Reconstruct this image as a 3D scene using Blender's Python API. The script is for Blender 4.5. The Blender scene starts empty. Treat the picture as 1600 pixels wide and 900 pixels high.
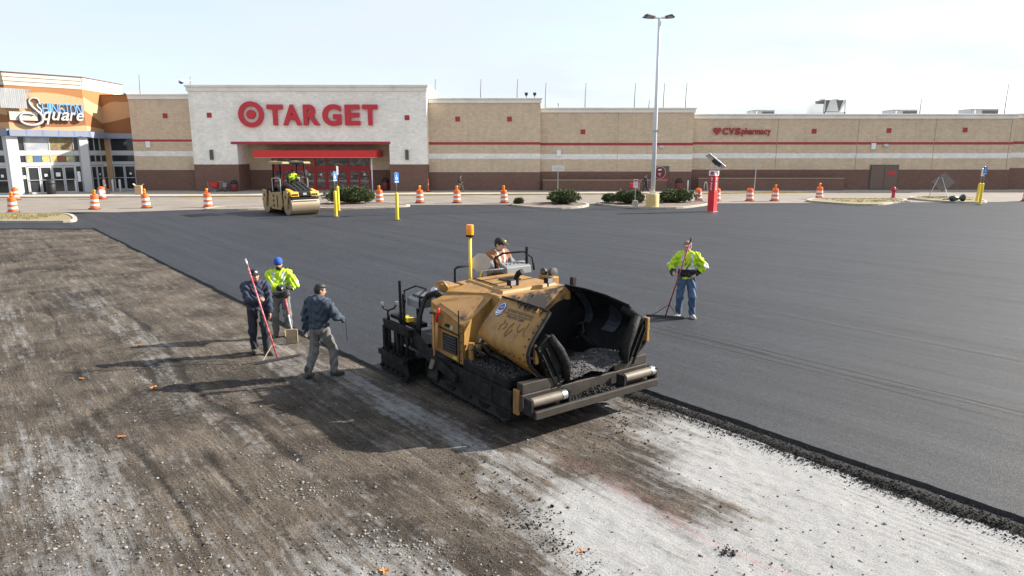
import bpy, bmesh, math, random
import numpy as np
from mathutils import Vector, Matrix

random.seed(7)
RNG = np.random.default_rng(11)
SC = bpy.context.scene
COL = SC.collection
R = math.radians

# ---------------------------------------------------------------- camera
CAM_H = 4.1
cam_data = bpy.data.cameras.new('camera')
cam = bpy.data.objects.new('camera', cam_data)
COL.objects.link(cam)
cam_data.sensor_width = 36.0
cam_data.lens = 36.0 * 1067 / 1600
cam_data.clip_start = 0.1
cam_data.clip_end = 5000
cam.location = (0, 0, CAM_H)
cam.rotation_euler = (R(90) - math.atan(213 / 1067), 0, 0)
SC.camera = cam

# ---------------------------------------------------------------- sky and sun
SUN_AZ = math.atan2(0.960, 0.28)      # clockwise from +Y
SUN_EL = R(30.5)
world = bpy.data.worlds.new('World')
SC.world = world
world.use_nodes = True
wn = world.node_tree
wn.nodes.clear()
w_out = wn.nodes.new('ShaderNodeOutputWorld')
w_bg = wn.nodes.new('ShaderNodeBackground')
w_sky = wn.nodes.new('ShaderNodeTexSky')
w_sky.sky_type = 'NISHITA'
w_sky.sun_disc = False
w_sky.sun_elevation = SUN_EL
w_sky.sun_rotation = SUN_AZ
w_sky.altitude = 200
w_sky.air_density = 1.0
w_sky.dust_density = 1.6
w_sky.ozone_density = 1.0
w_bg.inputs['Strength'].default_value = 0.105
# a thin veil of high cloud, spread evenly over the whole dome
w_tc = wn.nodes.new('ShaderNodeTexCoord')
w_map = wn.nodes.new('ShaderNodeMapping')
w_map.inputs['Scale'].default_value = (1.0, 1.0, 5.0)
w_noi = wn.nodes.new('ShaderNodeTexNoise')
w_noi.inputs['Scale'].default_value = 3.2
w_noi.inputs['Detail'].default_value = 7
w_noi.inputs['Roughness'].default_value = 0.55
w_ramp = wn.nodes.new('ShaderNodeMapRange')
w_ramp.inputs['From Min'].default_value = 0.38
w_ramp.inputs['From Max'].default_value = 0.66
w_ramp.inputs['To Min'].default_value = 0.58
w_ramp.inputs['To Max'].default_value = 0.96
w_mix = wn.nodes.new('ShaderNodeMix')
w_mix.data_type = 'RGBA'
w_mix.inputs['B'].default_value = (3.15, 3.42, 3.74, 1)
wn.links.new(w_tc.outputs['Generated'], w_map.inputs['Vector'])
wn.links.new(w_map.outputs['Vector'], w_noi.inputs['Vector'])
wn.links.new(w_noi.outputs['Fac'], w_ramp.inputs['Value'])
wn.links.new(w_ramp.outputs['Result'], w_mix.inputs['Factor'])
wn.links.new(w_sky.outputs['Color'], w_mix.inputs['A'])
wn.links.new(w_mix.outputs['Result'], w_bg.inputs['Color'])
wn.links.new(w_bg.outputs['Background'], w_out.inputs['Surface'])

sun_data = bpy.data.lights.new('sun', 'SUN')
sun_data.energy = 4.9
sun_data.angle = R(0.55)
sun_data.color = (1.0, 0.93, 0.83)
sun = bpy.data.objects.new('sun', sun_data)
COL.objects.link(sun)
sdir = Vector((math.sin(SUN_AZ) * math.cos(SUN_EL), math.cos(SUN_AZ) * math.cos(SUN_EL), math.sin(SUN_EL)))
sun.rotation_euler = sdir.to_track_quat('Z', 'Y').to_euler()
sun.location = sdir * 60

SC.view_settings.view_transform = 'Standard'
SC.view_settings.look = 'None'
SC.view_settings.exposure = 1.36
SC.view_settings.gamma = 1.0
SC.view_settings.use_curve_mapping = False
SC.render.engine = 'CYCLES'
SC.cycles.max_bounces = 6
SC.cycles.use_denoising = True

# ---------------------------------------------------------------- materials
MATS = {}


def nd(nt, typ, **kw):
    n = nt.nodes.new(typ)
    for k, v in kw.items():
        if k in n.inputs:
            n.inputs[k].default_value = v
        else:
            setattr(n, k, v)
    return n


def col4(c):
    return (c[0], c[1], c[2], 1.0)


def mat(name, color, rough=0.6, metal=0.0, var=0.18, scale=6.0, bump=0.0, bscale=40.0, stain=None, stain_amt=0.5,
        stain_scale=3.0, stretch=(1, 1, 1), coords='Object', spec=0.5, emit=None, alpha=None, coat=0.0, lo=0.48, hi=0.66):
    """Principled material with mottled colour, optional second 'stain' colour in noise patches and fine bump."""
    m = bpy.data.materials.new(name)
    m.use_nodes = True
    nt = m.node_tree
    b = nt.nodes['Principled BSDF']
    b.inputs['Roughness'].default_value = rough
    b.inputs['Metallic'].default_value = metal
    b.inputs['Specular IOR Level'].default_value = spec
    b.inputs['Coat Weight'].default_value = coat
    tc = nd(nt, 'ShaderNodeTexCoord')
    mp = nd(nt, 'ShaderNodeMapping')
    mp.inputs['Scale'].default_value = stretch
    if coords == 'World':
        geo = nd(nt, 'ShaderNodeNewGeometry')
        nt.links.new(geo.outputs['Position'], mp.inputs['Vector'])
    else:
        nt.links.new(tc.outputs[coords], mp.inputs['Vector'])
    n1 = nd(nt, 'ShaderNodeTexNoise', Scale=scale, Detail=5.0, Roughness=0.6)
    nt.links.new(mp.outputs['Vector'], n1.inputs['Vector'])
    mr = nd(nt, 'ShaderNodeMapRange')
    mr.inputs['From Min'].default_value = 0.25
    mr.inputs['From Max'].default_value = 0.75
    mr.inputs['To Min'].default_value = 1 - var
    mr.inputs['To Max'].default_value = 1 + var
    nt.links.new(n1.outputs['Fac'], mr.inputs['Value'])
    mul = nd(nt, 'ShaderNodeMix', data_type='RGBA', blend_type='MULTIPLY')
    mul.inputs['Factor'].default_value = 1.0
    mul.inputs['A'].default_value = col4(color)
    nt.links.new(mr.outputs['Result'], mul.inputs['B'])
    out = mul.outputs['Result']
    if stain is not None:
        n2 = nd(nt, 'ShaderNodeTexNoise', Scale=stain_scale, Detail=7.0, Roughness=0.65)
        nt.links.new(mp.outputs['Vector'], n2.inputs['Vector'])
        r2 = nd(nt, 'ShaderNodeMapRange')
        r2.inputs['From Min'].default_value = lo
        r2.inputs['From Max'].default_value = hi
        r2.inputs['To Max'].default_value = stain_amt
        nt.links.new(n2.outputs['Fac'], r2.inputs['Value'])
        mx = nd(nt, 'ShaderNodeMix', data_type='RGBA')
        mx.inputs['B'].default_value = col4(stain)
        nt.links.new(r2.outputs['Result'], mx.inputs['Factor'])
        nt.links.new(out, mx.inputs['A'])
        out = mx.outputs['Result']
    nt.links.new(out, b.inputs['Base Color'])
    if bump > 0:
        n3 = nd(nt, 'ShaderNodeTexNoise', Scale=bscale, Detail=4.0)
        nt.links.new(mp.outputs['Vector'], n3.inputs['Vector'])
        bp = nd(nt, 'ShaderNodeBump', Strength=min(1.0, bump), Distance=0.02)
        nt.links.new(n3.outputs['Fac'], bp.inputs['Height'])
        nt.links.new(bp.outputs['Normal'], b.inputs['Normal'])
    if emit:
        b.inputs['Emission Color'].default_value = col4(emit[0])
        b.inputs['Emission Strength'].default_value = emit[1]
    if alpha is not None:
        b.inputs['Alpha'].default_value = alpha
    MATS[name] = m
    return m


def block_mat(name, color, course=0.203, length=0.406, streak=0.0):
    """Painted split-face concrete block: faint mortar grid, rough split relief, slow weather mottling."""
    m = bpy.data.materials.new(name)
    m.use_nodes = True
    nt = m.node_tree
    b = nt.nodes['Principled BSDF']
    b.inputs['Roughness'].default_value = 0.85
    b.inputs['Specular IOR Level'].default_value = 0.25
    geo = nd(nt, 'ShaderNodeNewGeometry')
    sp = nd(nt, 'ShaderNodeSeparateXYZ')
    nt.links.new(geo.outputs['Position'], sp.inputs[0])
    ad = nd(nt, 'ShaderNodeMath', operation='ADD')
    nt.links.new(sp.outputs['X'], ad.inputs[0])
    nt.links.new(sp.outputs['Y'], ad.inputs[1])
    cb = nd(nt, 'ShaderNodeCombineXYZ')
    nt.links.new(ad.outputs[0], cb.inputs['X'])
    nt.links.new(sp.outputs['Z'], cb.inputs['Y'])
    br = nd(nt, 'ShaderNodeTexBrick')
    br.inputs['Scale'].default_value = 1.0
    br.inputs['Mortar Size'].default_value = 0.012
    br.inputs['Mortar Smooth'].default_value = 0.3
    br.inputs['Brick Width'].default_value = length
    br.inputs['Row Height'].default_value = course
    br.inputs['Color1'].default_value = (0.93, 0.93, 0.93, 1)
    br.inputs['Color2'].default_value = (1.05, 1.05, 1.05, 1)
    br.inputs['Mortar'].default_value = (0.88, 0.88, 0.88, 1)
    nt.links.new(cb.outputs[0], br.inputs['Vector'])
    n1 = nd(nt, 'ShaderNodeTexNoise', Scale=0.35, Detail=6.0, Roughness=0.65)
    nt.links.new(geo.outputs['Position'], n1.inputs['Vector'])
    n2 = nd(nt, 'ShaderNodeTexNoise', Scale=3.2, Detail=6.0, Roughness=0.8)
    nt.links.new(geo.outputs['Position'], n2.inputs['Vector'])
    r1 = nd(nt, 'ShaderNodeMapRange')
    for k, v in (('From Min', 0.3), ('From Max', 0.7), ('To Min', 0.93), ('To Max', 1.08)):
        r1.inputs[k].default_value = v
    nt.links.new(n1.outputs['Fac'], r1.inputs['Value'])
    r2 = nd(nt, 'ShaderNodeMapRange')
    for k, v in (('From Min', 0.3), ('From Max', 0.7), ('To Min', 0.91), ('To Max', 1.09)):
        r2.inputs[k].default_value = v
    nt.links.new(n2.outputs['Fac'], r2.inputs['Value'])
    c = nd(nt, 'ShaderNodeMix', data_type='RGBA', blend_type='MULTIPLY')
    c.inputs['Factor'].default_value = 1
    c.inputs['A'].default_value = col4(color)
    nt.links.new(br.outputs['Color'], c.inputs['B'])
    c2 = nd(nt, 'ShaderNodeMix', data_type='RGBA', blend_type='MULTIPLY')
    c2.inputs['Factor'].default_value = 1
    nt.links.new(c.outputs['Result'], c2.inputs['A'])
    nt.links.new(r1.outputs['Result'], c2.inputs['B'])
    c3 = nd(nt, 'ShaderNodeMix', data_type='RGBA', blend_type='MULTIPLY')
    c3.inputs['Factor'].default_value = 1
    nt.links.new(c2.outputs['Result'], c3.inputs['A'])
    nt.links.new(r2.outputs['Result'], c3.inputs['B'])
    last = c3.outputs['Result']
    if streak > 0:      # rain streaks: noise stretched along the height of the wall
        mp = nd(nt, 'ShaderNodeMapping')
        mp.inputs['Scale'].default_value = (1.6, 1.6, 0.10)
        nt.links.new(geo.outputs['Position'], mp.inputs['Vector'])
        n4 = nd(nt, 'ShaderNodeTexNoise', Scale=1.3, Detail=5.0, Roughness=0.7)
        nt.links.new(mp.outputs['Vector'], n4.inputs['Vector'])
        r4 = nd(nt, 'ShaderNodeMapRange')
        for k, v in (('From Min', 0.5), ('From Max', 0.75), ('To Min', 1.0), ('To Max', 1 - streak)):
            r4.inputs[k].default_value = v
        nt.links.new(n4.outputs['Fac'], r4.inputs['Value'])
        c4 = nd(nt, 'ShaderNodeMix', data_type='RGBA', blend_type='MULTIPLY')
        c4.inputs['Factor'].default_value = 1
        nt.links.new(last, c4.inputs['A'])
        nt.links.new(r4.outputs['Result'], c4.inputs['B'])
        last = c4.outputs['Result']
    nt.links.new(last, b.inputs['Base Color'])
    n3 = nd(nt, 'ShaderNodeTexNoise', Scale=9.0, Detail=5.0, Roughness=0.7)
    nt.links.new(geo.outputs['Position'], n3.inputs['Vector'])
    ma = nd(nt, 'ShaderNodeMath', operation='MULTIPLY_ADD')
    ma.inputs[1].default_value = -0.6
    nt.links.new(br.outputs['Fac'], ma.inputs[0])
    nt.links.new(n3.outputs['Fac'], ma.inputs[2])
    bp = nd(nt, 'ShaderNodeBump', Strength=0.55, Distance=0.05)
    nt.links.new(ma.outputs[0], bp.inputs['Height'])
    nt.links.new(bp.outputs['Normal'], b.inputs['Normal'])
    MATS[name] = m
    return m


# ---------------------------------------------------------------- mesh helpers
def tag(o, label=None, cat=None, group=None, kind=None):
    if label:
        o['label'] = label
    if cat:
        o['category'] = cat
    if group:
        o['group'] = group
    if kind:
        o['kind'] = kind
    return o


def empty(name, loc=(0, 0, 0), rz=0.0, label=None, cat=None, group=None):
    o = bpy.data.objects.new(name, None)
    COL.objects.link(o)
    o.empty_display_size = 0.2
    o.location = loc
    o.rotation_euler = (0, 0, rz)
    return tag(o, label, cat, group)


def finish(me, name, m, parent, smooth, bevel, bseg=2):
    mats = m if isinstance(m, (list, tuple)) else [m]
    for x in mats:
        me.materials.append(MATS[x] if isinstance(x, str) else x)
    if smooth:
        me.polygons.foreach_set('use_smooth', [True] * len(me.polygons))
        if smooth is not True:
            me.set_sharp_from_angle(angle=R(smooth))
    me.update()
    o = bpy.data.objects.new(name, me)
    COL.objects.link(o)
    if parent is not None:
        o.parent = parent
    if bevel:
        bm = o.modifiers.new('bevel', 'BEVEL')
        bm.width = bevel
        bm.segments = bseg
        bm.limit_method = 'ANGLE'
        bm.angle_limit = R(35)
    return o


class MB:
    """Collects simple solids into one mesh."""

    def __init__(self, M=None):
        self.v = []
        self.f = []
        self.mi = []
        self.M = M or Matrix.Identity(4)
        self.cur = 0

    def add(self, vs, fs):
        n = len(self.v)
        self.v += [tuple(self.M @ Vector(p)) for p in vs]
        self.f += [tuple(i + n for i in q) for q in fs]
        self.mi += [self.cur] * len(fs)
        return self

    def box(self, x0, x1, y0, y1, z0, z1):
        vs = [(x0, y0, z0), (x1, y0, z0), (x1, y1, z0), (x0, y1, z0), (x0, y0, z1), (x1, y0, z1), (x1, y1, z1), (x0, y1, z1)]
        return self.add(vs, [(0, 3, 2, 1), (4, 5, 6, 7), (0, 1, 5, 4), (1, 2, 6, 5), (2, 3, 7, 6), (3, 0, 4, 7)])

    def hexa(self, vs):
        """eight corners: bottom ring then top ring, counter-clockwise from above"""
        return self.add(vs, [(0, 3, 2, 1), (4, 5, 6, 7), (0, 1, 5, 4), (1, 2, 6, 5), (2, 3, 7, 6), (3, 0, 4, 7)])

    def bar(self, p0, p1, w, h, up=(0, 0, 1)):
        p0, p1 = Vector(p0), Vector(p1)
        d = (p1 - p0).normalized()
        u = Vector(up)
        if abs(d.dot(u)) > 0.98:
            u = Vector((0, 1, 0))
        s = d.cross(u).normalized()
        u = s.cross(d)
        vs = []
        for p in (p0, p1):
            for a, b in ((-1, -1), (1, -1), (1, 1), (-1, 1)):
                vs.append(p + s * a * w / 2 + u * b * h / 2)
        return self.add(vs, [(0, 3, 2, 1), (4, 5, 6, 7), (0, 1, 5, 4), (1, 2, 6, 5), (2, 3, 7, 6), (3, 0, 4, 7)])

    def prism(self, poly, plane, a, b):
        """extrude a 2-D outline: plane 'xz' along y, 'yz' along x, 'xy' along z"""
        n = len(poly)
        ar = sum(poly[i][0] * poly[(i + 1) % n][1] - poly[(i + 1) % n][0] * poly[i][1] for i in range(n))
        if plane == 'xz':
            mk = lambda p, t: (p[0], t, p[1])
            ccw = ar < 0
        elif plane == 'yz':
            mk = lambda p, t: (t, p[0], p[1])
            ccw = ar > 0
        else:
            mk = lambda p, t: (p[0], p[1], t)
            ccw = ar > 0
        if not ccw:
            poly = poly[::-1]
        lo, hi = min(a, b), max(a, b)
        vs = [mk(p, lo) for p in poly] + [mk(p, hi) for p in poly]
        fs = [tuple(range(n))[::-1], tuple(range(n, 2 * n))]
        fs += [(i, (i + 1) % n, (i + 1) % n + n, i + n) for i in range(n)]
        return self.add(vs, fs)

    def tube(self, pts, r, seg=10, caps=True):
        pts = [Vector(p) for p in pts]
        rs = r if isinstance(r, (list, tuple)) else [r] * len(pts)
        vs, fs = [], []
        up = None
        for i, p in enumerate(pts):
            if i == 0:
                d = pts[1] - p
            elif i == len(pts) - 1:
                d = p - pts[i - 1]
            else:
                d = (pts[i + 1] - p).normalized() + (p - pts[i - 1]).normalized()
            d.normalize()
            if up is None:
                up = Vector((0, 0, 1)) if abs(d.z) < 0.9 else Vector((0, 1, 0))
            s = d.cross(up).normalized()
            up = s.cross(d).normalized()
            for k in range(seg):
                t = 2 * math.pi * k / seg
                vs.append(p + (s * math.cos(t) + up * math.sin(t)) * rs[i])
        for i in range(len(pts) - 1):
            for k in range(seg):
                k2 = (k + 1) % seg
                fs.append((i * seg + k2, i * seg + k, (i + 1) * seg + k, (i + 1) * seg + k2))
        if caps:
            fs.append(tuple(range(seg)))
            fs.append(tuple(range((len(pts) - 1) * seg, len(pts) * seg))[::-1])
        return self.add(vs, fs)

    def lathe(self, prof, seg=20, c=(0, 0, 0)):
        """profile of (radius, z) turned about the vertical through c"""
        vs, fs = [], []
        for r, z in prof:
            for k in range(seg):
                t = 2 * math.pi * k / seg
                vs.append((c[0] + r * math.cos(t), c[1] + r * math.sin(t), c[2] + z))
        n = len(prof)
        for i in range(n - 1):
            for k in range(seg):
                k2 = (k + 1) % seg
                fs.append((i * seg + k, i * seg + k2, (i + 1) * seg + k2, (i + 1) * seg + k))
        fs.append(tuple(range(seg))[::-1])
        fs.append(tuple(range((n - 1) * seg, n * seg)))
        return self.add(vs, fs)

    def ball(self, c, rx, ry=None, rz=None, seg=14, ring=8):
        ry = ry or rx
        rz = rz or rx
        prof = []
        vs, fs = [], []
        for i in range(1, ring):
            a = math.pi * i / ring - math.pi / 2
            for k in range(seg):
                t = 2 * math.pi * k / seg
                vs.append((c[0] + rx * math.cos(a) * math.cos(t), c[1] + ry * math.cos(a) * math.sin(t), c[2] + rz * math.sin(a)))
        m = len(vs)
        vs += [(c[0], c[1], c[2] - rz), (c[0], c[1], c[2] + rz)]
        for i in range(ring - 2):
            for k in range(seg):
                k2 = (k + 1) % seg
                fs.append((i * seg + k, i * seg + k2, (i + 1) * seg + k2, (i + 1) * seg + k))
        for k in range(seg):
            k2 = (k + 1) % seg
            fs.append((m, k2, k))
            fs.append((m + 1, (ring - 2) * seg + k, (ring - 2) * seg + k2))
        return self.add(vs, fs)

    def build(self, name, m, parent=None, smooth=False, bevel=0, bseg=2):
        me = bpy.data.meshes.new(name)
        me.from_pydata(self.v, [], self.f)
        o = finish(me, name, m, parent, smooth, bevel, bseg)
        if any(self.mi):
            me.polygons.foreach_set('material_index', self.mi)
        return o


def np_mesh(name, V, F, m, parent=None, smooth=False, mi=None):
    """mesh from numpy arrays, F an (n,3) or (n,4) array or list of such"""
    me = bpy.data.meshes.new(name)
    V = np.asarray(V, dtype=np.float32)
    Fs = F if isinstance(F, list) else [F]
    me.vertices.add(len(V))
    me.vertices.foreach_set('co', V.ravel())
    tot = sum(f.size for f in Fs)
    cnt = sum(len(f) for f in Fs)
    me.loops.add(tot)
    me.loops.foreach_set('vertex_index', np.concatenate([np.asarray(f, np.int32).ravel() for f in Fs]))
    me.polygons.add(cnt)
    sizes = np.concatenate([np.full(len(f), f.shape[1], np.int32) for f in Fs])
    me.polygons.foreach_set('loop_start', np.concatenate([[0], np.cumsum(sizes)[:-1]]).astype(np.int32))
    me.polygons.foreach_set('loop_total', sizes)
    if mi is not None:
        me.polygons.foreach_set('material_index', np.asarray(mi, np.int32))
    me.update(calc_edges=True)
    me.validate()
    return finish(me, name, m, parent, smooth, 0)


def copy_tree(o, parent=None):
    c = o.copy()
    COL.objects.link(c)
    c.parent = parent
    for ch in o.children:
        copy_tree(ch, c)
    return c


def text_data(body, extrude=0.0, offset=0.0, shear=0.0, res=3):
    cu = bpy.data.curves.new('text', 'FONT')
    cu.body = body
    cu.size = 1.0
    cu.extrude = extrude
    cu.offset = offset
    cu.shear = shear
    cu.resolution_u = res
    ob = bpy.data.objects.new('text', cu)
    COL.objects.link(ob)
    dg = bpy.context.evaluated_depsgraph_get()
    dg.update()
    me = ob.evaluated_get(dg).to_mesh()
    V = [v.co.copy() for v in me.vertices]
    F = [tuple(p.vertices) for p in me.polygons]
    ob.evaluated_get(dg).to_mesh_clear()
    bpy.data.objects.remove(ob)
    bpy.data.curves.remove(cu)
    return V, F


def text_obj(name, body, m, parent, origin, right, up, width, height, depth=0.0, offset=0.02, shear=0.0, res=3):
    """Lettering fitted to a width x height rectangle whose lower-left corner is origin."""
    V, F = text_data(body, 0.5 if depth else 0.0, offset, shear, res)
    xs = [v.x for v in V]
    ys = [v.y for v in V]
    x0, x1, y0, y1 = min(xs), max(xs), min(ys), max(ys)
    right, up, origin = Vector(right).normalized(), Vector(up).normalized(), Vector(origin)
    nrm = right.cross(up)
    P = [tuple(origin + right * ((v.x - x0) / (x1 - x0) * width) + up * ((v.y - y0) / (y1 - y0) * height) + nrm * ((v.z + 0.5) * depth if depth else 0)) for v in V]
    me = bpy.data.meshes.new(name)
    me.from_pydata(P, [], F)
    return finish(me, name, m, parent, False, 0)


# ---------------------------------------------------------------- numpy noise
def _hash(ix, iy, seed):
    h = (ix.astype(np.int64) * 374761393 + iy.astype(np.int64) * 668265263 + seed * 1442695041) & 0xFFFFFFFF
    h = ((h ^ (h >> 13)) * 1274126177) & 0xFFFFFFFF
    return ((h ^ (h >> 16)) & 0xFFFF) / 65535.0


def vnoise(x, y, seed=0):
    x0, y0 = np.floor(x), np.floor(y)
    fx, fy = x - x0, y - y0
    fx = fx * fx * (3 - 2 * fx)
    fy = fy * fy * (3 - 2 * fy)
    a, b = _hash(x0, y0, seed), _hash(x0 + 1, y0, seed)
    c, d = _hash(x0, y0 + 1, seed), _hash(x0 + 1, y0 + 1, seed)
    return (a * (1 - fx) + b * fx) * (1 - fy) + (c * (1 - fx) + d * fx) * fy


def fbm(x, y, seed=0, oct=4, gain=0.5):
    s, a, t = 0, 1.0, 0
    for i in range(oct):
        s = s + a * vnoise(x * 2 ** i, y * 2 ** i, seed + i * 17)
        t += a
        a *= gain
    return s / t


def sstep(a, b, x):
    t = np.clip((x - a) / (b - a), 0, 1)
    return t * t * (3 - 2 * t)


# paving frame: D runs along the mats (towards the camera and right), N across them
DV = np.array([0.6347, -0.7727])
NV = np.array([0.7727, 0.6347])


def pav(L, n, z=0.0):
    return (float(L * DV[0] + n * NV[0]), float(L * DV[1] + n * NV[1]), z)
# ---------------------------------------------------------------- the palette
block_mat('block_tan', (0.64, 0.505, 0.36), streak=0.13)
block_mat('block_white', (0.91, 0.865, 0.785), streak=0.06)
block_mat('block_brown', (0.20, 0.115, 0.088))
block_mat('block_cream', (0.86, 0.83, 0.79))
mat('cornice', (0.80, 0.76, 0.69), 0.7, var=0.06, scale=0.8, coords='World', stain=(0.45, 0.42, 0.37), stain_amt=0.25, stain_scale=0.9)
mat('stripe_red', (0.36, 0.032, 0.045), 0.6, var=0.08, scale=1.5)
mat('sign_red', (0.52, 0.022, 0.035), 0.35, var=0.06, scale=2)
mat('bright_red', (0.62, 0.018, 0.022), 0.35, var=0.05, scale=2)
mat('door_red', (0.42, 0.018, 0.026), 0.4, var=0.06, scale=2)
mat('glass_dark', (0.026, 0.029, 0.033), 0.06, var=0.4, scale=0.6, spec=0.5)
mat('glass_painted_reflection', (0.08, 0.07, 0.065), 0.08, var=0.9, scale=2.3, stain=(0.42, 0.38, 0.34), stain_amt=0.8, stain_scale=1.7, stretch=(1, 1, 2.2), coords='World')  # pale patches paint reflections into the colour of the entrance glass
mat('glass_amber', (0.30, 0.12, 0.04), 0.1, var=0.4, scale=1.4)
mat('alu_white', (0.46, 0.47, 0.48), 0.45, var=0.05, scale=2)
mat('alu', (0.55, 0.56, 0.57), 0.35, 0.7, var=0.08)
mat('steel', (0.42, 0.43, 0.45), 0.4, 0.8, var=0.12)
mat('dark_metal', (0.05, 0.05, 0.052), 0.5, 0.2, var=0.2)
mat('fixture_dark', (0.09, 0.085, 0.08), 0.5, var=0.1)
mat('black', (0.012, 0.012, 0.013), 0.6, var=0.3)
mat('white_paint', (0.80, 0.80, 0.79), 0.5, var=0.05, scale=2)
mat('offwhite', (0.62, 0.61, 0.58), 0.6, var=0.08)
mat('paper', (0.80, 0.80, 0.78), 0.8, var=0.05)
mat('poster_yellow', (0.42, 0.34, 0.10), 0.6, var=0.25, scale=3, stain=(0.5, 0.46, 0.3), stain_amt=0.7, stain_scale=4)
mat('poster_blue', (0.05, 0.11, 0.22), 0.6, var=0.2, scale=3)
mat('poster_orange', (0.22, 0.08, 0.04), 0.6, var=0.2, scale=3)
mat('poster_green', (0.30, 0.33, 0.16), 0.6, var=0.25, scale=3, stain=(0.8, 0.75, 0.3), stain_amt=0.6, stain_scale=4)
mat('poster_food', (0.16, 0.17, 0.07), 0.5, var=0.8, scale=3.5, stain=(0.25, 0.10, 0.06), stain_amt=0.8, stain_scale=3.2, coords='World', lo=0.44, hi=0.58)
mat('poster_white', (0.30, 0.32, 0.36), 0.4, var=0.12, scale=1.1, stain=(0.46, 0.46, 0.47), stain_amt=0.8, stain_scale=1.0, coords='World')
mat('mall_cream', (0.56, 0.50, 0.41), 0.8, var=0.06, scale=0.6, coords='World')
mat('mall_peach', (0.50, 0.30, 0.16), 0.85, var=0.08, scale=0.6, coords='World')
mat('mall_orange', (0.33, 0.145, 0.05), 0.85, var=0.09, scale=0.6, coords='World')
mat('mall_brown', (0.26, 0.11, 0.04), 0.85, var=0.09, scale=0.6, coords='World')
mat('mall_blue', (0.22, 0.24, 0.30), 0.5, var=0.08, scale=1)
mat('mall_bluebright', (0.16, 0.24, 0.40), 0.5, var=0.08, scale=1)
mat('sign_blue', (0.16, 0.36, 0.62), 0.35, var=0.06)
mat('sign_bluedark', (0.04, 0.09, 0.25), 0.5, var=0.06)
mat('sign_white', (0.48, 0.46, 0.42), 0.4, var=0.06)
mat('panel_metal', (0.30, 0.31, 0.32), 0.5, 0.1, var=0.12, scale=2.0, stretch=(7, 7, 0.5), coords='World', stain=(0.42, 0.43, 0.44), stain_amt=0.6, stain_scale=2)
mat('concrete', (0.36, 0.33, 0.285), 0.9, var=0.14, scale=1.2, bump=0.25, bscale=30, coords='World', stain=(0.33, 0.31, 0.28), stain_amt=0.5, stain_scale=0.6)
mat('kerb', (0.38, 0.34, 0.28), 0.9, var=0.18, scale=3, bump=0.3, bscale=30, coords='World', stain=(0.30, 0.27, 0.23), stain_amt=0.6, stain_scale=1.6)
mat('kerb_yellow', (0.42, 0.29, 0.07), 0.75, var=0.18, scale=2, coords='World', stain=(0.45, 0.42, 0.36), stain_amt=0.6, stain_scale=1.1)
mat('mulch', (0.13, 0.095, 0.085), 1.0, var=0.5, scale=14, bump=0.8, bscale=22, coords='World', stain=(0.24, 0.2, 0.17), stain_amt=0.5, stain_scale=4)
mat('dry_grass', (0.22, 0.17, 0.085), 1.0, var=0.45, scale=6, bump=0.8, bscale=26, coords='World', stain=(0.20, 0.19, 0.08), stain_amt=0.7, stain_scale=1.3)
mat('grass_blade', (0.25, 0.21, 0.095), 0.9, var=0.35, scale=2, coords='World', stain=(0.14, 0.18, 0.05), stain_amt=0.7, stain_scale=0.9)
mat('old_asphalt', (0.185, 0.160, 0.135), 0.92, var=0.12, scale=0.5, bump=0.3, bscale=40, coords='World', stain=(0.24, 0.215, 0.185), stain_amt=0.6, stain_scale=0.25)
mat('base_soil', (0.16, 0.14, 0.12), 0.95, var=0.2, scale=0.6, coords='World')
mat('barrel_orange', (0.78, 0.135, 0.03), 0.45, var=0.08, scale=3, stain=(0.5, 0.10, 0.04), stain_amt=0.35, stain_scale=5)
mat('barrel_white', (0.68, 0.68, 0.68), 0.4, var=0.06, scale=3, stain=(0.55, 0.53, 0.5), stain_amt=0.35, stain_scale=5)
mat('rubber', (0.022, 0.021, 0.021), 0.85, var=0.25)
mat('amber', (0.85, 0.27, 0.01), 0.2, var=0.06)
mat('bollard_yellow', (0.80, 0.55, 0.02), 0.4, var=0.06, scale=4, stain=(0.5, 0.36, 0.1), stain_amt=0.25, stain_scale=6)
mat('pedestal_yellow', (0.60, 0.43, 0.17), 0.8, var=0.1, scale=3, bump=0.15, stain=(0.45, 0.35, 0.2), stain_amt=0.4, stain_scale=2.5)
mat('pole_white', (0.70, 0.71, 0.73), 0.4, var=0.04, scale=1)
mat('sign_accessible', (0.03, 0.17, 0.50), 0.35, var=0.05)
mat('leaf_bush', (0.045, 0.070, 0.018), 0.7, var=0.6, scale=3, coords='World', stain=(0.16, 0.165, 0.04), stain_amt=0.7, stain_scale=2.0)
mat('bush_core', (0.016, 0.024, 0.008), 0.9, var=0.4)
mat('bark', (0.08, 0.06, 0.045), 0.9, var=0.3, bump=0.4)
mat('hydrant_red', (0.40, 0.035, 0.05), 0.5, var=0.15, scale=9)
mat('solar', (0.02, 0.03, 0.07), 0.15, var=0.2)
mat('leaf_orange', (0.42, 0.17, 0.05), 0.8, var=0.2, scale=20)
mat('stone_pale', (0.20, 0.19, 0.172), 0.9, var=0.3, scale=9, coords='World', stain=(0.095, 0.084, 0.072), stain_amt=0.9, stain_scale=14)
mat('crumb_black', (0.014, 0.0135, 0.0135), 0.85, spec=0.25, bump=0.9, bscale=60, var=0.6, scale=30, coords='World')
# ================================================================ GROUND
ASPH = 0.055      # top of the new asphalt mat


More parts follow.
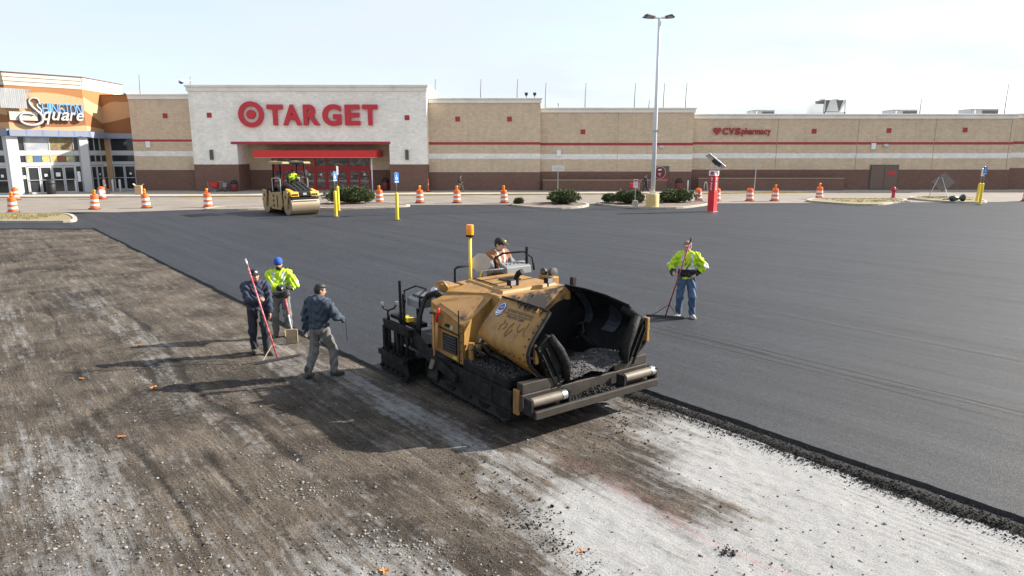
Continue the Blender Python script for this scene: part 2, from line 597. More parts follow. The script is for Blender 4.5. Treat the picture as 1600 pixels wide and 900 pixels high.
def pave_nodes(nt, a, b):
    """vector (L*a, N*b, 0) in the paving frame"""
    geo = nd(nt, 'ShaderNodeNewGeometry')
    d1 = nd(nt, 'ShaderNodeVectorMath', operation='DOT_PRODUCT')
    d1.inputs[1].default_value = (DV[0] * a, DV[1] * a, 0)
    d2 = nd(nt, 'ShaderNodeVectorMath', operation='DOT_PRODUCT')
    d2.inputs[1].default_value = (NV[0] * b, NV[1] * b, 0)
    nt.links.new(geo.outputs['Position'], d1.inputs[0])
    nt.links.new(geo.outputs['Position'], d2.inputs[0])
    c = nd(nt, 'ShaderNodeCombineXYZ')
    nt.links.new(d1.outputs['Value'], c.inputs['X'])
    nt.links.new(d2.outputs['Value'], c.inputs['Y'])
    return geo, c.outputs[0]


def mrange(nt, src, a, b, c, d):
    r = nd(nt, 'ShaderNodeMapRange')
    for k, v in (('From Min', a), ('From Max', b), ('To Min', c), ('To Max', d)):
        r.inputs[k].default_value = v
    nt.links.new(src, r.inputs['Value'])
    return r.outputs['Result']


def mixc(nt, fac, A, B, blend='MIX'):
    m = nd(nt, 'ShaderNodeMix', data_type='RGBA', blend_type=blend)
    for sock, val in (('Factor', fac), ('A', A), ('B', B)):
        if isinstance(val, (int, float)):
            m.inputs[sock].default_value = val
        elif isinstance(val, tuple):
            m.inputs[sock].default_value = col4(val)
        else:
            nt.links.new(val, m.inputs[sock])
    return m.outputs['Result']


def noise(nt, vec, scale, detail=5.0, rough=0.6):
    n = nd(nt, 'ShaderNodeTexNoise', Scale=scale, Detail=detail, Roughness=rough)
    nt.links.new(vec, n.inputs['Vector'])
    return n.outputs['Fac']


def math_(nt, op, a, b=None):
    m = nd(nt, 'ShaderNodeMath', operation=op)
    for i, v in enumerate((a, b)):
        if v is None:
            continue
        if isinstance(v, (int, float)):
            m.inputs[i].default_value = v
        else:
            nt.links.new(v, m.inputs[i])
    return m.outputs[0]


def make_dirt_mat():
    m = bpy.data.materials.new('milled_dirt')
    m.use_nodes = True
    nt = m.node_tree
    b = nt.nodes['Principled BSDF']
    b.inputs['Roughness'].default_value = 0.95
    b.inputs['Specular IOR Level'].default_value = 0.2
    geo, vs = pave_nodes(nt, 0.35, 3.2)
    pos = geo.outputs['Position']
    at_d = nd(nt, 'ShaderNodeAttribute', attribute_name='dust').outputs['Fac']
    at_k = nd(nt, 'ShaderNodeAttribute', attribute_name='dark').outputs['Fac']
    at_g = nd(nt, 'ShaderNodeAttribute', attribute_name='grit').outputs['Fac']
    at_p = nd(nt, 'ShaderNodeAttribute', attribute_name='pink').outputs['Fac']
    c = mixc(nt, mrange(nt, noise(nt, pos, 0.9, 6), 0.35, 0.65, 0, 1), (0.044, 0.035, 0.0275), (0.100, 0.082, 0.065))
    c = mixc(nt, mrange(nt, noise(nt, pos, 0.45, 3), 0.45, 0.7, 0, 0.75), c, (0.122, 0.100, 0.078))
    st = mrange(nt, noise(nt, vs, 1.6, 6), 0.3, 0.7, 0.62, 1.34)
    c = mixc(nt, 1.0, c, st, 'MULTIPLY')
    c = mixc(nt, 1.0, c, mrange(nt, noise(nt, vs, 7.5, 4), 0.32, 0.68, 0.74, 1.24), 'MULTIPLY')
    gr = mrange(nt, noise(nt, pos, 34, 4, 0.8), 0.32, 0.68, 0.35, 1.65)
    c = mixc(nt, 1.0, c, gr, 'MULTIPLY')
    # pale dust
    dn = mrange(nt, noise(nt, pos, 7.0, 6, 0.7), 0.25, 0.72, -0.38, 0.38)
    sn = mrange(nt, noise(nt, vs, 2.6, 6), 0.28, 0.72, -0.48, 0.48)
    f = math_(nt, 'ADD', math_(nt, 'ADD', at_d, math_(nt, 'MULTIPLY', dn, 0.9)), sn)
    f = mrange(nt, f, 0.15, 0.95, 0, 1)
    dustc = mixc(nt, mrange(nt, noise(nt, pos, 55, 3, 0.7), 0.3, 0.66, 0, 1), (0.200, 0.195, 0.188), (0.310, 0.311, 0.312))
    c = mixc(nt, f, c, dustc)
    # dark damp binder
    fk = math_(nt, 'ADD', at_k, mrange(nt, noise(nt, pos, 11, 6, 0.7), 0.25, 0.75, -0.45, 0.45))
    c = mixc(nt, mrange(nt, fk, 0.3, 0.8, 0, 0.9), c, (0.022, 0.019, 0.016))
    # loose grit, pale chips
    vo = nd(nt, 'ShaderNodeTexVoronoi', Scale=52.0)
    nt.links.new(pos, vo.inputs['Vector'])
    chip = math_(nt, 'LESS_THAN', vo.outputs['Distance'], 0.25)
    sel = nd(nt, 'ShaderNodeSeparateColor')
    nt.links.new(vo.outputs['Color'], sel.inputs[0])
    chip = math_(nt, 'MULTIPLY', chip, math_(nt, 'LESS_THAN', sel.outputs[0], math_(nt, 'ADD', math_(nt, 'MULTIPLY', at_g, 0.5), 0.06)))
    c = mixc(nt, math_(nt, 'MULTIPLY', chip, 0.8), c, (0.19, 0.178, 0.16))
    c = mixc(nt, math_(nt, 'MULTIPLY', at_p, mrange(nt, noise(nt, pos, 16, 4), 0.4, 0.68, 0, 0.5)), c, (0.36, 0.13, 0.13))
    nt.links.new(c, b.inputs['Base Color'])
    h = math_(nt, 'ADD', math_(nt, 'MULTIPLY', noise(nt, pos, 40, 5, 0.75), 1.0), math_(nt, 'MULTIPLY', noise(nt, vs, 9, 3), 0.7))
    h = math_(nt, 'ADD', h, math_(nt, 'MULTIPLY', chip, 0.5))
    h = math_(nt, 'MULTIPLY', h, mrange(nt, at_d, 0.3, 1.0, 1.0, 0.3))
    bp = nd(nt, 'ShaderNodeBump', Strength=0.9, Distance=0.035)
    nt.links.new(h, bp.inputs['Height'])
    nt.links.new(bp.outputs['Normal'], b.inputs['Normal'])
    MATS['milled_dirt'] = m


def make_asphalt_mat():
    m = bpy.data.materials.new('new_asphalt')
    m.use_nodes = True
    nt = m.node_tree
    b = nt.nodes['Principled BSDF']
    b.inputs['Specular IOR Level'].default_value = 0.34
    geo, vs = pave_nodes(nt, 0.06, 0.9)
    pos = geo.outputs['Position']
    c = mixc(nt, mrange(nt, noise(nt, vs, 1.3, 6), 0.3, 0.7, 0, 1), (0.0100, 0.0118, 0.0155), (0.0175, 0.0200, 0.0255))
    c = mixc(nt, 1.0, c, mrange(nt, noise(nt, pos, 26, 5, 0.9), 0.36, 0.64, 0.05, 2.3), 'MULTIPLY')
    vo = nd(nt, 'ShaderNodeTexVoronoi', Scale=38.0)
    nt.links.new(pos, vo.inputs['Vector'])
    sel = nd(nt, 'ShaderNodeSeparateColor')
    nt.links.new(vo.outputs['Color'], sel.inputs[0])
    fl = math_(nt, 'MULTIPLY', math_(nt, 'LESS_THAN', sel.outputs[0], 0.16), math_(nt, 'LESS_THAN', vo.outputs['Distance'], 0.42))
    c = mixc(nt, math_(nt, 'MULTIPLY', fl, 0.75), c, (0.062, 0.066, 0.074))
    c = mixc(nt, 1.0, c, mrange(nt, noise(nt, pos, 0.16, 4), 0.3, 0.7, 0.85, 1.18), 'MULTIPLY')
    nt.links.new(c, b.inputs['Base Color'])
    r = mrange(nt, noise(nt, vs, 2.1, 5), 0.3, 0.7, 0.56, 0.70)
    nt.links.new(r, b.inputs['Roughness'])
    h = math_(nt, 'ADD', noise(nt, pos, 40, 4, 0.85), math_(nt, 'MULTIPLY', noise(nt, vs, 5, 4), 1.2))
    bp = nd(nt, 'ShaderNodeBump', Strength=0.9, Distance=0.02)
    nt.links.new(h, bp.inputs['Height'])
    nt.links.new(bp.outputs['Normal'], b.inputs['Normal'])
    MATS['new_asphalt'] = m


make_dirt_mat()
make_asphalt_mat()
mat('asphalt_edge', (0.016, 0.016, 0.016), 0.85, var=0.4, scale=30, bump=0.8, bscale=60, coords='World')
mat('seam', (0.018, 0.018, 0.018), 0.8, var=0.4, scale=20, coords='World')

# wide sheet to the horizon
g = MB()
g.add([(-1500, -300, -0.09), (1500, -300, -0.09), (1500, 2500, -0.09), (-1500, 2500, -0.09)], [(0, 1, 2, 3)])
tag(g.build('ground', 'base_soil'), kind='structure')


# milled dirt in the foreground, with real ruts and tooth marks
def dirt_fields(X, Y):
    L = X * DV[0] + Y * DV[1]
    n = X * NV[0] + Y * NV[1]
    wob = (fbm(L * 0.25, n * 0.4, 5) - 0.5)
    z = 0.040 * (fbm(X * 0.8, Y * 0.8, 1, 5) - 0.5) + 0.030 * (fbm(X * 5, Y * 5, 3, 4, 0.65) - 0.5)
    z += 0.016 * (fbm(L * 0.7, n * 5.5, 9, 4) - 0.5)
    dark = np.zeros_like(X)
    for k, (n0, w, dep, l0, l1) in enumerate(((3.15, 0.07, 0.026, -60, -7.0), (1.55, 0.06, 0.022, -60, -6.2), (0.25, 0.06, 0.02, -60, -9.5), (4.35, 0.05, 0.015, -14, -6.3), (2.45, 0.05, 0.018, -15.5, -5.6), (-1.1, 0.08, 0.02, -60, -9))):
        nn = n - n0 - 0.5 * wob - 0.10 * np.sin(L * 0.6 + k)
        band = np.exp(-(nn / w) ** 2) * sstep(l0, l0 + 2, L) * (1 - sstep(l1 - 1.5, l1, L)) * sstep(0.32, 0.6, fbm(L * 0.55, n * 0.3 + k * 9, 30 + k, 4))
        z -= dep * band
        dark += 0.75 * band
    pot = sstep(0.66, 0.78, fbm(X * 0.55, Y * 0.55, 44, 4))
    z -= 0.03 * pot
    dark += 0.6 * sstep(0.54, 0.72, fbm(X * 0.8 + 3, Y * 0.8, 45, 5)) * (1 - sstep(5.2, 6.2, n))
    # where the last machine dragged: grooved lanes ahead of the paver
    z += 0.006 * np.sin(n * 55) * sstep(5.3, 6.0, n) * sstep(-9.5, -7, L) * sstep(0.4, 0.6, fbm(L * 0.4, n * 1.3, 77))
    # pale dust patches
    nb = (fbm(X * 0.5, Y * 0.5, 61, 4) - 0.5)
    dust = np.zeros_like(X)
    right = sstep(6.9, 7.5, n + 1.2 * nb) * sstep(-7.6, -5.0, L + 2 * nb)
    front = sstep(3.2, 4.7, n + 1.6 * nb) * sstep(-6.2, -4.9, L + 2.0 * nb)
    tongue = np.exp(-((n - 6.35 - 0.3 * nb) / 0.48) ** 4) * (1 - sstep(-4.6, -3.4, L + 1.4 * nb))
    dust = np.maximum(right, front) * (1 - 0.9 * tongue)
    left = np.exp(-((n - 0.75 - 1.2 * nb) / 0.55) ** 2) * sstep(-13, -10.5, L) * (1 - sstep(-7.6, -6.2, L + 1.5 * nb))
    bot = sstep(-7.4, -5.6, L + 3.0 * nb) * sstep(0.0, 1.2, n) * (1 - sstep(3.0, 3.9, n)) * 0.55
    mid = 0.85 * sstep(0.56, 0.72, fbm(X * 0.62 + 7, Y * 0.62, 63, 4)) * (1 - sstep(9, 13, Y))
    lane = 0.65 * np.exp(-((n - 5.35 - 0.2 * nb) / 0.30) ** 2) * sstep(-13, -10.5, L) * (1 - sstep(-7.6, -6.4, L))
    smear = 0.34 * sstep(0.50, 0.66, fbm(L * 0.16 + 3, n * 1.1, 66, 4)) * (1 - sstep(5.0, 5.8, n)) * (1 - sstep(16, 26, Y))
    band2 = 0.45 * np.exp(-((n - 8.0) / 0.7) ** 2) * sstep(-9.5, -7.5, L)
    dust = np.clip(np.maximum.reduce([dust * 1.15, 0.52 * left, bot, mid * 0.6, lane, band2, smear]), 0, 1.15)
    dust = dust * 0.95
    grit = np.clip(0.25 + 0.9 * sstep(0.45, 0.7, fbm(X * 0.7, Y * 0.7, 71, 4)) + 0.5 * left + 0.5 * bot, 0, 1) * (1 - 0.6 * right)
    pink = np.exp(-((n - 5.92 - 0.05 * np.sin(L * 2)) / 0.045) ** 2) * sstep(-5.6, -5.0, L) * (1 - sstep(-3.0, -2.0, L))
    pink += 0.35 * np.exp(-((n - 6.05) / 0.16) ** 2) * sstep(-7.2, -6, L) * (1 - sstep(-4.5, -3.6, L))
    return L, n, z, dark, dust, grit, np.clip(pink, 0, 1)


rows = np.concatenate([np.linspace(2.0, 5.2, 12)[:-1], 5.2 * (46 / 5.2) ** np.linspace(0, 1, 560)])
cols = np.linspace(-1.25, 1.25, 640)
GX = cols[None, :] * (rows[:, None] + 1.0)
GY = np.repeat(rows[:, None], len(cols), 1)
dL, dN, dz, ddark, ddust, dgrit, dpink = dirt_fields(GX, GY)
dz = np.where((dN > 8.9), -0.02, dz)
nr, nc = GX.shape
idx = np.arange(nr * nc).reshape(nr, nc)
quads = np.stack([idx[:-1, :-1], idx[:-1, 1:], idx[1:, 1:], idx[1:, :-1]], -1).reshape(-1, 4)
qn = dN.ravel()[quads]
qL = dL.ravel()[quads]
qy = GY.ravel()[quads]
keep = ~((qn.min(1) > 9.6) | ((qn.min(1) > 6.6) & (qL.max(1) < -11.5)) | (qy.min(1) > 38.5))
quads = quads[keep]
used = np.unique(quads)
remap = np.full(nr * nc, -1)
remap[used] = np.arange(len(used))
dirt = np_mesh('dirt_ground', np.stack([GX, GY, dz], -1).reshape(-1, 3)[used], remap[quads], 'milled_dirt', None, True)
for nm, arr in (('dust', ddust), ('dark', ddark), ('grit', dgrit), ('pink', dpink)):
    a = dirt.data.attributes.new(nm, 'FLOAT', 'POINT')
    a.data.foreach_set('value', arr.ravel()[used].astype(np.float32))
tag(dirt, kind='structure')


# new asphalt slab with ragged free edges
def edge_pts(L0, L1, n0, amp, step, seed):
    k = int(abs(L1 - L0) / step)
    L = np.linspace(L0, L1, k)
    n = n0 + amp * (fbm(L * 1.1, L * 0 + 3.3, seed, 5) - 0.5) * 2 + amp * 0.35 * (vnoise(L * 9, L * 0, seed + 5) - 0.5)
    return [pav(a, b)[:2] for a, b in zip(L, n)]


bound = edge_pts(-10.4, 9.0, 8.95, 0.05, 0.04, 201)
bound += [pav(9, 60)[:2], (90, 63), (40, 56.5), (-8, 53.2), (-20.9, 49.6), (-29.0, 45.6), (-80, 44.0), (-80, 35.0)]
xs = np.linspace(-79, -23.2, 260)
bound += [(float(x), float(36.1 + 0.012 * (x + 60) + 0.5 * (fbm(np.array([x * 0.4]), np.array([1.0]), 9)[0] - 0.5))) for x in xs]
bound += edge_pts(-42.8, -10.4, 5.93, 0.06, 0.06, 204)
K = len(bound)
bb = np.array(bound)
tang = np.roll(bb, -1, 0) - np.roll(bb, 1, 0)
tang /= np.linalg.norm(tang, axis=1)[:, None] + 1e-9
outn = np.stack([tang[:, 1], -tang[:, 0]], 1)
low = bb + outn * (0.045 + 0.03 * RNG.random(K))[:, None]
V = [(x, y, ASPH) for x, y in bound] + [(x, y, -0.03) for x, y in low]
F = [tuple(range(K))] + [(i, i + K, (i + 1) % K + K, (i + 1) % K) for i in range(K)]
me = bpy.data.meshes.new('asphalt')
me.from_pydata(V, [], F)
asphalt = finish(me, 'asphalt', ['new_asphalt', 'asphalt_edge'], None, False, 0)
me.polygons.foreach_set('material_index', [0] + [1] * K)
tag(asphalt, kind='structure')


def seam_strip(n0, L0, L1, width, seed, z=0.004):
    L = np.arange(L0, L1, 0.07)
    c = n0 + 0.05 * (fbm(L * 0.25, L * 0, seed, 4) - 0.5) * 2
    wd = width * np.clip(2.2 * fbm(L * 0.9, L * 0 + 5, seed + 3, 4) - 0.62, 0.0, 1.0)
    V, F = [], []
    for i in range(len(L)):
        for s in (-1, 1):
            V.append(pav(L[i], c[i] + s * (wd[i] / 2 + 0.0015), ASPH + z))
    for i in range(len(L) - 1):
        F.append((2 * i, 2 * i + 2, 2 * i + 3, 2 * i + 1))
    m_ = bpy.data.meshes.new('lane_seam')
    m_.from_pydata(V, [], F)
    return finish(m_, 'lane_seam', 'seam', asphalt, False, 0)


for n0, L0, L1, w_ in ((12.45, -30, 6, 0.055), (12.72, -20, 4, 0.06), (12.15, -16, 0, 0.022), (15.9, -38, 4, 0.025), (19.15, -44, 0, 0.04), (22.4, -50, -2, 0.028), (26.0, -52, -4, 0.022), (8.95, -36, -10.9, 0.03), (29.8, -56, -6, 0.03)):
    seam_strip(n0, L0, L1, w_, int(n0 * 10))

# raked ridges of slightly lifted mix along the second joint
L = np.arange(-13, 4, 0.05)
V, F = [], []
for i, l in enumerate(L):
    a = 0.5 + 0.5 * float(fbm(np.array([l * 0.8]), np.array([2.0]), 88)[0])
    for t, hh in ((-0.09, 0.003), (-0.02, 0.012 * a), (0.05, 0.003)):
        V.append(pav(l, 12.58 + t + 0.03 * math.sin(l * 1.3), ASPH + hh))
for i in range(len(L) - 1):
    for k in range(2):
        F.append((3 * i + k, 3 * i + 3 + k, 3 * i + 4 + k, 3 * i + 1 + k))
m_ = bpy.data.meshes.new('joint_ridge')
m_.from_pydata(V, [], F)
finish(m_, 'joint_ridge', 'new_asphalt', asphalt, True, 0)

# old drive aisle in front of the store
g = MB()
g.add([(-160, 44.5, ASPH - 0.012), (160, 50, ASPH - 0.012), (160, 110, ASPH - 0.012), (-160, 110, ASPH - 0.012)], [(0, 1, 2, 3)])
tag(g.build('drive_aisle', 'old_asphalt'), kind='structure')


# ---------------------------------------------------------------- loose stones
OCT = np.array([(1, 0, 0), (-1, 0, 0), (0, 1, 0), (0, -1, 0), (0, 0, 1), (0, 0, -1)], float)
OCF = np.array([(0, 2, 4), (2, 1, 4), (1, 3, 4), (3, 0, 4), (2, 0, 5), (1, 2, 5), (3, 1, 5), (0, 3, 5)])


def stones(name, P, S, m, flat=0.6, parent=None):
    n = len(P)
    jit = 1 + 0.45 * (RNG.random((n, 6, 1)) - 0.5) * 2
    sc = np.stack([0.7 + 0.6 * RNG.random(n), 0.7 + 0.6 * RNG.random(n), flat * (0.7 + 0.6 * RNG.random(n))], -1)
    v = OCT[None] * jit * sc[:, None, :] * np.asarray(S)[:, None, None]
    # tip each stone over a little so no two share an axis
    ax = RNG.random(n) * 6.283
    tl = (RNG.random(n) - 0.5) * 1.2
    c, s = np.cos(tl), np.sin(tl)
    y = v[..., 1] * c[:, None] - v[..., 2] * s[:, None]
    z = v[..., 1] * s[:, None] + v[..., 2] * c[:, None]
    x = v[..., 0]
    c, s = np.cos(ax), np.sin(ax)
    v = np.stack([x * c[:, None] - y * s[:, None], x * s[:, None] + y * c[:, None], z], -1)
    v = v + np.asarray(P)[:, None, :]
    F = (OCF[None] + (np.arange(n) * 6)[:, None, None]).reshape(-1, 3)
    return np_mesh(name, v.reshape(-1, 3), F, m, parent, False)


def scatter_dirt(N, seed, prob, ymax=22):
    r = np.random.default_rng(seed)
    Y = 5.4 * (ymax / 5.4) ** r.random(N)
    X = (r.random(N) * 2 - 1) * 0.95 * (Y + 1)
    L, n, z, dark, dust, grit, pink = dirt_fields(X, Y)
    p = prob(X, Y, L, n, dust, grit)
    k = (r.random(N) < p) & (n < 8.55) & ~((n > 5.9) & (L < -10))
    return X[k], Y[k], z[k], r.random(k.sum())


def p_gravel(X, Y, L, n, dust, grit):
    heap = np.exp(-((n - 3.15 - 0.2 * np.sin(L)) / 0.42) ** 2) * sstep(-9.5, -7.0, L)
    heap2 = np.exp(-((n - 1.3) / 0.9) ** 2) * sstep(-11, -6.5, L)
    heap3 = np.exp(-((n - 0.6) / 0.5) ** 2) * sstep(-13, -10, L) * (1 - sstep(-8.5, -7.5, L))
    return np.clip(0.045 * grit + 0.8 * heap * sstep(0.35, 0.6, fbm(X * 1.4, Y * 1.4, 5)) + 0.22 * heap2 * sstep(0.42, 0.6, fbm(X * 1.2, Y * 1.2, 6)) + 0.4 * heap3, 0, 1) * (1 - 0.93 * sstep(4.3, 5.0, n))


X, Y, z, u = scatter_dirt(190000, 3, p_gravel)
tag(stones('gravel', np.stack([X, Y, z + 0.004], -1), 0.004 + 0.024 * u ** 5.5, 'stone_pale'), 'pale crushed gravel scattered over the milled dirt', 'gravel', kind='stuff')
X, Y, z, u = scatter_dirt(60000, 4, lambda X, Y, L, n, d, gq: np.clip((0.22 * gq + 0.05) * (1 - 0.8 * np.clip(d, 0, 1)), 0, 1))
mat('clod', (0.075, 0.06, 0.048), 0.95, var=0.4, scale=8, coords='World')
tag(stones('soil_clods', np.stack([X, Y, z + 0.003], -1), 0.006 + 0.017 * u ** 3, 'clod'), 'small brown clods and grit on the milled dirt', 'soil', kind='stuff')

# windrow of loose hot mix along the open joint
L = np.arange(-10.2, 7.0, 0.03)
ns = np.linspace(0, 1, 15)
LL, NN = np.meshgrid(L, ns, indexing='ij')
wob = 0.10 * (fbm(LL * 0.7, LL * 0, 91, 4) - 0.5)
n_ = 8.56 + wob + NN * (0.34 - wob) - 0.06 * sstep(-6, -1, LL) * (1 - NN)
h_ = (0.036 * np.sin(np.pi * np.clip(NN * 1.05, 0, 1)) ** 0.8 + 0.035 * (fbm(LL * 11, n_ * 11, 92, 3) - 0.5)) * sstep(0.0, 0.2, NN) * (0.55 + 0.5 * fbm(LL * 0.9, LL * 0 + 4, 93)) - 0.008 * (1 - NN)
P = np.stack([LL * DV[0] + n_ * NV[0], LL * DV[1] + n_ * NV[1], h_], -1)
ii = np.arange(P.shape[0] * P.shape[1]).reshape(P.shape[:2])
q = np.stack([ii[:-1, :-1], ii[1:, :-1], ii[1:, 1:], ii[:-1, 1:]], -1).reshape(-1, 4)
tag(np_mesh('asphalt_windrow', P.reshape(-1, 3), q, 'crumb_black', None, False), 'ridge of loose black asphalt mix along the open joint', 'asphalt', kind='stuff')
r = np.random.default_rng(8)
N = 13000
l = r.uniform(-9.5, 4, N)
n_ = 8.64 - 0.05 * (l + 6) / 6 + 0.12 * r.standard_normal(N) - 0.10 * r.exponential(1.0, N) * (r.random(N) < 0.16)
k = (n_ < 8.93)
l, n_ = l[k], n_[k]
zz = np.where((n_ > 8.56), 0.034, 0.010)
P = np.stack([l * DV[0] + n_ * NV[0], l * DV[1] + n_ * NV[1], zz * (0.5 + 0.7 * r.random(len(l)))], -1)
tag(stones('asphalt_crumbs', P, 0.005 + 0.011 * r.random(len(l)) ** 2.5, 'crumb_black', 0.9), 'loose black asphalt crumbs beside the ridge', 'asphalt', kind='stuff')
# spilled clusters ahead of the hopper and on the pale ground
cl = []
for (cx, cy, s, k) in ((0.22, 7.19, 0.14, 90), (0.41, 6.66, 0.09, 60), (0.55, 6.45, 0.12, 30), (0.73, 6.09, 0.16, 70), (0.30, 6.95, 0.25, 40), (2.25, 6.45, 0.05, 45), (2.5, 6.15, 0.16, 14), (2.55, 6.2, 0.3, 16), (1.95, 9.9, 0.25, 120), (1.3, 9.6, 0.3, 90), (-0.35, 8.3, 0.35, 50), (-0.1, 7.8, 0.3, 50), (1.3, 7.2, 1.2, 12), (3.2, 7.6, 0.9, 14), (4.0, 7.0, 0.8, 12)):
    pts = np.stack([cx + s * r.standard_normal(k), cy + s * 1.1 * r.standard_normal(k), np.full(k, 0.012)], -1)
    cl.append(pts)
cl = np.concatenate(cl)
tag(stones('spilled_asphalt', cl, 0.005 + 0.016 * r.random(len(cl)) ** 3, 'crumb_black', 0.9), 'black asphalt crumbs spilled in small clusters on the pale ground', 'asphalt', kind='stuff')

# fallen leaves, each a curled lobed blade
leaf_proto = None
leaf_spots = [(-5.73, 9.40, 0.3, 'upper left of the gravel patch, nearest the lower left ruts'), (-6.33, 11.48, 1.2, 'left of the tips of the long worker shadows'), (-1.27, 6.12, 2.1, 'at the bottom edge among pale gravel'), (0.72, 6.48, 0.8, 'beside the black crumbs on pale ground'), (-7.95, 12.05, 2.6, 'left of the worker shadows, second from the left edge'), (-8.05, 14.2, 0.4, 'on bare dirt left of the red rake'), (-7.0, 8.2, 1.7, 'near the left edge beside a pale dust patch'), (-5.25, 17.9, 0.2, 'far back near the asphalt edge behind the workers'), (-6.9, 7.35, 2.9, 'at the lower left edge of the dirt')]
for i, (x, y, rz, where) in enumerate(leaf_spots):
    if leaf_proto is None:
        out = []
        for k in range(26):
            t = 2 * math.pi * k / 26
            rr = 0.055 + 0.028 * math.cos(5 * t) + 0.008 * math.sin(11 * t)
            out.append((rr * math.cos(t) * 1.25, rr * math.sin(t), 0.012 + 0.022 * abs(math.sin(t)) + 0.01 * math.sin(3 * t)))
        b_ = MB()
        b_.add([(0, 0, 0.008)] + out, [(0, 1 + k, 1 + (k + 1) % 26) for k in range(26)])
        b_.add([(0, 0, 0.002)] + [(a, c_, h2 - 0.004) for a, c_, h2 in out], [(0, 1 + (k + 1) % 26, 1 + k) for k in range(26)])
        b_.bar((-0.05, 0, 0.01), (-0.13, 0.02, 0.012), 0.005, 0.005)
        o = b_.build('fallen_leaf', 'leaf_orange', None, True)
        leaf_proto = o
    else:
        o = leaf_proto.copy()
        COL.objects.link(o)
    zf = dirt_fields(np.array([x]), np.array([y]))[2][0]
    o.location = (x, y, float(zf))
    o.rotation_euler = (0.1, -0.1, rz)
    sc_ = 0.68 * (1.0, 1.05, 0.95, 0.7, 0.85, 0.9, 0.85, 0.8, 0.8)[i]
    o.scale = (sc_, sc_, sc_)
    tag(o, 'curled orange dry leaf ' + where, 'leaf', 'fallen leaves on the dirt')
# ================================================================ STORE BUILDING
T = Matrix.Translation
SY = 70.5                      # front plane of the white entrance block
store_loc = Vector((-20, 74, 0))
store = empty('store_building', store_loc, 0, 'long tan block store with white entrance block and red stripe', 'building')


def smb():
    return MB(T(-store_loc))


def wall_section(x0, x1, y, top, mat_w, brown, stripes, cor=0.5, base_z=-0.05, back=100.0, wall_name='wall'):
    smb().box(x0, x1, y, back, brown, top - cor * 0.5).build(wall_name, mat_w, store)
    smb().box(x0, x1, y - 0.03, back, base_z - 0.3, brown).build('wall_base', 'block_brown', store)
    for z0, z1, mm, pr in stripes:
        smb().box(x0, x1, y - pr, y + 0.05, z0, z1).build('wall_stripe', mm, store)
    c = smb()
    c.box(x0 - 0.02, x1 + 0.12, y - 0.12, back, top - cor, top - cor * 0.32)
    c.box(x0 - 0.02, x1 + 0.22, y - 0.22, back, top - cor * 0.32, top)
    c.build('cornice', 'cornice', store, bevel=0.03)


std = lambda d=0.0: [(4.80 + d, 5.06 + d, 'stripe_red', 0.012), (3.39 + d, 3.91 + d, 'block_cream', 0.010)]
wall_section(-38.9, -32.3, SY + 1.1, 9.82, 'block_tan', 2.25, [(5.12, 5.33, 'stripe_red', 0.012), (3.64, 4.16, 'block_cream', 0.010)])
wall_section(-8.55, 2.9, SY + 1.1, 9.44, 'block_tan', 2.02, std())
wall_section(2.9, 18.72, SY + 1.7, 8.53, 'block_tan', 2.07, std(-0.06))
wall_section(18.72, 52.4, SY + 2.5, 7.95, 'block_tan', 2.25, std(0.03))
wall_section(52.4, 110.0, SY + 3.3, 8.05, 'block_tan', 2.40, std(0.10))

# white entrance block with its recess
WX0, WX1, RX0, RX1 = -32.3, -8.55, -27.8, -12.4
WB = 2.83
for a, b in ((WX0, RX0), (RX1, WX1)):
    smb().box(a, b, SY, SY + 8, WB, 4.86).build('wall', 'block_white', store)
    smb().box(a, b, SY - 0.03, SY + 8, -0.4, WB).build('wall_base', 'block_brown', store)
smb().box(WX0, WX1, SY, SY + 9, 4.86, 10.35).build('wall', 'block_white', store)
c = smb()
c.box(WX0 - 0.12, WX1 + 0.12, SY - 0.12, SY + 9.2, 10.0, 10.4)
c.box(WX0 - 0.24, WX1 + 0.24, SY - 0.24, SY + 9.3, 10.4, 10.62)
c.build('cornice', 'cornice', store, bevel=0.03)
smb().box(RX0 - 0.6, RX1 + 0.1, SY - 0.03, SY + 0.5, 4.84, 5.10).build('wall_stripe', 'stripe_red', store)
# recess back wall round the door opening
DX0, DX1, DZ = -25.45, -15.05, 3.46
RY = SY + 3.0
smb().box(RX0, DX0, RY, RY + 4, 2.2, 4.86).build('recess_wall', 'block_tan', store)
smb().box(DX1, RX1, RY, RY + 4, 2.2, 4.86).build('recess_wall', 'block_tan', store)
smb().box(RX0, DX0, RY - 0.03, RY + 4, -0.3, 2.2).build('recess_base', 'block_brown', store)
smb().box(DX1, RX1, RY - 0.03, RY + 4, -0.3, 2.2).build('recess_base', 'block_brown', store)
smb().box(DX0, DX1, RY, RY + 4, DZ, 4.86).build('recess_wall', 'block_tan', store)
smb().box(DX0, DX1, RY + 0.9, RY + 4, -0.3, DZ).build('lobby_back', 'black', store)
can = smb()
can.box(-25.9, -13.6, SY - 0.9, SY + 2.98, 3.56, 4.22)
canopy = can.build('entrance_canopy', 'bright_red', store, bevel=0.02)
cb = smb()
cb.box(-25.8, -13.7, SY - 0.8, SY + 2.9, 3.50, 3.555)
cb.build('canopy_soffit', 'offwhite', canopy)
smb().tube([(-14.2, SY - 0.3, 0), (-14.2, SY - 0.3, 3.5)], 0.06).build('canopy_post', 'white_paint', store, True)
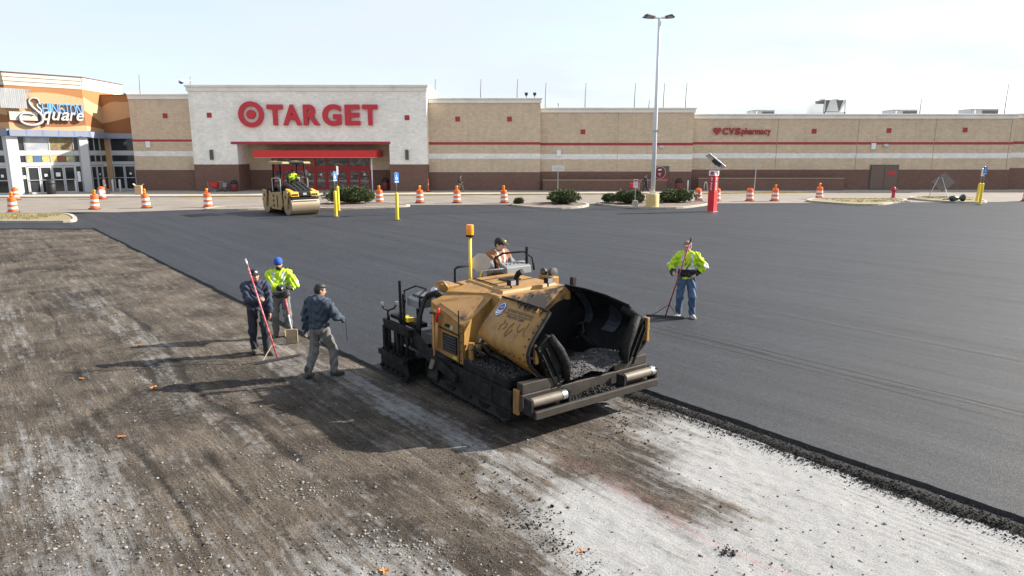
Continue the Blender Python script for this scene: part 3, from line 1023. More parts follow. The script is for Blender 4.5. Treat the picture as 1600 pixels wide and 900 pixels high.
# glazed red doors
bays = [-25.45, -23.2, -20.9, -19.7, -17.4, -15.05]
leaves = [2, 2, 1, 2, 2]
frame = smb()
for x in bays:
    frame.box(x - 0.07, x + 0.07, RY + 0.02, RY + 0.2, 0.05, DZ)
frame.box(DX0, DX1, RY + 0.03, RY + 0.19, 2.25, 2.62)
frame.box(DX0, DX1, RY + 0.03, RY + 0.19, DZ - 0.1, DZ)
frame.box(DX0, DX1, RY + 0.03, RY + 0.19, 0.03, 0.12)
fr = frame.build('entrance_frame', 'door_red', store)
for i in range(5):
    a, b = bays[i] + 0.08, bays[i + 1] - 0.08
    pm = ('glass_painted_reflection', 'glass_amber', 'glass_painted_reflection', 'glass_painted_reflection', 'glass_painted_reflection')[i]
    if i == 1:
        smb().box(a, (a + b) / 2, RY + 0.1, RY + 0.13, 2.62, DZ - 0.1).build('transom_pane', 'glass_painted_reflection', fr)
        a2 = (a + b) / 2 + 0.02
    else:
        a2 = a
    smb().box(a2, b, RY + 0.1, RY + 0.13, 2.62, DZ - 0.1).build('transom_pane', pm, fr)
    for k in range(leaves[i]):
        w_ = (b - a) / leaves[i]
        x0, x1 = a + k * w_ + 0.01, a + (k + 1) * w_ - 0.01
        d = smb()
        d.box(x0, x0 + 0.11, RY + 0.06, RY + 0.13, 0.13, 2.24)
        d.box(x1 - 0.11, x1, RY + 0.06, RY + 0.13, 0.13, 2.24)
        d.box(x0 + 0.11, x1 - 0.11, RY + 0.06, RY + 0.13, 2.06, 2.24)
        d.box(x0 + 0.11, x1 - 0.11, RY + 0.06, RY + 0.13, 0.13, 0.36)
        dr = d.build('door', 'door_red', store)
        smb().box(x0 + 0.11, x1 - 0.11, RY + 0.085, RY + 0.105, 0.36, 2.06).build('pane', 'glass_painted_reflection', dr)
        smb().bar((x0 + 0.1, RY + 0.0, 1.05), (x1 - 0.1, RY + 0.0, 1.05), 0.05, 0.05).build('handle', 'alu', dr)
        if (i + k) % 3 != 1:
            smb().box((x0 + x1) / 2 - 0.12, (x0 + x1) / 2 + 0.12, RY + 0.072, RY + 0.08, 1.62, 1.85).build('notice', 'paper', dr)

# accents and fittings on the walls
for x, z, y in ((-35.31, 7.68, SY + 1.1), (-30.34, 7.69, SY), (-10.53, 7.44, SY), (-5.54, 7.36, SY + 1.1), (-0.26, 7.36, SY + 1.1), (7.32, 6.11, SY + 1.7), (14.78, 6.11, SY + 1.7), (31.49, 6.19, SY + 2.5), (39.28, 6.26, SY + 2.5), (47.21, 6.32, SY + 2.5)):
    smb().box(x - 0.24, x + 0.24, y - 0.04, y + 0.05, z - 0.24, z + 0.24).build('accent_tile', 'stripe_red', store, bevel=0.01)
for x in (-30.4, -10.63):
    smb().box(x - 0.16, x + 0.16, SY - 0.22, SY - 0.002, 3.3, 4.3).build('wall_light', 'fixture_dark', store, bevel=0.03)
for x, y, z in ((-37.3, SY + 1.1, 4.81), (4.85, SY + 1.7, 3.95), (37.79, SY + 2.5, 4.66)):
    smb().box(x - 0.22, x + 0.22, y - 0.18, y - 0.015, z - 0.32, z + 0.32).build('utility_box', 'white_paint', store, bevel=0.02)
for x, y, z in ((15.44, SY + 1.7, 4.6), (39.04, SY + 2.5, 4.74)):
    k = smb()
    k.box(x - 0.24, x + 0.24, y - 0.22, y - 0.015, z - 0.1, z + 0.14)
    k.box(x - 0.2, x + 0.2, y - 0.26, y - 0.22, z - 0.13, z + 0.02)
    k.build('wall_pack_lamp', 'alu', store, bevel=0.02)
mat('joint_tan', (0.34, 0.245, 0.17), 0.9)
for x in (27.7, 36.1, 44.15, 52.0):
    smb().box(x - 0.025, x + 0.025, SY + 2.5 - 0.014, SY + 2.52, 2.3, 7.45).build('control_joint', 'joint_tan', store)
smb().box(10.9, 10.93, SY + 1.7 - 0.014, SY + 1.72, 2.1, 8.05).build('control_joint', 'joint_tan', store)
# service doors
d = smb()
d.box(37.7, 40.7, SY + 2.40, SY + 2.55, 0.2, 2.75)
sd = d.build('service_door', 'fixture_dark', store)
mat('door_brown', (0.16, 0.105, 0.08), 0.6, var=0.1)
for a, b in ((37.8, 39.18), (39.22, 40.6)):
    smb().box(a, b, SY + 2.36, SY + 2.40, 0.22, 2.65).build('door_leaf', 'door_brown', sd, bevel=0.01)
smb().box(39.6, 40.35, SY + 2.345, SY + 2.358, 1.75, 2.05).build('door_notice', 'bright_red', sd)
d = smb()
d.box(15.0, 16.35, SY + 1.60, SY + 1.75, 0.1, 2.62)
sd2 = d.build('service_door', 'fixture_dark', store)
smb().box(15.08, 16.27, SY + 1.57, SY + 1.60, 0.12, 2.5).build('door_leaf', 'door_brown', sd2)

# ---------------------------------------------------------------- store sign
sg = empty('store_sign', (-20, SY, 7.7), 0, 'large red letters and ringed target emblem on the white entrance block', 'sign')
M0 = T(-Vector((-20, SY, 7.7)))


def ring(r0, r1, y0, y1, cx, cz, seg=56):
    b = MB(M0)
    vs, fs = [], []
    for k in range(seg):
        t = 2 * math.pi * k / seg
        for r_, y in ((r1, y0), (r1, y1), (r0, y1), (r0, y0)):
            vs.append((cx + r_ * math.cos(t), y, cz + r_ * math.sin(t)))
    for k in range(seg):
        a, b2 = 4 * k, 4 * ((k + 1) % seg)
        for j in range(4):
            fs.append((a + j, a + (j + 1) % 4, b2 + (j + 1) % 4, b2 + j))
    return b.add(vs, fs)


ring(0.80, 1.27, SY - 0.30, SY - 0.08, -26.07, 7.75).build('emblem_ring', 'sign_red', sg)
b = MB(M0 @ T((-26.07, SY - 0.08, 7.75)) @ Matrix.Rotation(R(90), 4, 'X'))
b.lathe([(0.46, 0), (0.46, 0.22)], 40)
b.build('emblem_dot', 'sign_red', sg)
for ch, a, c_ in (('T', -24.46, -22.86), ('A', -22.90, -21.05), ('R', -20.85, -19.2), ('G', -18.95, -17.05), ('E', -16.70, -15.18), ('T', -14.94, -13.40)):
    zz = 6.62 if ch == 'G' else 6.68
    hh = 2.12 if ch == 'G' else 2.02
    o = text_obj('letter', ch, 'sign_red', sg, Vector((a + 20, -0.08, zz - 7.7)), (1, 0, 0), (0, 0, 1), c_ - a, hh, 0.24, 0.042, res=6)

# pharmacy sign: heart, three capitals, small word
ps = empty('pharmacy_sign', (24, SY + 2.5, 6.1), 0, 'small red heart and pharmacy lettering on the tan wall', 'sign')
hx = []
for k in range(36):
    t = 2 * math.pi * k / 36
    hx.append((16 * math.sin(t) ** 3, 13 * math.cos(t) - 5 * math.cos(2 * t) - 2 * math.cos(3 * t) - math.cos(4 * t)))
b = MB()
b.prism([(-2.66 + x / 16 * 0.42, 0.13 + y / 16 * 0.42) for x, y in hx], 'xz', -0.2, -0.06)
b.build('heart', 'stripe_red', ps)
for k, ch in enumerate('CVS'):
    text_obj('letter', ch, 'stripe_red', ps, (-2.1 + k * 0.66, -0.06, -0.28), (1, 0, 0), (0, 0, 1), 0.60, 0.72, 0.12, 0.04)
xs_ = -0.08
for ch, w_ in (('p', 0.33), ('h', 0.33), ('a', 0.33), ('r', 0.22), ('m', 0.52), ('a', 0.33), ('c', 0.31), ('y', 0.34)):
    lo = -0.42 if ch in 'py' else -0.24
    hi_ = 0.44 if ch == 'h' else 0.24
    text_obj('letter', ch, 'stripe_red', ps, (xs_, -0.06, lo), (1, 0, 0), (0, 0, 1), w_, hi_ - lo, 0.10, 0.012)
    xs_ += w_ + 0.045

# roof: lightning rods, cameras, air handlers
ordn = ['leftmost', 'second', 'third', 'fourth', 'fifth', 'sixth', 'seventh', 'eighth', 'ninth', 'tenth', 'eleventh', 'twelfth', 'thirteenth']
rods = [(-38.45, 11.9, 9.0), (-33.2, 11.7, 9.5), (-7.95, 11.44, 9.2), (-3.25, 11.44, 9.2), (0.53, 11.44, 9.2), (3.45, 11.05, 8.3), (7.58, 11.05, 8.3), (12.7, 11.05, 8.3), (14.2, 9.35, 8.3), (15.7, 11.05, 8.3), (18.0, 11.05, 8.3), (42.4, 9.58, 7.7), (51.2, 10.99, 7.7)]
for i, (x, zt, zb) in enumerate(rods):
    b = MB()
    b.tube([(0, 0, 0), (0.0, 0, (zt - zb) * 0.5), (0.06, 0, zt - zb)], [0.05, 0.035, 0.025], 6)
    b.box(-0.08, 0.08, -0.08, 0.08, 0, 0.12)
    o = b.build('lightning_rod', 'fixture_dark')
    o.location = (x, 73.2, zb)
    tag(o, 'slim grey lightning rod above the parapet, ' + ordn[i] + (' along the roof' if i == 0 else ' from the left'), 'lightning rod', 'lightning rods along the roof')
for x, y, z, lab in ((-39.6, 72.6, 9.75, 'dome camera on a bracket above the low orange wall'), (-32.9, 70.6, 10.75, 'dome camera on a bracket at the left end of the white block')):
    o_ = empty('dome_camera', (x, y, z), 0, lab, 'camera')
    b = MB()
    b.ball((0, 0, 0.15), 0.24, 0.24, 0.2)
    b.build('dome', 'sign_bluedark', o_, True)
    b = MB()
    b.lathe([(0.26, 0.18), (0.26, 0.3), (0.1, 0.38)], 16)
    b.bar((0, 0, 0.34), (0.9, 0.4, 0.34), 0.06, 0.06)
    b.build('bracket', 'white_paint', o_)
for x, lab in ((1.45, 'small dark loudspeaker on the tan parapet, nearer the white block'), (2.3, 'small dark loudspeaker on the tan parapet, nearer the roof step')):
    b = MB()
    b.box(-0.03, 0.03, -0.03, 0.03, 0, 0.35)
    b.box(-0.16, 0.16, -0.12, 0.12, 0.32, 0.56)
    b.prism([(-0.12, 0.32), (0.12, 0.32), (0.05, 0.2), (-0.05, 0.2)], 'xz', -0.1, 0.1)
    o = b.build('roof_speaker', 'dark_metal', None, bevel=0.02)
    o.location = (x, SY + 1.3, 9.42)
    tag(o, lab, 'speaker')
b = MB()
b.tube([(0, 0, 0), (0, 0, 0.5)], 0.09, 10)
b.lathe([(0.1, 0.4), (0.2, 0.42), (0.2, 0.55), (0.05, 0.62)], 12)
o = b.build('roof_vent', 'steel', None, True)
o.location = (4.9, 74.0, 8.45)
tag(o, 'small capped vent pipe just right of the roof step', 'vent')


def rooftop_unit(x0, x1, zt, lab):
    zb = 7.6
    loc = Vector(((x0 + x1) / 2, 77.5, zb))
    e_ = empty('rooftop_unit', loc, 0, lab, 'air conditioner', 'flat air handlers on the roof')
    w_ = x1 - x0
    hgt = zt - zb
    b = MB()
    b.box(-w_ / 2, w_ / 2, -1.1, 1.1, 0.0, hgt)
    b.build('housing', 'steel', e_, bevel=0.03)
    b = MB()
    b.box(-w_ / 2 + 0.9 * w_ / 2.2, w_ / 2 - 0.06, -1.12, -1.09, hgt - 0.62, hgt - 0.1)
    b.build('coil_grille', 'fixture_dark', e_)
    for k in range(3):
        b = MB()
        b.box(-w_ / 2 + 0.05 + k * 0.2 * w_ / 2.2, -w_ / 2 + 0.2 * w_ / 2.2 + k * 0.2 * w_ / 2.2, -1.13, -1.09, hgt - 0.62, hgt - 0.08)
        b.build('louvre_panel', 'white_paint' if k % 2 else 'steel', e_)
    MB().box(-w_ / 2 - 0.05, w_ / 2 + 0.05, -1.16, 1.16, hgt, hgt + 0.06).build('lid', 'alu', e_)


rooftop_unit(26.2, 28.5, 8.48, 'low grey air handler on the roof above the pharmacy sign')
rooftop_unit(41.3, 44.0, 8.52, 'low grey air handler on the roof right of the big fan unit')
rooftop_unit(49.8, 52.8, 8.60, 'low grey air handler on the roof at the far right')
e_ = empty('rooftop_chiller', (34.3, 77, 7.6), 0, 'large white fan chiller with slanted coils on the roof', 'air conditioner')
MB().box(-1.8, -0.7, -1, 1, 0, 1.55).build('cabinet', 'white_paint', e_, bevel=0.03)
for a in (-0.45, 0.98):
    b = MB()
    b.prism([(a - 0.40, 1.95), (a + 0.40, 1.95), (a, 0.7)], 'xz', -0.98, 0.98)
    b.build('coil', 'fixture_dark', e_)
    b = MB()
    b.lathe([(0.42, 1.95), (0.42, 2.1), (0.36, 2.1)], 18, (a, 0, 0))
    b.build('fan_shroud', 'white_paint', e_)
b = MB()
b.prism([(-0.05, 1.95), (0.58, 1.95), (0.95, 0.75), (0.0, 0.75), (-0.42, 0.75)], 'xz', -1.0, 1.0)
b.prism([(1.38, 1.95), (1.62, 1.95), (1.62, 1.75), (1.15, 0.75), (1.0, 0.75)], 'xz', -1.0, 1.0)
b.build('casing', 'alu_white', e_)
b = MB()
b.box(-0.7, 1.7, -1.02, 1.02, 0.45, 0.7)
for x in (-0.6, 1.6):
    b.box(x - 0.06, x + 0.06, -1.02, -0.9, 0, 2.0)
    b.box(x - 0.06, x + 0.06, 0.9, 1.02, 0, 2.0)
b.build('stand', 'alu', e_)

# low walls in front of the store
for x0, x1, y, h_, lab in ((3.2, 15.95, SY + 0.5, 1.25, 'low brown block wall with pale cap behind the shopper pushing a cart'), (19.4, 34.5, SY + 1.3, 1.40, 'low brown block wall with pale cap below the pharmacy sign')):
    e_ = empty('retaining_wall', ((x0 + x1) / 2, y, 0), 0, lab, 'wall')
    m2 = T(-Vector(((x0 + x1) / 2, y, 0)))
    MB(m2).box(x0, x1, y, y + 0.3, -0.2, h_ - 0.07).build('wall', 'block_brown', e_)
    MB(m2).box(x0 - 0.03, x1 + 0.03, y - 0.04, y + 0.34, h_ - 0.07, h_ + 0.03).build('cap', 'joint_tan', e_, bevel=0.01)

mat('cap_maroon', (0.10, 0.02, 0.03), 0.6)
# ================================================================ SHOPPING CENTRE ENTRANCE (left)
mall_loc = Vector((-43, 68, 0))
mall = empty('mall_entrance', mall_loc, 0, 'orange and cream shopping centre entrance tower with glass storefront', 'building')


class Face:
    def __init__(s, a, b):
        a, b = Vector((a[0], a[1], 0)), Vector((b[0], b[1], 0))
        d = b - a
        s.len = d.length
        s.M = T(a - mall_loc) @ Matrix.Rotation(math.atan2(d.y, d.x), 4, 'Z')
        s.W = T(a) @ Matrix.Rotation(math.atan2(d.y, d.x), 4, 'Z')

    def mb(s):
        return MB(s.M)


FA = Face((-72, 64.3), (-46.1, 64.3))
FB = Face((-46.1, 64.3), (-41.95, 69.0))
FC = Face((-41.95, 69.0), (-42.3, 76.5))
FD = Face((-42.14, 72.2), (-38.9, 72.2))


def wave_layers(F, s0, s1, top, curves, mats, bottom):
    """stacked stucco panels whose joints follow the given curves (functions of s)"""
    n = 24
    ss = [s0 + (s1 - s0) * k / n for k in range(n + 1)]
    edges = [lambda s: top] + curves + [lambda s: bottom]
    for i, mm in enumerate(mats):
        up = [(s, edges[i](s)) for s in ss]
        dn = [(s, edges[i + 1](s) - (0.0)) for s in ss]
        pr = 0.03 + 0.025 * (i % 2)
        b = F.mb()
        b.prism(up + dn[::-1], 'xz', -pr, 0.4)
        b.build('wall_panel', mm, mall)


wave_layers(FA, 0, FA.len, 10.0, [lambda s: 9.1 + 0.3 * math.sin(s * 0.5), lambda s: 7.6 + 0.3 * math.sin(s * 0.6 + 1), lambda s: 6.75], ['mall_orange', 'mall_peach', 'mall_brown', 'mall_peach'], 6.0)
wave_layers(FB, 0, FB.len, 10.05, [lambda s: 9.0 + 0.55 * math.sin(0.2 + 0.42 * s), lambda s: 7.55 + 0.12 * math.sin(s * 0.9) + 0.35 * sstep(4.5, 6.3, s), lambda s: 6.75 - 0.35 * math.sin(s * 0.45)], ['mall_orange', 'mall_peach', 'mall_brown', 'mall_peach'], 6.0)
wave_layers(FC, 0, FC.len, 10.05, [lambda s: 9.35 - 0.3 * s + 0.02 * s * s, lambda s: 8.05 - 0.36 * s, lambda s: 6.6 - 0.08 * s], ['mall_orange', 'mall_peach', 'mall_brown', 'mall_peach'], 5.8)
wave_layers(FD, 0, FD.len, 9.72, [lambda s: 8.5 + 0.62 * math.sin(min(s * 0.95, 1.9)), lambda s: 6.95 + 0.68 * (s / 3.2) ** 1.2], ['mall_orange', 'mall_peach', 'mall_brown'], 5.85)
for F, a, b, top in ((FA, 0, FA.len + 0.1, 11.2), (FB, 0.0, FB.len, 11.2), (FC, 0.0, FC.len, 11.2)):
    for k, (z0, z1, pr) in enumerate(((10.05, 10.43, 0.06), (10.44, 10.80, 0.12), (10.81, 11.16, 0.18))):
        F.mb().box(a, b, -pr, 0.5, z0, z1).build('parapet_band', 'mall_cream', mall)
    F.mb().box(a, b + 0.1, -0.25, 0.5, 11.16, 11.22).build('parapet_cap', 'cap_maroon', mall)
FD.mb().box(0, FD.len, -0.08, 0.5, 9.72, 9.82).build('parapet_cap', 'mall_brown', mall)
# roof body behind the parapets so the tower is solid from the side
b = MB(T(-mall_loc))
b.prism([(-72, 64.9), (-46.4, 64.9), (-42.6, 69.3), (-42.9, 76.3), (-72, 76.3)], 'xy', 9.5, 10.2)
b.build('roof', 'offwhite', mall)
# blue perforated fascia
for F, a, b_, z0, z1, split in ((FA, 0, FA.len, 5.6, 6.15, 14), (FB, -0.1, FB.len + 0.15, 5.54, 6.1, 5), (FC, -0.1, 3.2, 5.48, 6.02, 2), (FD, -0.1, FD.len, 5.46, 5.95, 2)):
    F.mb().box(a, b_, -0.5, 0.3, z0, z1).build('fascia', 'mall_blue', mall)
    for k in range(split + 1):
        s_ = a + (b_ - a) * k / split
        F.mb().box(s_ - 0.07, s_ + 0.07, -0.515, -0.49, z0 - 0.01, z1 + 0.01).build('fascia_trim', 'mall_bluebright', mall)
    F.mb().box(a, b_, -0.52, -0.48, z0 - 0.03, z0 + 0.04).build('fascia_trim', 'mall_bluebright', mall)


def glazing(F, s0, s1, z0, z1, nx, name='window', mm='glass_dark', fr='alu_white', th=0.09):
    b = F.mb()
    for k in range(nx + 1):
        s_ = s0 + (s1 - s0) * k / nx
        b.box(s_ - th / 2, s_ + th / 2, 0.0, 0.14, z0, z1)
    b.box(s0, s1, 0.005, 0.135, z0, z0 + th)
    b.box(s0, s1, 0.005, 0.135, z1 - th, z1)
    o = b.build(name, fr, mall)
    for k in range(nx):
        a = s0 + (s1 - s0) * k / nx + th / 2
        c = s0 + (s1 - s0) * (k + 1) / nx - th / 2
        F.mb().box(a, c, 0.06, 0.09, z0 + th, z1 - th).build('pane', mm, o)
    return o


# 45 degree face: columns, upper windows, transom, four doors
for s0, s1 in ((-0.45, 0.45), (5.45, 6.2)):
    FB.mb().box(s0, s1, -0.25, 0.3, -0.1, 5.55).build('column', 'alu_white', mall, bevel=0.02)
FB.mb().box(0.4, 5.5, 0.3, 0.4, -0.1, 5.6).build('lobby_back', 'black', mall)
for z0, z1 in ((2.78, 3.02), (3.82, 4.12)):
    FB.mb().box(0.4, 5.5, -0.02, 0.16, z0, z1).build('transom_rail', 'alu_white', mall)
wu = glazing(FB, 0.45, 0.98, 4.12, 5.54, 1)
wu = glazing(FB, 4.98, 5.45, 4.12, 5.54, 1)
wu = glazing(FB, 0.98, 4.98, 4.12, 5.54, 2)
FB.mb().box(1.05, 2.92, 0.035, 0.05, 4.22, 5.44).build('poster', 'poster_white', wu)
FB.mb().box(3.05, 4.92, 0.035, 0.05, 4.22, 5.44).build('poster', 'poster_food', wu)
wt = glazing(FB, 0.45, 0.98, 3.02, 3.82, 1)
wt = glazing(FB, 4.98, 5.45, 3.02, 3.82, 1)
wt = glazing(FB, 0.98, 4.98, 3.02, 3.82, 2)
for a, c, mm in ((1.04, 1.5, 'poster_yellow'), (1.54, 2.22, 'poster_blue'), (2.26, 2.92, 'poster_yellow'), (3.05, 3.5, 'poster_yellow'), (3.54, 4.22, 'poster_orange'), (4.26, 4.92, 'poster_green')):
    FB.mb().box(a, c, 0.035, 0.05, 3.13, 3.72).build('poster', mm, wt)
wl = glazing(FB, 0.45, 0.88, 0.12, 2.78, 1)
FB.mb().box(0.55, 0.78, 0.03, 0.045, 1.6, 1.9).build('notice', 'paper', wl)
wl = glazing(FB, 4.95, 5.45, 0.12, 2.78, 1)
FB.mb().box(5.05, 5.32, 0.03, 0.045, 1.2, 2.2).build('notice', 'paper', wl)


def mall_door(F, s0, s1, note=None):
    b = F.mb()
    z1 = 2.74
    b.box(s0, s0 + 0.1, -0.02, 0.1, 0.1, z1)
    b.box(s1 - 0.1, s1, -0.02, 0.1, 0.1, z1)
    b.box(s0 + 0.1, s1 - 0.1, -0.02, 0.1, z1 - 0.14, z1)
    b.box(s0 + 0.1, s1 - 0.1, -0.02, 0.1, 0.1, 0.32)
    o = b.build('door', 'alu_white', mall)
    F.mb().box(s0 + 0.1, s1 - 0.1, 0.03, 0.05, 0.32, z1 - 0.14).build('pane', 'glass_dark', o)
    F.mb().bar((s0 + 0.08, -0.05, 1.45), (s1 - 0.08, -0.05, 1.45), 0.05, 0.06).build('push_bar', 'alu', o)
    if note:
        F.mb().box((s0 + s1) / 2 - note / 2, (s0 + s1) / 2 + note / 2, 0.012, 0.025, 1.75, 1.75 + note).build('notice', 'paper', o)


for k in range(4):
    mall_door(FB, 0.93 + k * 1.0, 0.93 + (k + 1) * 1.0 - 0.03, (0, 0.26, 0.38, 0)[k])
# front face at the far left
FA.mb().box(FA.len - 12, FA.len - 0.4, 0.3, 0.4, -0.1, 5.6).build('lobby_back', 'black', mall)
for k in range(4):
    s_ = FA.len - 0.45 - k * 2.6
    FA.mb().box(s_ - 0.25, s_ + 0.0, -0.2, 0.3, -0.1, 5.6).build('column', 'alu_white', mall)
    glazing(FA, s_ - 2.6, s_ - 0.25, 4.12, 5.6, 2)
    glazing(FA, s_ - 2.6, s_ - 0.25, 3.02, 3.85, 2)
    FA.mb().box(s_ - 2.6, s_ - 0.25, -0.02, 0.16, 3.85, 4.12).build('transom_rail', 'alu_white', mall)
    for j in range(2):
        mall_door(FA, s_ - 2.55 + j * 1.15, s_ - 2.55 + j * 1.15 + 1.12, 0.25)
    FA.mb().box(s_ - 2.6, s_ - 0.25, -0.02, 0.16, 2.76, 3.02).build('transom_rail', 'alu_white', mall)
# side face and the small front face
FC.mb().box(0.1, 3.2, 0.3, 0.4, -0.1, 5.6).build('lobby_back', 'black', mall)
for z0, z1 in ((2.78, 3.02), (3.82, 4.12)):
    FC.mb().box(0.1, 3.2, -0.02, 0.16, z0, z1).build('transom_rail', 'alu_white', mall)
    FD.mb().box(0.55, 2.95, -0.02, 0.16, z0, z1).build('transom_rail', 'alu_white', mall)
for z0, z1 in ((4.12, 5.5), (3.02, 3.82)):
    glazing(FC, 0.1, 3.2, z0, z1, 3)
    glazing(FD, 0.55, 2.95, z0, z1, 1)
for k in range(3):
    mall_door(FC, 0.12 + k * 1.03, 0.12 + (k + 1) * 1.03 - 0.03, 0.2 if k == 1 else None)
for k in range(2):
    mall_door(FD, 0.6 + k * 1.17, 0.6 + (k + 1) * 1.17 - 0.03, 0.22 if k else None)
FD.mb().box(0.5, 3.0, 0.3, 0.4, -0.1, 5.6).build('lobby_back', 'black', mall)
FD.mb().box(0.02, 0.55, -0.1, 0.3, -0.1, 5.5).build('column', 'mall_peach', mall)
FD.mb().box(2.95, 3.24, -0.1, 0.3, -0.1, 5.5).build('column', 'mall_peach', mall)

# centre sign on the 45 degree face
W = FB.W
ms_loc = W @ Vector((3.2, -0.3, 8))
ms = empty('mall_sign', ms_loc, 0, 'blue serif letters over white script lettering on the orange entrance tower', 'sign')
MS = T(-ms_loc) @ W


def face_text(ch, mm, s0, z0, w_, h_, dep, off, d_, shear=0.0, name='letter'):
    V, F = text_data(ch, 0.5, off, shear, 5)
    xs = [v.x for v in V]
    ys = [v.y for v in V]
    x0, x1, y0, y1 = min(xs), max(xs), min(ys), max(ys)
    P = [tuple(MS @ Vector((s0 + (v.x - x0) / (x1 - x0) * w_, -d_ + -(v.z + 0.5) * dep, z0 + (v.y - y0) / (y1 - y0) * h_))) for v in V]
    me = bpy.data.meshes.new(name)
    me.from_pydata(P, [], F)
    return finish(me, name, mm, ms, False, 0)


word = 'SHINGTON'
wd_ = [0.42, 0.56, 0.24, 0.54, 0.52, 0.46, 0.52, 0.54]
s_ = 2.32
for ch, w_ in zip(word, wd_):
    h0 = 7.62
    face_text(ch, 'sign_bluedark', s_ + 0.03, h0 - 0.03, w_ - 0.02, 1.02, 0.10, 0.02, 0.05)
    face_text(ch, 'sign_blue' if ch != 'S' or s_ > 2.5 else 'sign_white', s_, h0, w_ - 0.04, 0.98, 0.06, 0.0, 0.16)
    # serifs at foot and head
    b = MB(MS)
    if ch in 'HIN':
        for q in ((0.05, w_ - 0.09) if ch != 'I' else ((w_ - 0.04) / 2,)):
            for z_ in (h0 - 0.01, h0 + 0.93):
                b.box(s_ + q - 0.10, s_ + q + 0.10, -0.225, -0.16, z_, z_ + 0.06)
    elif ch == 'T':
        b.box(s_ + 0.12, s_ + 0.32, -0.225, -0.16, h0 - 0.01, h0 + 0.05)
    if b.v:
        b.build('serif', 'sign_blue', ms)
    s_ += w_ + 0.0
for i, (ch, w_) in enumerate(zip('quare', (0.72, 0.78, 0.74, 0.56, 0.68))):
    lo = 6.62 if ch == 'q' else 7.02
    s0 = 2.66 + (0, 0.74, 1.48, 2.2, 2.8)[i]
    face_text(ch, 'sign_bluedark', s0 + 0.03, lo - 0.03, w_, 7.80 - lo, 0.06, 0.03, 0.22, 0.34)
    face_text(ch, 'sign_white', s0, lo, w_, 7.82 - lo, 0.06, 0.014, 0.30, 0.34)
# the tall script S
pts = []
ctrl = [(2.55, 8.55), (2.42, 8.92), (2.0, 8.98), (1.72, 8.70), (1.85, 8.30), (2.25, 7.85), (2.62, 7.40), (2.58, 6.88), (2.10, 6.58), (1.45, 6.55), (0.95, 6.80), (0.85, 7.25), (1.15, 7.55), (1.70, 7.55), (2.05, 7.45)]
for i in range(len(ctrl) - 1):
    p0, p1, p2, p3 = ctrl[max(0, i - 1)], ctrl[i], ctrl[i + 1], ctrl[min(len(ctrl) - 1, i + 2)]
    for k in range(6):
        t = k / 6
        pts.append(tuple(0.5 * ((2 * p1[a]) + (-p0[a] + p2[a]) * t + (2 * p0[a] - 5 * p1[a] + 4 * p2[a] - p3[a]) * t * t + (-p0[a] + 3 * p1[a] - 3 * p2[a] + p3[a]) * t ** 3) for a in (0, 1)))
n = len(pts)
for mm, yy, ex in (('sign_bluedark', -0.16, 0.03), ('sign_white', -0.26, 0.0)):
    b = MB(MS)
    b.tube([(p[0], yy, p[1]) for p in pts], [ex + 0.05 + 0.075 * math.sin(math.pi * i / n) ** 2 for i in range(n)], 8)
    b.build('script_letter', mm, ms, True)
FBp = MB(MS)
FBp.box(0.1, 2.3, -0.16, -0.05, 6.95, 7.75)
FBp.build('backer_panel', 'mall_cream', ms)
# loose metal sheet over the first letters, with a bent strip
e_ = empty('metal_sheet', W @ Vector((0.6, -0.4, 8.9)), 0, 'loose grey corrugated metal sheet covering the start of the sign', 'metal sheet')
MP = T(-(W @ Vector((0.6, -0.4, 8.9)))) @ W
b = MB(MP)
n = 26
prof = [(-0.55 + 2.05 * k / n, -0.42 - 0.007 * (k % 2)) for k in range(n + 1)]
b.prism(prof + [(p[0], p[1] + 0.02) for p in prof[::-1]], 'xy', 8.0, 9.75)
b.build('sheet', 'panel_metal', e_)
b = MB(MP)
b.bar((1.5, -0.42, 9.72), (1.95, -0.42, 9.68), 0.03, 0.06)
b.bar((1.62, -0.42, 9.7), (1.66, -0.42, 8.95), 0.12, 0.03)
b.bar((1.80, -0.42, 9.7), (1.66, -0.42, 8.95), 0.04, 0.03)
b.build('bent_strip', 'steel', e_)

# ================================================================ SIDEWALK
sw = [(-90, 60.5), (-44, 61.6), (-30, 62.6), (-8, 65.2), (12, 67.0), (30, 69.2), (45, 70.3), (110, 72.0)]
b = MB()
b.prism(sw + [(110, 95), (-90, 95)], 'xy', -0.05, 0.15)
walk = b.build('sidewalk', 'concrete')
tag(walk, kind='structure')
for i in range(len(sw) - 1):
    (x0, y0), (x1, y1) = sw[i], sw[i + 1]
    mm = 'kerb_yellow' if 1 < i < 5 else 'kerb'
    n = max(1, int((x1 - x0) / 3.05))
    for k in range(n):
        a, c = k / n, (k + 1) / n
        xa, ya, xb, yb = x0 + (x1 - x0) * a, y0 + (y1 - y0) * a, x0 + (x1 - x0) * c - 0.02, y0 + (y1 - y0) * c
        if xb < -55 or xa > 62:
            continue
        b = MB()
        b.hexa([(xa, ya - 0.16, -0.05), (xb, yb - 0.16, -0.05), (xb, yb, -0.05), (xa, ya, -0.05), (xa, ya - 0.14, 0.165), (xb, yb - 0.14, 0.165), (xb, yb, 0.165), (xa, ya, 0.165)])
        b.build('kerb_stone', mm, walk, bevel=0.015)
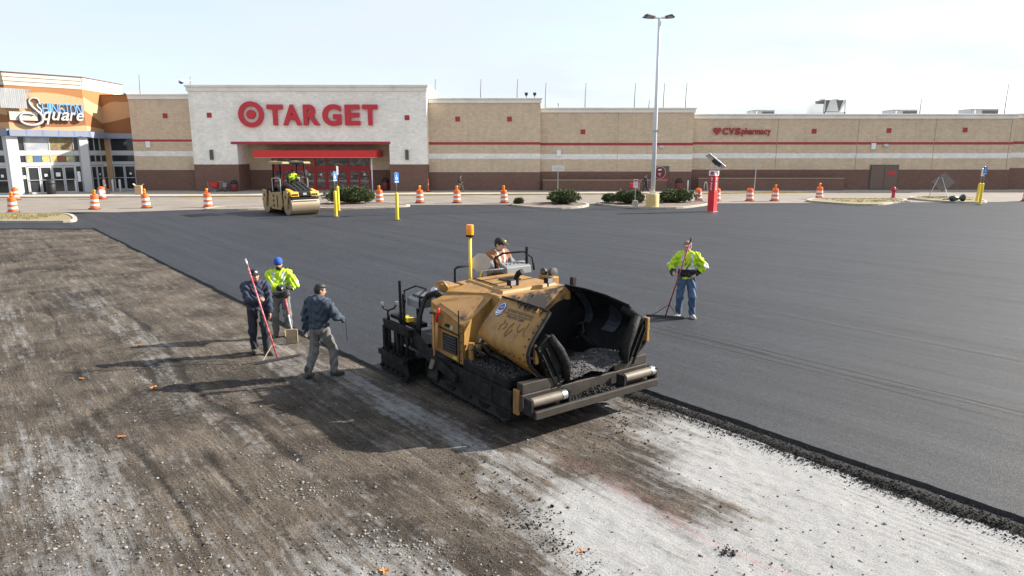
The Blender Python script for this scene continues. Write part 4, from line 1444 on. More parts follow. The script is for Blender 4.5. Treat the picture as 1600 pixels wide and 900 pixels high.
# ================================================================ ISLANDS WITH KERBS
def island(poly, fill, lab, kerbm='kerb', mound=0.05):
    n = len(poly)
    cx = sum(p[0] for p in poly) / n
    cy = sum(p[1] for p in poly) / n
    # round the corners (two rounds of corner cutting)
    for _ in range(2):
        q = []
        for i in range(len(poly)):
            a, b = Vector(poly[i]), Vector(poly[(i + 1) % len(poly)])
            t = min(0.25, 0.8 / max((b - a).length, 0.01))
            q += [tuple(a.lerp(b, t)), tuple(a.lerp(b, 1 - t))]
        poly = q
    n = len(poly)
    P = [Vector(p) for p in poly]
    inn = []
    for i in range(n):
        t = (P[(i + 1) % n] - P[i - 1]).normalized()
        nn = Vector((-t.y, t.x))
        if nn.dot(Vector((cx, cy)) - P[i]) < 0:
            nn = -nn
        inn.append(P[i] + nn * 0.22)
    e_ = empty('parking_island', (cx, cy, 0))
    tag(e_, kind='structure')
    # kerb in stones about 1.5 m long
    run, start = 0.0, 0
    segs = []
    for i in range(n):
        run += (P[(i + 1) % n] - P[i]).length
        if run > 1.6 or i == n - 1:
            segs.append((start, i + 1))
            start, run = i + 1, 0.0
    for a, c in segs:
        b = MB(T((-cx, -cy, 0)))
        for i in range(a, c):
            j = (i + 1) % n
            o0, o1, i0, i1 = P[i], P[j], inn[i], inn[j]
            b.hexa([(o0.x, o0.y, 0), (o1.x, o1.y, 0), (i1.x, i1.y, 0), (i0.x, i0.y, 0), (o0.x, o0.y, 0.19), (o1.x, o1.y, 0.19), (i1.x, i1.y, 0.19), (i0.x, i0.y, 0.19)])
        bm_ = b.build('kerb_stone', kerbm, e_)
    # fill with a low mound
    V = [(p.x - cx, p.y - cy, 0.15) for p in inn]
    rings = 5
    F = []
    for r_ in range(1, rings):
        f = 1 - r_ / rings
        for p in inn:
            V.append(((p.x - cx) * f, (p.y - cy) * f, 0.15 + mound * (1 - f * f) + random.uniform(-0.02, 0.03)))
    V.append((0, 0, 0.15 + mound))
    for r_ in range(rings - 1):
        for i in range(n):
            j = (i + 1) % n
            F.append((r_ * n + i, r_ * n + j, (r_ + 1) * n + j, (r_ + 1) * n + i))
    for i in range(n):
        F.append(((rings - 1) * n + i, (rings - 1) * n + (i + 1) % n, len(V) - 1))
    me = bpy.data.meshes.new('planting_bed')
    me.from_pydata(V, [], F)
    finish(me, 'planting_bed', fill, e_, True, 0)
    return e_


island([(-62, 39.9), (-25.4, 39.5), (-26.2, 41.3), (-29.0, 44.9), (-62, 44.4)], 'dry_grass', '')
island([(-22.0, 48.4), (-20.8, 47.7), (-18.2, 48.2), (-16.3, 50.0), (-17.5, 51.2), (-21.6, 50.4)], 'old_asphalt', '', mound=0.02)
island([(-13.8, 48.9), (-12.8, 48.4), (-8.2, 50.6), (-7.4, 51.7), (-9.6, 54.4), (-14.6, 54.8), (-15.4, 50.6)], 'mulch', '')
island([(-0.5, 52.5), (2.6, 48.7), (5.2, 49.9), (6.2, 53.0), (4.6, 55.2), (1.0, 54.7)], 'mulch', '')
island([(6.4, 53.4), (7.7, 50.8), (9.6, 49.2), (12.2, 49.3), (15.4, 53.0), (15.9, 55.5), (12, 56.6), (7.2, 56.0)], 'mulch', '')
island([(24.0, 56.6), (26.2, 52.4), (28.4, 52.6), (33.4, 57.6), (33.0, 59.6), (26, 59.4)], 'dry_grass', '')
island([(34.2, 58.4), (35.8, 54.4), (38.2, 54.8), (41.0, 60.8), (38.2, 62.6), (35.2, 61.4)], 'dry_grass', '')


# tufts of dry grass on the beds
def grass(name, areas, lab, hgt):
    V, F = [], []
    rr = np.random.default_rng(21)
    for (x0, x1, y0, y1, k) in areas:
        for _ in range(k):
            x, y = rr.uniform(x0, x1), rr.uniform(y0, y1)
            for q in range(4):
                a = rr.uniform(0, 6.28)
                h_ = hgt * rr.uniform(0.5, 1.3)
                w_ = 0.02
                i = len(V)
                V += [(x + w_ * math.cos(a), y + w_ * math.sin(a), 0.15), (x - w_ * math.cos(a), y - w_ * math.sin(a), 0.15), (x + rr.normal(0, 0.05), y + rr.normal(0, 0.05), 0.17 + h_)]
                F.append((i, i + 1, i + 2))
    me = bpy.data.meshes.new(name)
    me.from_pydata(V, [], F)
    return tag(finish(me, name, 'grass_blade', None, False, 0), lab, 'grass', kind='stuff')


grass('dry_grass', [(-44, -28.5, 40.4, 43.8, 1500), (26.3, 32, 54.5, 58.6, 700), (36, 38.5, 57, 61, 400)], 'short dry grass on the kerbed islands', 0.08)


# ================================================================ SHRUBS
def shrub(x, y, w, d, h, seed, lab, olive=0.0):
    rr = np.random.default_rng(seed)
    e_ = empty('shrub', (x, y, 0.17), rr.uniform(0, 6), lab, 'shrub', 'clipped evergreen shrubs on the islands')
    n = int(420 * w * d / 4 + 130)
    V, F = [], []
    for _ in range(n):
        u, v = rr.random(), rr.random()
        a = u * 6.283
        rad = v ** 0.5
        lump = 1.06 + 0.16 * math.sin(3 * a + seed) + 0.12 * math.sin(7 * a + 2 * seed) + rr.normal(0, 0.04)
        px, py = rad * math.cos(a) * w / 2 * lump, rad * math.sin(a) * d / 2 * lump
        top = h * (0.78 + 0.16 * rr.random() + 0.12 * math.sin(5 * px + seed) * math.sin(4 * py + 2 * seed)) * (1 - 0.30 * rad ** 4)
        pz = top * (1 - 0.85 * rr.random() ** (0.9 if rad > 0.72 else 2.6))
        if rad > 0.72 and pz < h * 0.3:
            px *= 0.82
            py *= 0.82
        out = Vector((px / w * 1.4, py / d * 1.4, 0.55 + 0.5 * rr.random())).normalized()
        for q in range(11):
            dirv = (out + Vector(rr.normal(0, 0.55, 3))).normalized()
            ln = rr.uniform(0.10, 0.20)
            side = dirv.cross(Vector(rr.normal(0, 1, 3))).normalized() * rr.uniform(0.018, 0.035)
            b0 = Vector((px, py, max(0.04, pz))) + Vector(rr.normal(0, 0.035, 3))
            i = len(V)
            V += [tuple(b0 - side * 0.4), tuple(b0 + dirv * ln * 0.55 + side), tuple(b0 + dirv * ln), tuple(b0 + dirv * ln * 0.5 - side)]
            F.append((i, i + 1, i + 2, i + 3))
    me = bpy.data.meshes.new('foliage')
    me.from_pydata(V, [], F)
    finish(me, 'foliage', 'leaf_bush', e_, False, 0)
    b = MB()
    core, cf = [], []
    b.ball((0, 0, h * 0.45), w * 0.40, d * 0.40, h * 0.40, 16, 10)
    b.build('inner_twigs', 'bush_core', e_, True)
    b = MB()
    for k in range(7):
        a = 6.283 * k / 7
        b.tube([(0.1 * math.cos(a), 0.1 * math.sin(a), -0.05), (0.22 * w * math.cos(a), 0.22 * d * math.sin(a), h * 0.5)], [0.035, 0.015], 6)
    b.build('stem', 'bark', e_)


shrub(-12.4, 53.2, 3.6, 2.3, 1.22, 1, 'wide dark green shrub behind the two yellow bollards')
shrub(4.0, 53.0, 3.1, 2.0, 1.0, 2, 'rounded dark green shrub alone left of the lamp post')
shrub(12.9, 54.2, 3.1, 2.0, 1.0, 3, 'wide green shrub right of the lamp post')
shrub(9.0, 52.9, 2.5, 1.7, 0.95, 4, 'green shrub behind the small sign left of the lamp post')
shrub(7.6, 54.4, 0.95, 0.8, 0.6, 5, 'smallest round green shrub left of the sign post')
shrub(0.5, 52.9, 0.55, 0.5, 0.35, 6, 'tiny yellowish tuft at the left tip of the island')


# ================================================================ TRAFFIC BARRELS
def make_barrel():
    e_ = empty('traffic_barrel', (0, 0, 0))
    MB().lathe([(0.40, 0.0), (0.40, 0.045), (0.34, 0.06)], 24).build('base', 'rubber', e_)
    MB().lathe([(0.300, 0.05), (0.297, 0.24)], 24).build('drum', 'barrel_orange', e_, 40)
    segs = [(0.24, 0.40, 'w', 0.292), (0.40, 0.56, 'o', 0.281), (0.56, 0.72, 'w', 0.272), (0.72, 0.90, 'o', 0.262)]
    for z0, z1, k, r_ in segs:
        prof = [(r_ + 0.010, z0), (r_ + 0.012, z0 + 0.02), (r_, z0 + 0.03), (r_ - 0.004, z1)]
        MB().lathe(prof, 24).build('reflective_band' if k == 'w' else 'drum_section', 'barrel_white' if k == 'w' else 'barrel_orange', e_, 40)
    b = MB()
    b.lathe([(0.255, 0.90), (0.245, 1.0), (0.20, 1.03), (0.19, 1.02)], 24)
    b.box(-0.13, 0.13, -0.025, 0.025, 1.02, 1.10)
    b.build('top', 'barrel_orange', e_, 40)
    return e_


def make_warning_light(parent):
    b = MB()
    b.box(-0.07, 0.07, -0.05, 0.05, 1.08, 1.20)
    lt = b.build('warning_light', 'amber', parent, bevel=0.01)
    m_ = Matrix.Translation((0, 0, 1.29)) @ Matrix.Rotation(R(90), 4, 'X')
    b = MB(m_)
    b.lathe([(0.06, -0.06), (0.105, -0.045), (0.105, 0.045), (0.06, 0.06)], 20)
    b.build('lens', 'amber', lt, True)


bar0 = make_barrel()
barL = empty('traffic_barrel', (0, 0, 0))
for ch in list(bar0.children):
    c = ch.copy()
    COL.objects.link(c)
    c.parent = barL
make_warning_light(barL)
barrels = [(-33.88, 46.5, 1, 'at the far left edge'), (-29.96, 49.2, 1, 'left of the cardboard carton'), (-26.82, 50.3, 1, 'below the left tan wall of the store'), (-22.6, 51.0, 1, 'left of the yellow drum roller'), (-10.65, 55.3, 1, 'right of the wide shrub at the entrance'), (-7.43, 55.3, 1, 'below the right corner of the white block'), (-4.44, 55.3, 1, 'before the shopper in khaki'), (-0.62, 55.3, 1, 'left of the shrub that stands alone'), (15.54, 57.3, 0, 'between the shrub and the red pillar'), (17.1, 57.5, 0, 'half hidden behind the red pillar'), (19.89, 57.5, 0, 'first right of the red pillar'), (21.98, 57.5, 1, 'second right of the red pillar'), (26.9, 60.2, 1, 'behind the left tip of the right grass island'), (-42.6, 59.0, 0, 'at the mall kerb behind the leftmost one'), (-35.76, 60.0, 0, 'with a white paper notice taped to it'), (42.9, 57.3, 0, 'at the far right edge of the lot')]
useA = useB = False
for x, y, lit, where in barrels:
    if lit:
        o = barL if not useA else copy_tree(barL)
        useA = True
    else:
        o = bar0 if not useB else copy_tree(bar0)
        useB = True
    o.location = (x, y, ASPH if y < 56 else ASPH - 0.01)
    if y > 59.9 and x < 0:
        o.location.z = ASPH - 0.01
    o.rotation_euler = (random.uniform(-0.05, 0.05), random.uniform(-0.05, 0.05), random.uniform(-0.5, 0.5))
    tag(o, ('orange traffic barrel with amber lamp ' if lit else 'orange and white traffic barrel ') + where, 'barrel', 'traffic barrels along the drive aisle')
    if 'notice' in where:
        MB().box(-0.13, 0.17, -0.33, -0.315, 0.3, 0.85).build('paper_notice', 'paper', o)


# ================================================================ YELLOW BOLLARDS WITH SIGNS
def bollard(x, y, hb, ht, lab, sign_rz, back, lean=0.0):
    e_ = empty('sign_bollard', (x, y, ASPH), 0, lab, 'bollard', 'yellow parking sign bollards')
    e_.rotation_euler = (0, lean, 0)
    MB().lathe([(0.26, 0.0), (0.26, 0.025), (0.2, 0.03)], 20).build('base_plate', 'dark_metal', e_)
    b = MB()
    b.lathe([(0.10, 0.02), (0.10, hb - 0.08), (0.085, hb - 0.03), (0.04, hb)], 18)
    b.build('sleeve', 'bollard_yellow', e_, 50)
    MB().tube([(0, 0, hb - 0.02), (0, 0, ht)], 0.032, 8).build('post', 'steel', e_, True)
    Mz = Matrix.Rotation(sign_rz, 4, 'Z')
    b = MB(Mz)
    b.prism([(-0.16, ht - 0.62), (0.16, ht - 0.62), (0.16, ht - 0.04), (-0.16, ht - 0.04)], 'xz', -0.055, -0.037)
    pl = b.build('sign_plate', 'alu' if back else 'sign_accessible', e_, bevel=0.004)
    if not back:
        b = MB(Mz)
        z0 = ht - 0.34
        b.lathe([(0.028, -0.002), (0.028, 0.002)], 10)
        b.v, b.f, b.mi = [], [], []
        b.box(-0.02, 0.02, -0.060, -0.056, z0 + 0.13, z0 + 0.18)
        b.box(-0.025, 0.005, -0.060, -0.056, z0 + 0.0, z0 + 0.12)
        b.box(-0.025, 0.07, -0.060, -0.056, z0 - 0.01, z0 + 0.02)
        b.box(0.05, 0.08, -0.060, -0.056, z0 - 0.09, z0 + 0.01)
        for k in range(9):
            t0, t1 = R(100 + k * 26), R(100 + (k + 1) * 26)
            q = []
            for t, r_ in ((t0, 0.085), (t1, 0.085), (t1, 0.06), (t0, 0.06)):
                q.append((r_ * math.cos(t), -0.0575, z0 - 0.03 + r_ * math.sin(t)))
            b.add(q, [(0, 1, 2, 3)])
        b.box(-0.13, 0.13, -0.060, -0.056, ht - 0.60, ht - 0.55)
        b.build('accessible_symbol', 'white_paint', pl)


bollard(-11.16, 43.4, 1.62, 2.85, 'yellow bollard with blue sign nearest the drum roller', R(62), False)
bollard(-12.05, 47.6, 1.72, 3.1, 'yellow bollard with grey sign seen edge on, just behind another', R(80), True)
bollard(-6.93, 41.3, 1.64, 2.85, 'yellow bollard with blue sign standing alone right of the shrub', R(45), False)
bollard(37.6, 55.6, 1.58, 2.75, 'leaning yellow bollard showing the grey back of its sign', R(20), True, 0.07)
bollard(36.4, 53.4, 1.66, 2.95, 'yellow bollard with blue sign at the right grass island', R(8), False, 0.02)

# ================================================================ LAMP POST
e_ = empty('lamp_post', (10.2, 49.9, ASPH), 0, 'tall white lamp post on a yellow concrete drum', 'lamp post')
MB().lathe([(0.47, 0.0), (0.47, 1.02), (0.44, 1.06)], 28).build('pedestal', 'pedestal_yellow', e_, 50)
b = MB()
b.box(-0.2, 0.2, -0.2, 0.2, 1.06, 1.10)
b.box(-0.15, 0.15, -0.15, 0.15, 1.10, 1.22)
b.build('base_plate', 'pole_white', e_, bevel=0.01)
for sx in (-0.16, 0.16):
    for sy in (-0.16, 0.16):
        MB().tube([(sx, sy, 1.08), (sx, sy, 1.17)], 0.02, 6).build('anchor_bolt', 'steel', e_)
b = MB()
b.tube([(0, 0, 1.08), (0, 0, 7), (0.0, 0, 13.12)], [0.165, 0.135, 0.105], 14)
b.build('shaft', 'pole_white', e_, True)
MB().box(-0.14, 0.14, -0.14, -0.13, 5.4, 5.55).build('band_clamp', 'steel', e_)
mat('lamp_brown', (0.16, 0.13, 0.11), 0.45, var=0.1)
for az, rl, ln in ((R(200), R(10), 0.85), (R(165), R(-12), 0.85), (R(12), R(9), 0.7), (R(-28), R(-8), 0.7)):
    M_ = Matrix.Translation((0, 0, 13.09)) @ Matrix.Rotation(az, 4, 'Z')
    a_ = MB(M_)
    a_.bar((0.05, 0, 0), (0.45, 0, 0.02), 0.06, 0.08)
    arm = a_.build('arm', 'pole_white', e_)
    h2 = MB(M_ @ Matrix.Translation((0.42, 0, 0.02)) @ Matrix.Rotation(rl, 4, 'X') @ Matrix.Rotation(R(-7), 4, 'Y'))
    h2.prism([(0, -0.20), (ln * 0.8, -0.26), (ln * 0.92, 0), (ln * 0.8, 0.26), (0, 0.20)], 'xy', -0.05, 0.05)
    hd = h2.build('lamp_head', 'lamp_brown', e_, bevel=0.02)
    l2 = MB(M_ @ Matrix.Translation((0.42, 0, 0.02)) @ Matrix.Rotation(rl, 4, 'X') @ Matrix.Rotation(R(-7), 4, 'Y'))
    l2.box(0.15, ln * 0.7, -0.16, 0.16, -0.062, -0.048)
    l2.build('lens', 'alu_white', hd)

# ================================================================ PICK-UP PILLAR
e_ = empty('pickup_pillar', (13.75, 47.1, ASPH), R(-45), 'red square pick-up pillar with a solar panel on top', 'sign pillar')
MB().box(-0.30, 0.30, -0.30, 0.30, 0, 0.03).build('base_plate', 'concrete', e_)
MB().box(-0.235, 0.235, -0.235, 0.235, 0.02, 1.38).build('lower_shaft', 'bright_red', e_, bevel=0.01)
up_ = MB().box(-0.225, 0.225, -0.225, 0.225, 1.38, 2.45).build('upper_shaft', 'sign_red', e_, bevel=0.008)
for k in (0, 1):        # vertical lettering on the two faces in view
    if k == 0:          # face -y (towards camera left after turning)
        text_obj('lettering', 'drive up', 'white_paint', up_, (0.08, -0.229, 1.46), (0, 0, 1), (-1, 0, 0), 0.9, 0.20, 0, 0.01)
    else:
        text_obj('lettering', 'drive up', 'white_paint', up_, (0.229, 0.08, 1.46), (0, 0, 1), (0, -1, 0), 0.9, 0.20, 0, 0.01)
cap = MB().box(-0.245, 0.245, -0.245, 0.245, 2.45, 2.78).build('cap', 'white_paint', e_, bevel=0.01)
for M_ in (Matrix.Identity(4), Matrix.Rotation(R(90), 4, 'Z')):
    b = MB(M_)
    b.box(-0.13, 0.13, -0.252, -0.246, 2.5, 2.66)
    b.prism([(-0.13, 2.66), (0.13, 2.66), (0.07, 2.74), (-0.07, 2.74)], 'xz', -0.252, -0.246)
    b.build('car_icon', 'sign_red', cap)
    b = MB(M_)
    b.box(-0.08, -0.02, -0.256, -0.252, 2.55, 2.62)
    b.box(0.02, 0.08, -0.256, -0.252, 2.55, 2.62)
    b.build('icon_mark', 'sign_accessible', cap)
MB().tube([(0, 0, 2.75), (0, 0, 3.22)], 0.045, 10).build('mast', 'alu_white', e_, True)
Mp = Matrix.Rotation(R(45), 4, 'Z') @ Matrix.Translation((0.05, 0, 3.42)) @ Matrix.Rotation(R(38), 4, 'Y') @ Matrix.Rotation(R(-20), 4, 'X')
sp_ = MB(Mp).box(-0.72, 0.72, -0.30, 0.30, -0.025, 0.025).build('solar_panel', 'alu', e_, bevel=0.006)
for a in range(6):
    for c in range(3):
        MB(Mp).box(-0.69 + a * 0.23, -0.69 + a * 0.23 + 0.215, -0.285 + c * 0.19, -0.285 + c * 0.19 + 0.178, 0.026, 0.030).build('solar_cell', 'solar', sp_)
b = MB(Mp)
b.box(-0.2, 0.2, -0.05, 0.05, -0.2, -0.03)
b.box(0.2, 0.45, -0.12, 0.12, -0.13, -0.027)
b.build('panel_bracket', 'dark_metal', e_)

# ================================================================ SMALLER FURNITURE
# hydrant
b = MB()
b.lathe([(0.17, 0), (0.17, 0.04), (0.115, 0.05), (0.11, 0.45), (0.15, 0.47), (0.15, 0.52), (0.12, 0.54), (0.11, 0.66), (0.08, 0.74), (0.03, 0.77), (0.03, 0.84)], 18)
b.v = [(x * 1.25, y * 1.25, z * 1.25) for x, y, z in b.v]
e_ = empty('fire_hydrant', (33.6, 60.6, 0.1), 0, 'red fire hydrant on the right grass island', 'hydrant')
b.build('barrel', 'hydrant_red', e_, 50)
for p0, p1 in (((-0.12, 0, 0.72), (-0.28, 0, 0.72)), ((0.12, 0, 0.72), (0.28, 0, 0.72)), ((0, -0.12, 0.68), (0, -0.3, 0.68))):
    MB().tube([p0, p1], 0.085, 12).build('outlet', 'hydrant_red', e_, 50)
# folding sign stand seen from behind
e_ = empty('folding_sign', (37.2, 60.0, 0.17), R(-32), 'diamond road sign on a folding stand, grey back showing', 'sign')
b = MB()
for x in (-0.75, 0.75):
    b.bar((x, -0.6, 0), (x * 0.15, 0, 1.75), 0.04, 0.04)
    b.bar((x, 0.6, 0), (x * 0.15, 0, 1.75), 0.04, 0.04)
b.bar((-0.6, -0.45, 0.3), (0.6, -0.45, 0.3), 0.03, 0.03)
b.build('stand', 'alu_white', e_)
Md = Matrix.Translation((0.25, 0.1, 1.35)) @ Matrix.Rotation(R(-14), 4, 'X') @ Matrix.Rotation(R(45), 4, 'Y')
MB(Md).box(-0.62, 0.62, -0.012, 0.012, -0.62, 0.62).build('sign_panel', 'lamp_brown', e_)
# toppled lamp head
e_ = empty('toppled_lamp', (36.0, 55.6, 0.17), R(10), 'dark green lamp head lying beside the yellow bollards', 'lamp')
e_.scale = (0.72, 0.72, 0.72)
mat('lamp_green', (0.02, 0.05, 0.05), 0.4, var=0.2)
b = MB(Matrix.Translation((0, 0, 0.32)) @ Matrix.Rotation(R(90), 4, 'Y'))
b.lathe([(0.14, -0.9), (0.27, -0.8), (0.33, -0.45), (0.28, -0.1), (0.16, 0.15), (0.10, 0.3)], 18)
b.build('housing', 'lamp_green', e_, 50)
b = MB(Matrix.Translation((0, 0, 0.36)) @ Matrix.Rotation(R(90), 4, 'Y'))
b.lathe([(0.10, 0.3), (0.40, 0.72), (0.42, 0.76), (0.30, 0.78)], 18)
b.build('shade', 'lamp_green', e_, 50)
MB().bar((-0.9, 0, 0.28), (-2.0, -0.2, 0.22), 0.09, 0.09).build('arm', 'dark_metal', e_)
# small notice on a concrete foot
e_ = empty('notice_post', (9.05, 50.5, 0.17), 0, 'small white notice on a grey post in a concrete foot', 'sign')
b = MB()
b.hexa([(-0.26, -0.26, -0.1), (0.26, -0.26, -0.1), (0.26, 0.26, -0.1), (-0.26, 0.26, -0.1), (-0.15, -0.15, 0.42), (0.15, -0.15, 0.42), (0.15, 0.15, 0.42), (-0.15, 0.15, 0.42)])
b.build('foot', 'concrete', e_, bevel=0.03)
MB().box(-0.035, 0.035, -0.035, 0.035, 0.4, 1.95).build('post', 'steel', e_)
pl = MB().box(-0.16, 0.16, -0.06, -0.04, 1.35, 1.95).build('sign_plate', 'white_paint', e_)
MB().box(-0.13, 0.13, -0.064, -0.061, 1.78, 1.9).build('red_heading', 'bright_red', pl)
for k in range(3):
    MB().box(-0.12, 0.12, -0.064, -0.061, 1.68 - k * 0.09, 1.72 - k * 0.09).build('text_line', 'steel', pl)
# board on a post by the tan wall
e_ = empty('board_sign', (4.55, 68.4, 0.15), 0, 'plain grey board sign on a thin post before the tan wall', 'sign')
MB().box(-0.04, 0.04, -0.04, 0.04, 0, 2.2).build('post', 'steel', e_)
bd = MB().box(-0.6, 0.6, -0.07, -0.04, 2.1, 2.6).build('board', 'offwhite', e_)
for k in range(3):
    MB().box(-0.5, 0.5, -0.074, -0.071, 2.18 + k * 0.13, 2.23 + k * 0.13).build('text_line', 'steel', bd)
# bare post
b = MB()
b.box(-0.035, 0.035, -0.035, 0.035, 0, 3.25)
b.box(-0.1, 0.1, -0.1, 0.1, 0, 0.05)
o = b.build('bare_post', 'alu')
o.location = (24.2, 68.9, 0.15)
o.rotation_euler = (0, 0.03, 0)
tag(o, 'bare grey metal post at the kerb below the pharmacy sign', 'post')
# bicycle rack
pts = []
for k in range(41):
    t = k / 40
    pts.append((t * 1.15, 0, 0.55 + 0.42 * (1 if 1 else 0) * math.copysign(abs(math.sin(t * math.pi * 4)) ** 0.6, math.sin(t * math.pi * 4 + 1e-6))))
pts = [(0, 0, 0)] + pts + [(1.15, 0, 0)]
b = MB()
b.tube(pts, 0.035, 8)
o = b.build('bicycle_rack', 'alu', None, True)
o.location = (19.4, 69.6, 0.15)
tag(o, 'wavy metal bicycle rack before the low brown wall', 'bicycle rack')
mat('maroon', (0.17, 0.02, 0.025), 0.5, var=0.15)
# red round notice fixed on the door beside the lamp post
e_ = empty('round_notice', (15.6, SY + 1.5, 1.2), 0, 'round red notice above a red strip on the brown door', 'sign')
b = MB(Matrix.Translation((-0.25, -0.02, 0.78)) @ Matrix.Rotation(R(90), 4, 'X'))
b.lathe([(0.64, 0), (0.64, 0.03)], 30)
rim = b.build('rim', 'steel', e_)
b = MB(Matrix.Translation((-0.25, -0.052, 0.78)) @ Matrix.Rotation(R(90), 4, 'X'))
b.lathe([(0.58, 0), (0.58, 0.006)], 30)
dsc = b.build('disc', 'maroon', e_)
b = MB()
b.prism([(-0.46, 1.08), (-0.12, 1.16), (-0.06, 1.08), (-0.12, 1.0), (-0.38, 0.98)], 'xz', -0.066, -0.061)
for k in range(3):
    b.box(-0.42 + 0.05 * k, -0.08 - 0.05 * k, -0.066, -0.061, 0.66 - k * 0.12, 0.70 - k * 0.12)
b.build('white_print', 'paper', dsc)
MB().box(-0.4, 0.68, -0.03, -0.02, -0.12, 0.22).build('strip', 'bright_red', e_)


# litter bins
def bin_(x, y, col, lab, s=1.0, lid='black'):
    e_ = empty('litter_bin', (x, y, 0.15), 0, lab, 'bin')
    b = MB()
    b.lathe([(0.30 * s, 0), (0.34 * s, 0.05), (0.36 * s, 0.85 * s), (0.34 * s, 0.88 * s)], 22)
    b.build('can', col, e_, 50)
    b = MB()
    b.lathe([(0.38 * s, 0.86 * s), (0.38 * s, 0.95 * s), (0.34 * s, 1.12 * s), (0.18 * s, 1.28 * s), (0.05, 1.31 * s)], 22)
    b.build('lid', lid, e_, True)


bin_(17.0, SY - 0.2, 'maroon', 'maroon litter bin with black lid right of the lamp post')
bin_(-13.1, SY + 1.0, 'maroon', 'maroon litter bin at the right side of the store entrance')
bin_(-28.05, SY - 0.9, 'maroon', 'maroon litter bin beside the carts at the store entrance', 0.9)
bin_(-43.6, 65.2, 'black', 'wide black litter bin before the mall doors', 1.1)
b = MB()
b.tube([(0, 0, 0), (0, 0, 1.05)], 0.06, 10)
b.ball((0, 0, 1.05), 0.06)
o = b.build('guard_post', 'white_paint', None, True)
o.location = (17.9, SY - 0.3, 0.15)
tag(o, 'short white guard post right of the maroon bin', 'post')

# grey posts before the mall
posts = [(-48.9, 64.3, 'first from the left'), (-47.2, 64.9, 'left of the black bin'), (-42.1, 66.6, 'right of the black bin'), (-40.55, 68.6, 'left of three before the corner doors'), (-39.75, 68.7, 'middle of three before the corner doors'), (-39.1, 68.8, 'right of three before the corner doors')]
for i, (x, y, wh) in enumerate(posts):
    b = MB()
    b.lathe([(0.12, 0), (0.12, 1.18), (0.10, 1.24), (0.03, 1.27)], 14)
    if i == 1:
        b.box(-0.26, 0.26, -0.05, 0.05, 1.12, 1.3)
    o = b.build('guard_post', 'steel', None, 50)
    o.location = (x, y, 0.15)
    tag(o, 'grey guard post at the mall doors, ' + wh, 'post', 'grey guard posts at the mall')

# orange tube markers
for x, y, wh in ((-39.2, 66.5, 'standing by the mall corner doors'), (-8.35, 68.8, 'standing at the right corner of the white block')):
    e_ = empty('tube_marker', (x, y, 0.15), 0, 'slim orange tube marker ' + wh, 'marker', 'slim orange markers')
    MB().box(-0.22, 0.22, -0.22, 0.22, 0, 0.06).build('base', 'rubber', e_)
    MB().lathe([(0.10, 0.05), (0.055, 0.2), (0.05, 1.3), (0.02, 1.34)], 14).build('tube', 'barrel_orange', e_, 50)
    MB().lathe([(0.058, 0.7), (0.058, 0.84)], 14).build('band', 'barrel_white', e_)
# carton on the walk
b = MB()
b.box(-0.28, 0.28, -0.25, 0.25, 0, 0.85)
e_ = empty('carton', (-35.0, 64.6, 0.15), R(12), 'tall tan cardboard carton on the walk before the tan wall', 'carton')
mat('cardboard', (0.42, 0.29, 0.17), 0.85, var=0.1)
b.build('box', 'cardboard', e_, bevel=0.01)
b = MB()
b.bar((-0.28, 0, 0.86), (-0.42, 0, 1.02), 0.5, 0.012, (0, 0, 1))
b.bar((0.28, 0, 0.86), (0.45, 0, 0.98), 0.5, 0.012, (0, 0, 1))
b.build('flap', 'cardboard', e_)


# shopping carts
def cart(x, y, z, rz, col, lab):
    e_ = empty('shopping_cart', (x, y, z), rz, lab, 'shopping cart', 'shopping carts')
    b = MB()
    for sx in (-1, 1):
        b.tube([(0.42, sx * 0.24, 0.12), (-0.40, sx * 0.27, 0.16), (-0.46, sx * 0.27, 0.95)], 0.018, 6)
        b.tube([(0.30, sx * 0.24, 0.14), (-0.38, sx * 0.26, 0.42)], 0.015, 6)
    b.tube([(0.42, -0.24, 0.12), (0.42, 0.24, 0.12)], 0.015, 6)
    b.build('chassis', 'steel', e_)
    b = MB()
    for k in range(4):
        z_ = 0.46 + k * 0.14
        f = k / 3
        x1 = 0.40 + 0.10 * f
        b.tube([(-0.42, -0.27, z_ + 0.04), (x1, -0.20 - 0.05 * f, z_), (x1, 0.20 + 0.05 * f, z_), (-0.42, 0.27, z_ + 0.04)], 0.012, 5)
    for k in range(7):
        xx = -0.40 + k * 0.13
        for sx in (-1, 1):
            b.bar((xx, sx * 0.235, 0.46), (xx, sx * 0.262, 0.90), 0.010, 0.010)
    b.box(-0.42, 0.40, -0.2, 0.2, 0.44, 0.455)
    b.build('basket', 'steel' if col != 'bright_red' else 'bright_red', e_)
    b = MB()
    b.hexa([(-0.1, -0.262, 0.5), (0.44, -0.23, 0.5), (0.44, 0.23, 0.5), (-0.1, 0.262, 0.5), (-0.1, -0.27, 0.86), (0.49, -0.25, 0.86), (0.49, 0.25, 0.86), (-0.1, 0.27, 0.86)])
    b.build('basket_panel', col, e_)
    MB().tube([(-0.47, -0.28, 0.96), (-0.52, -0.26, 1.02), (-0.52, 0.26, 1.02), (-0.47, 0.28, 0.96)], 0.022, 6).build('handle', col, e_)
    for px, py in ((0.38, -0.24), (0.38, 0.24), (-0.38, -0.26), (-0.38, 0.26)):
        b = MB(Matrix.Translation((px, py, 0.065)) @ Matrix.Rotation(R(90), 4, 'X'))
        b.lathe([(0.03, -0.02), (0.065, -0.015), (0.065, 0.015), (0.03, 0.02)], 12)
        b.build('wheel', 'rubber', e_)


cart(-30.1, SY - 1.0, 0.15, 0.1, 'bright_red', 'red shopping cart parked left of the store entrance')
cart(-28.95, SY - 0.9, 0.15, 1.2, 'steel', 'grey wire shopping cart between the red cart and bin')
cart(12.15, 68.25, 0.15, math.pi, 'bright_red', 'red shopping cart pushed by the shopper in navy')
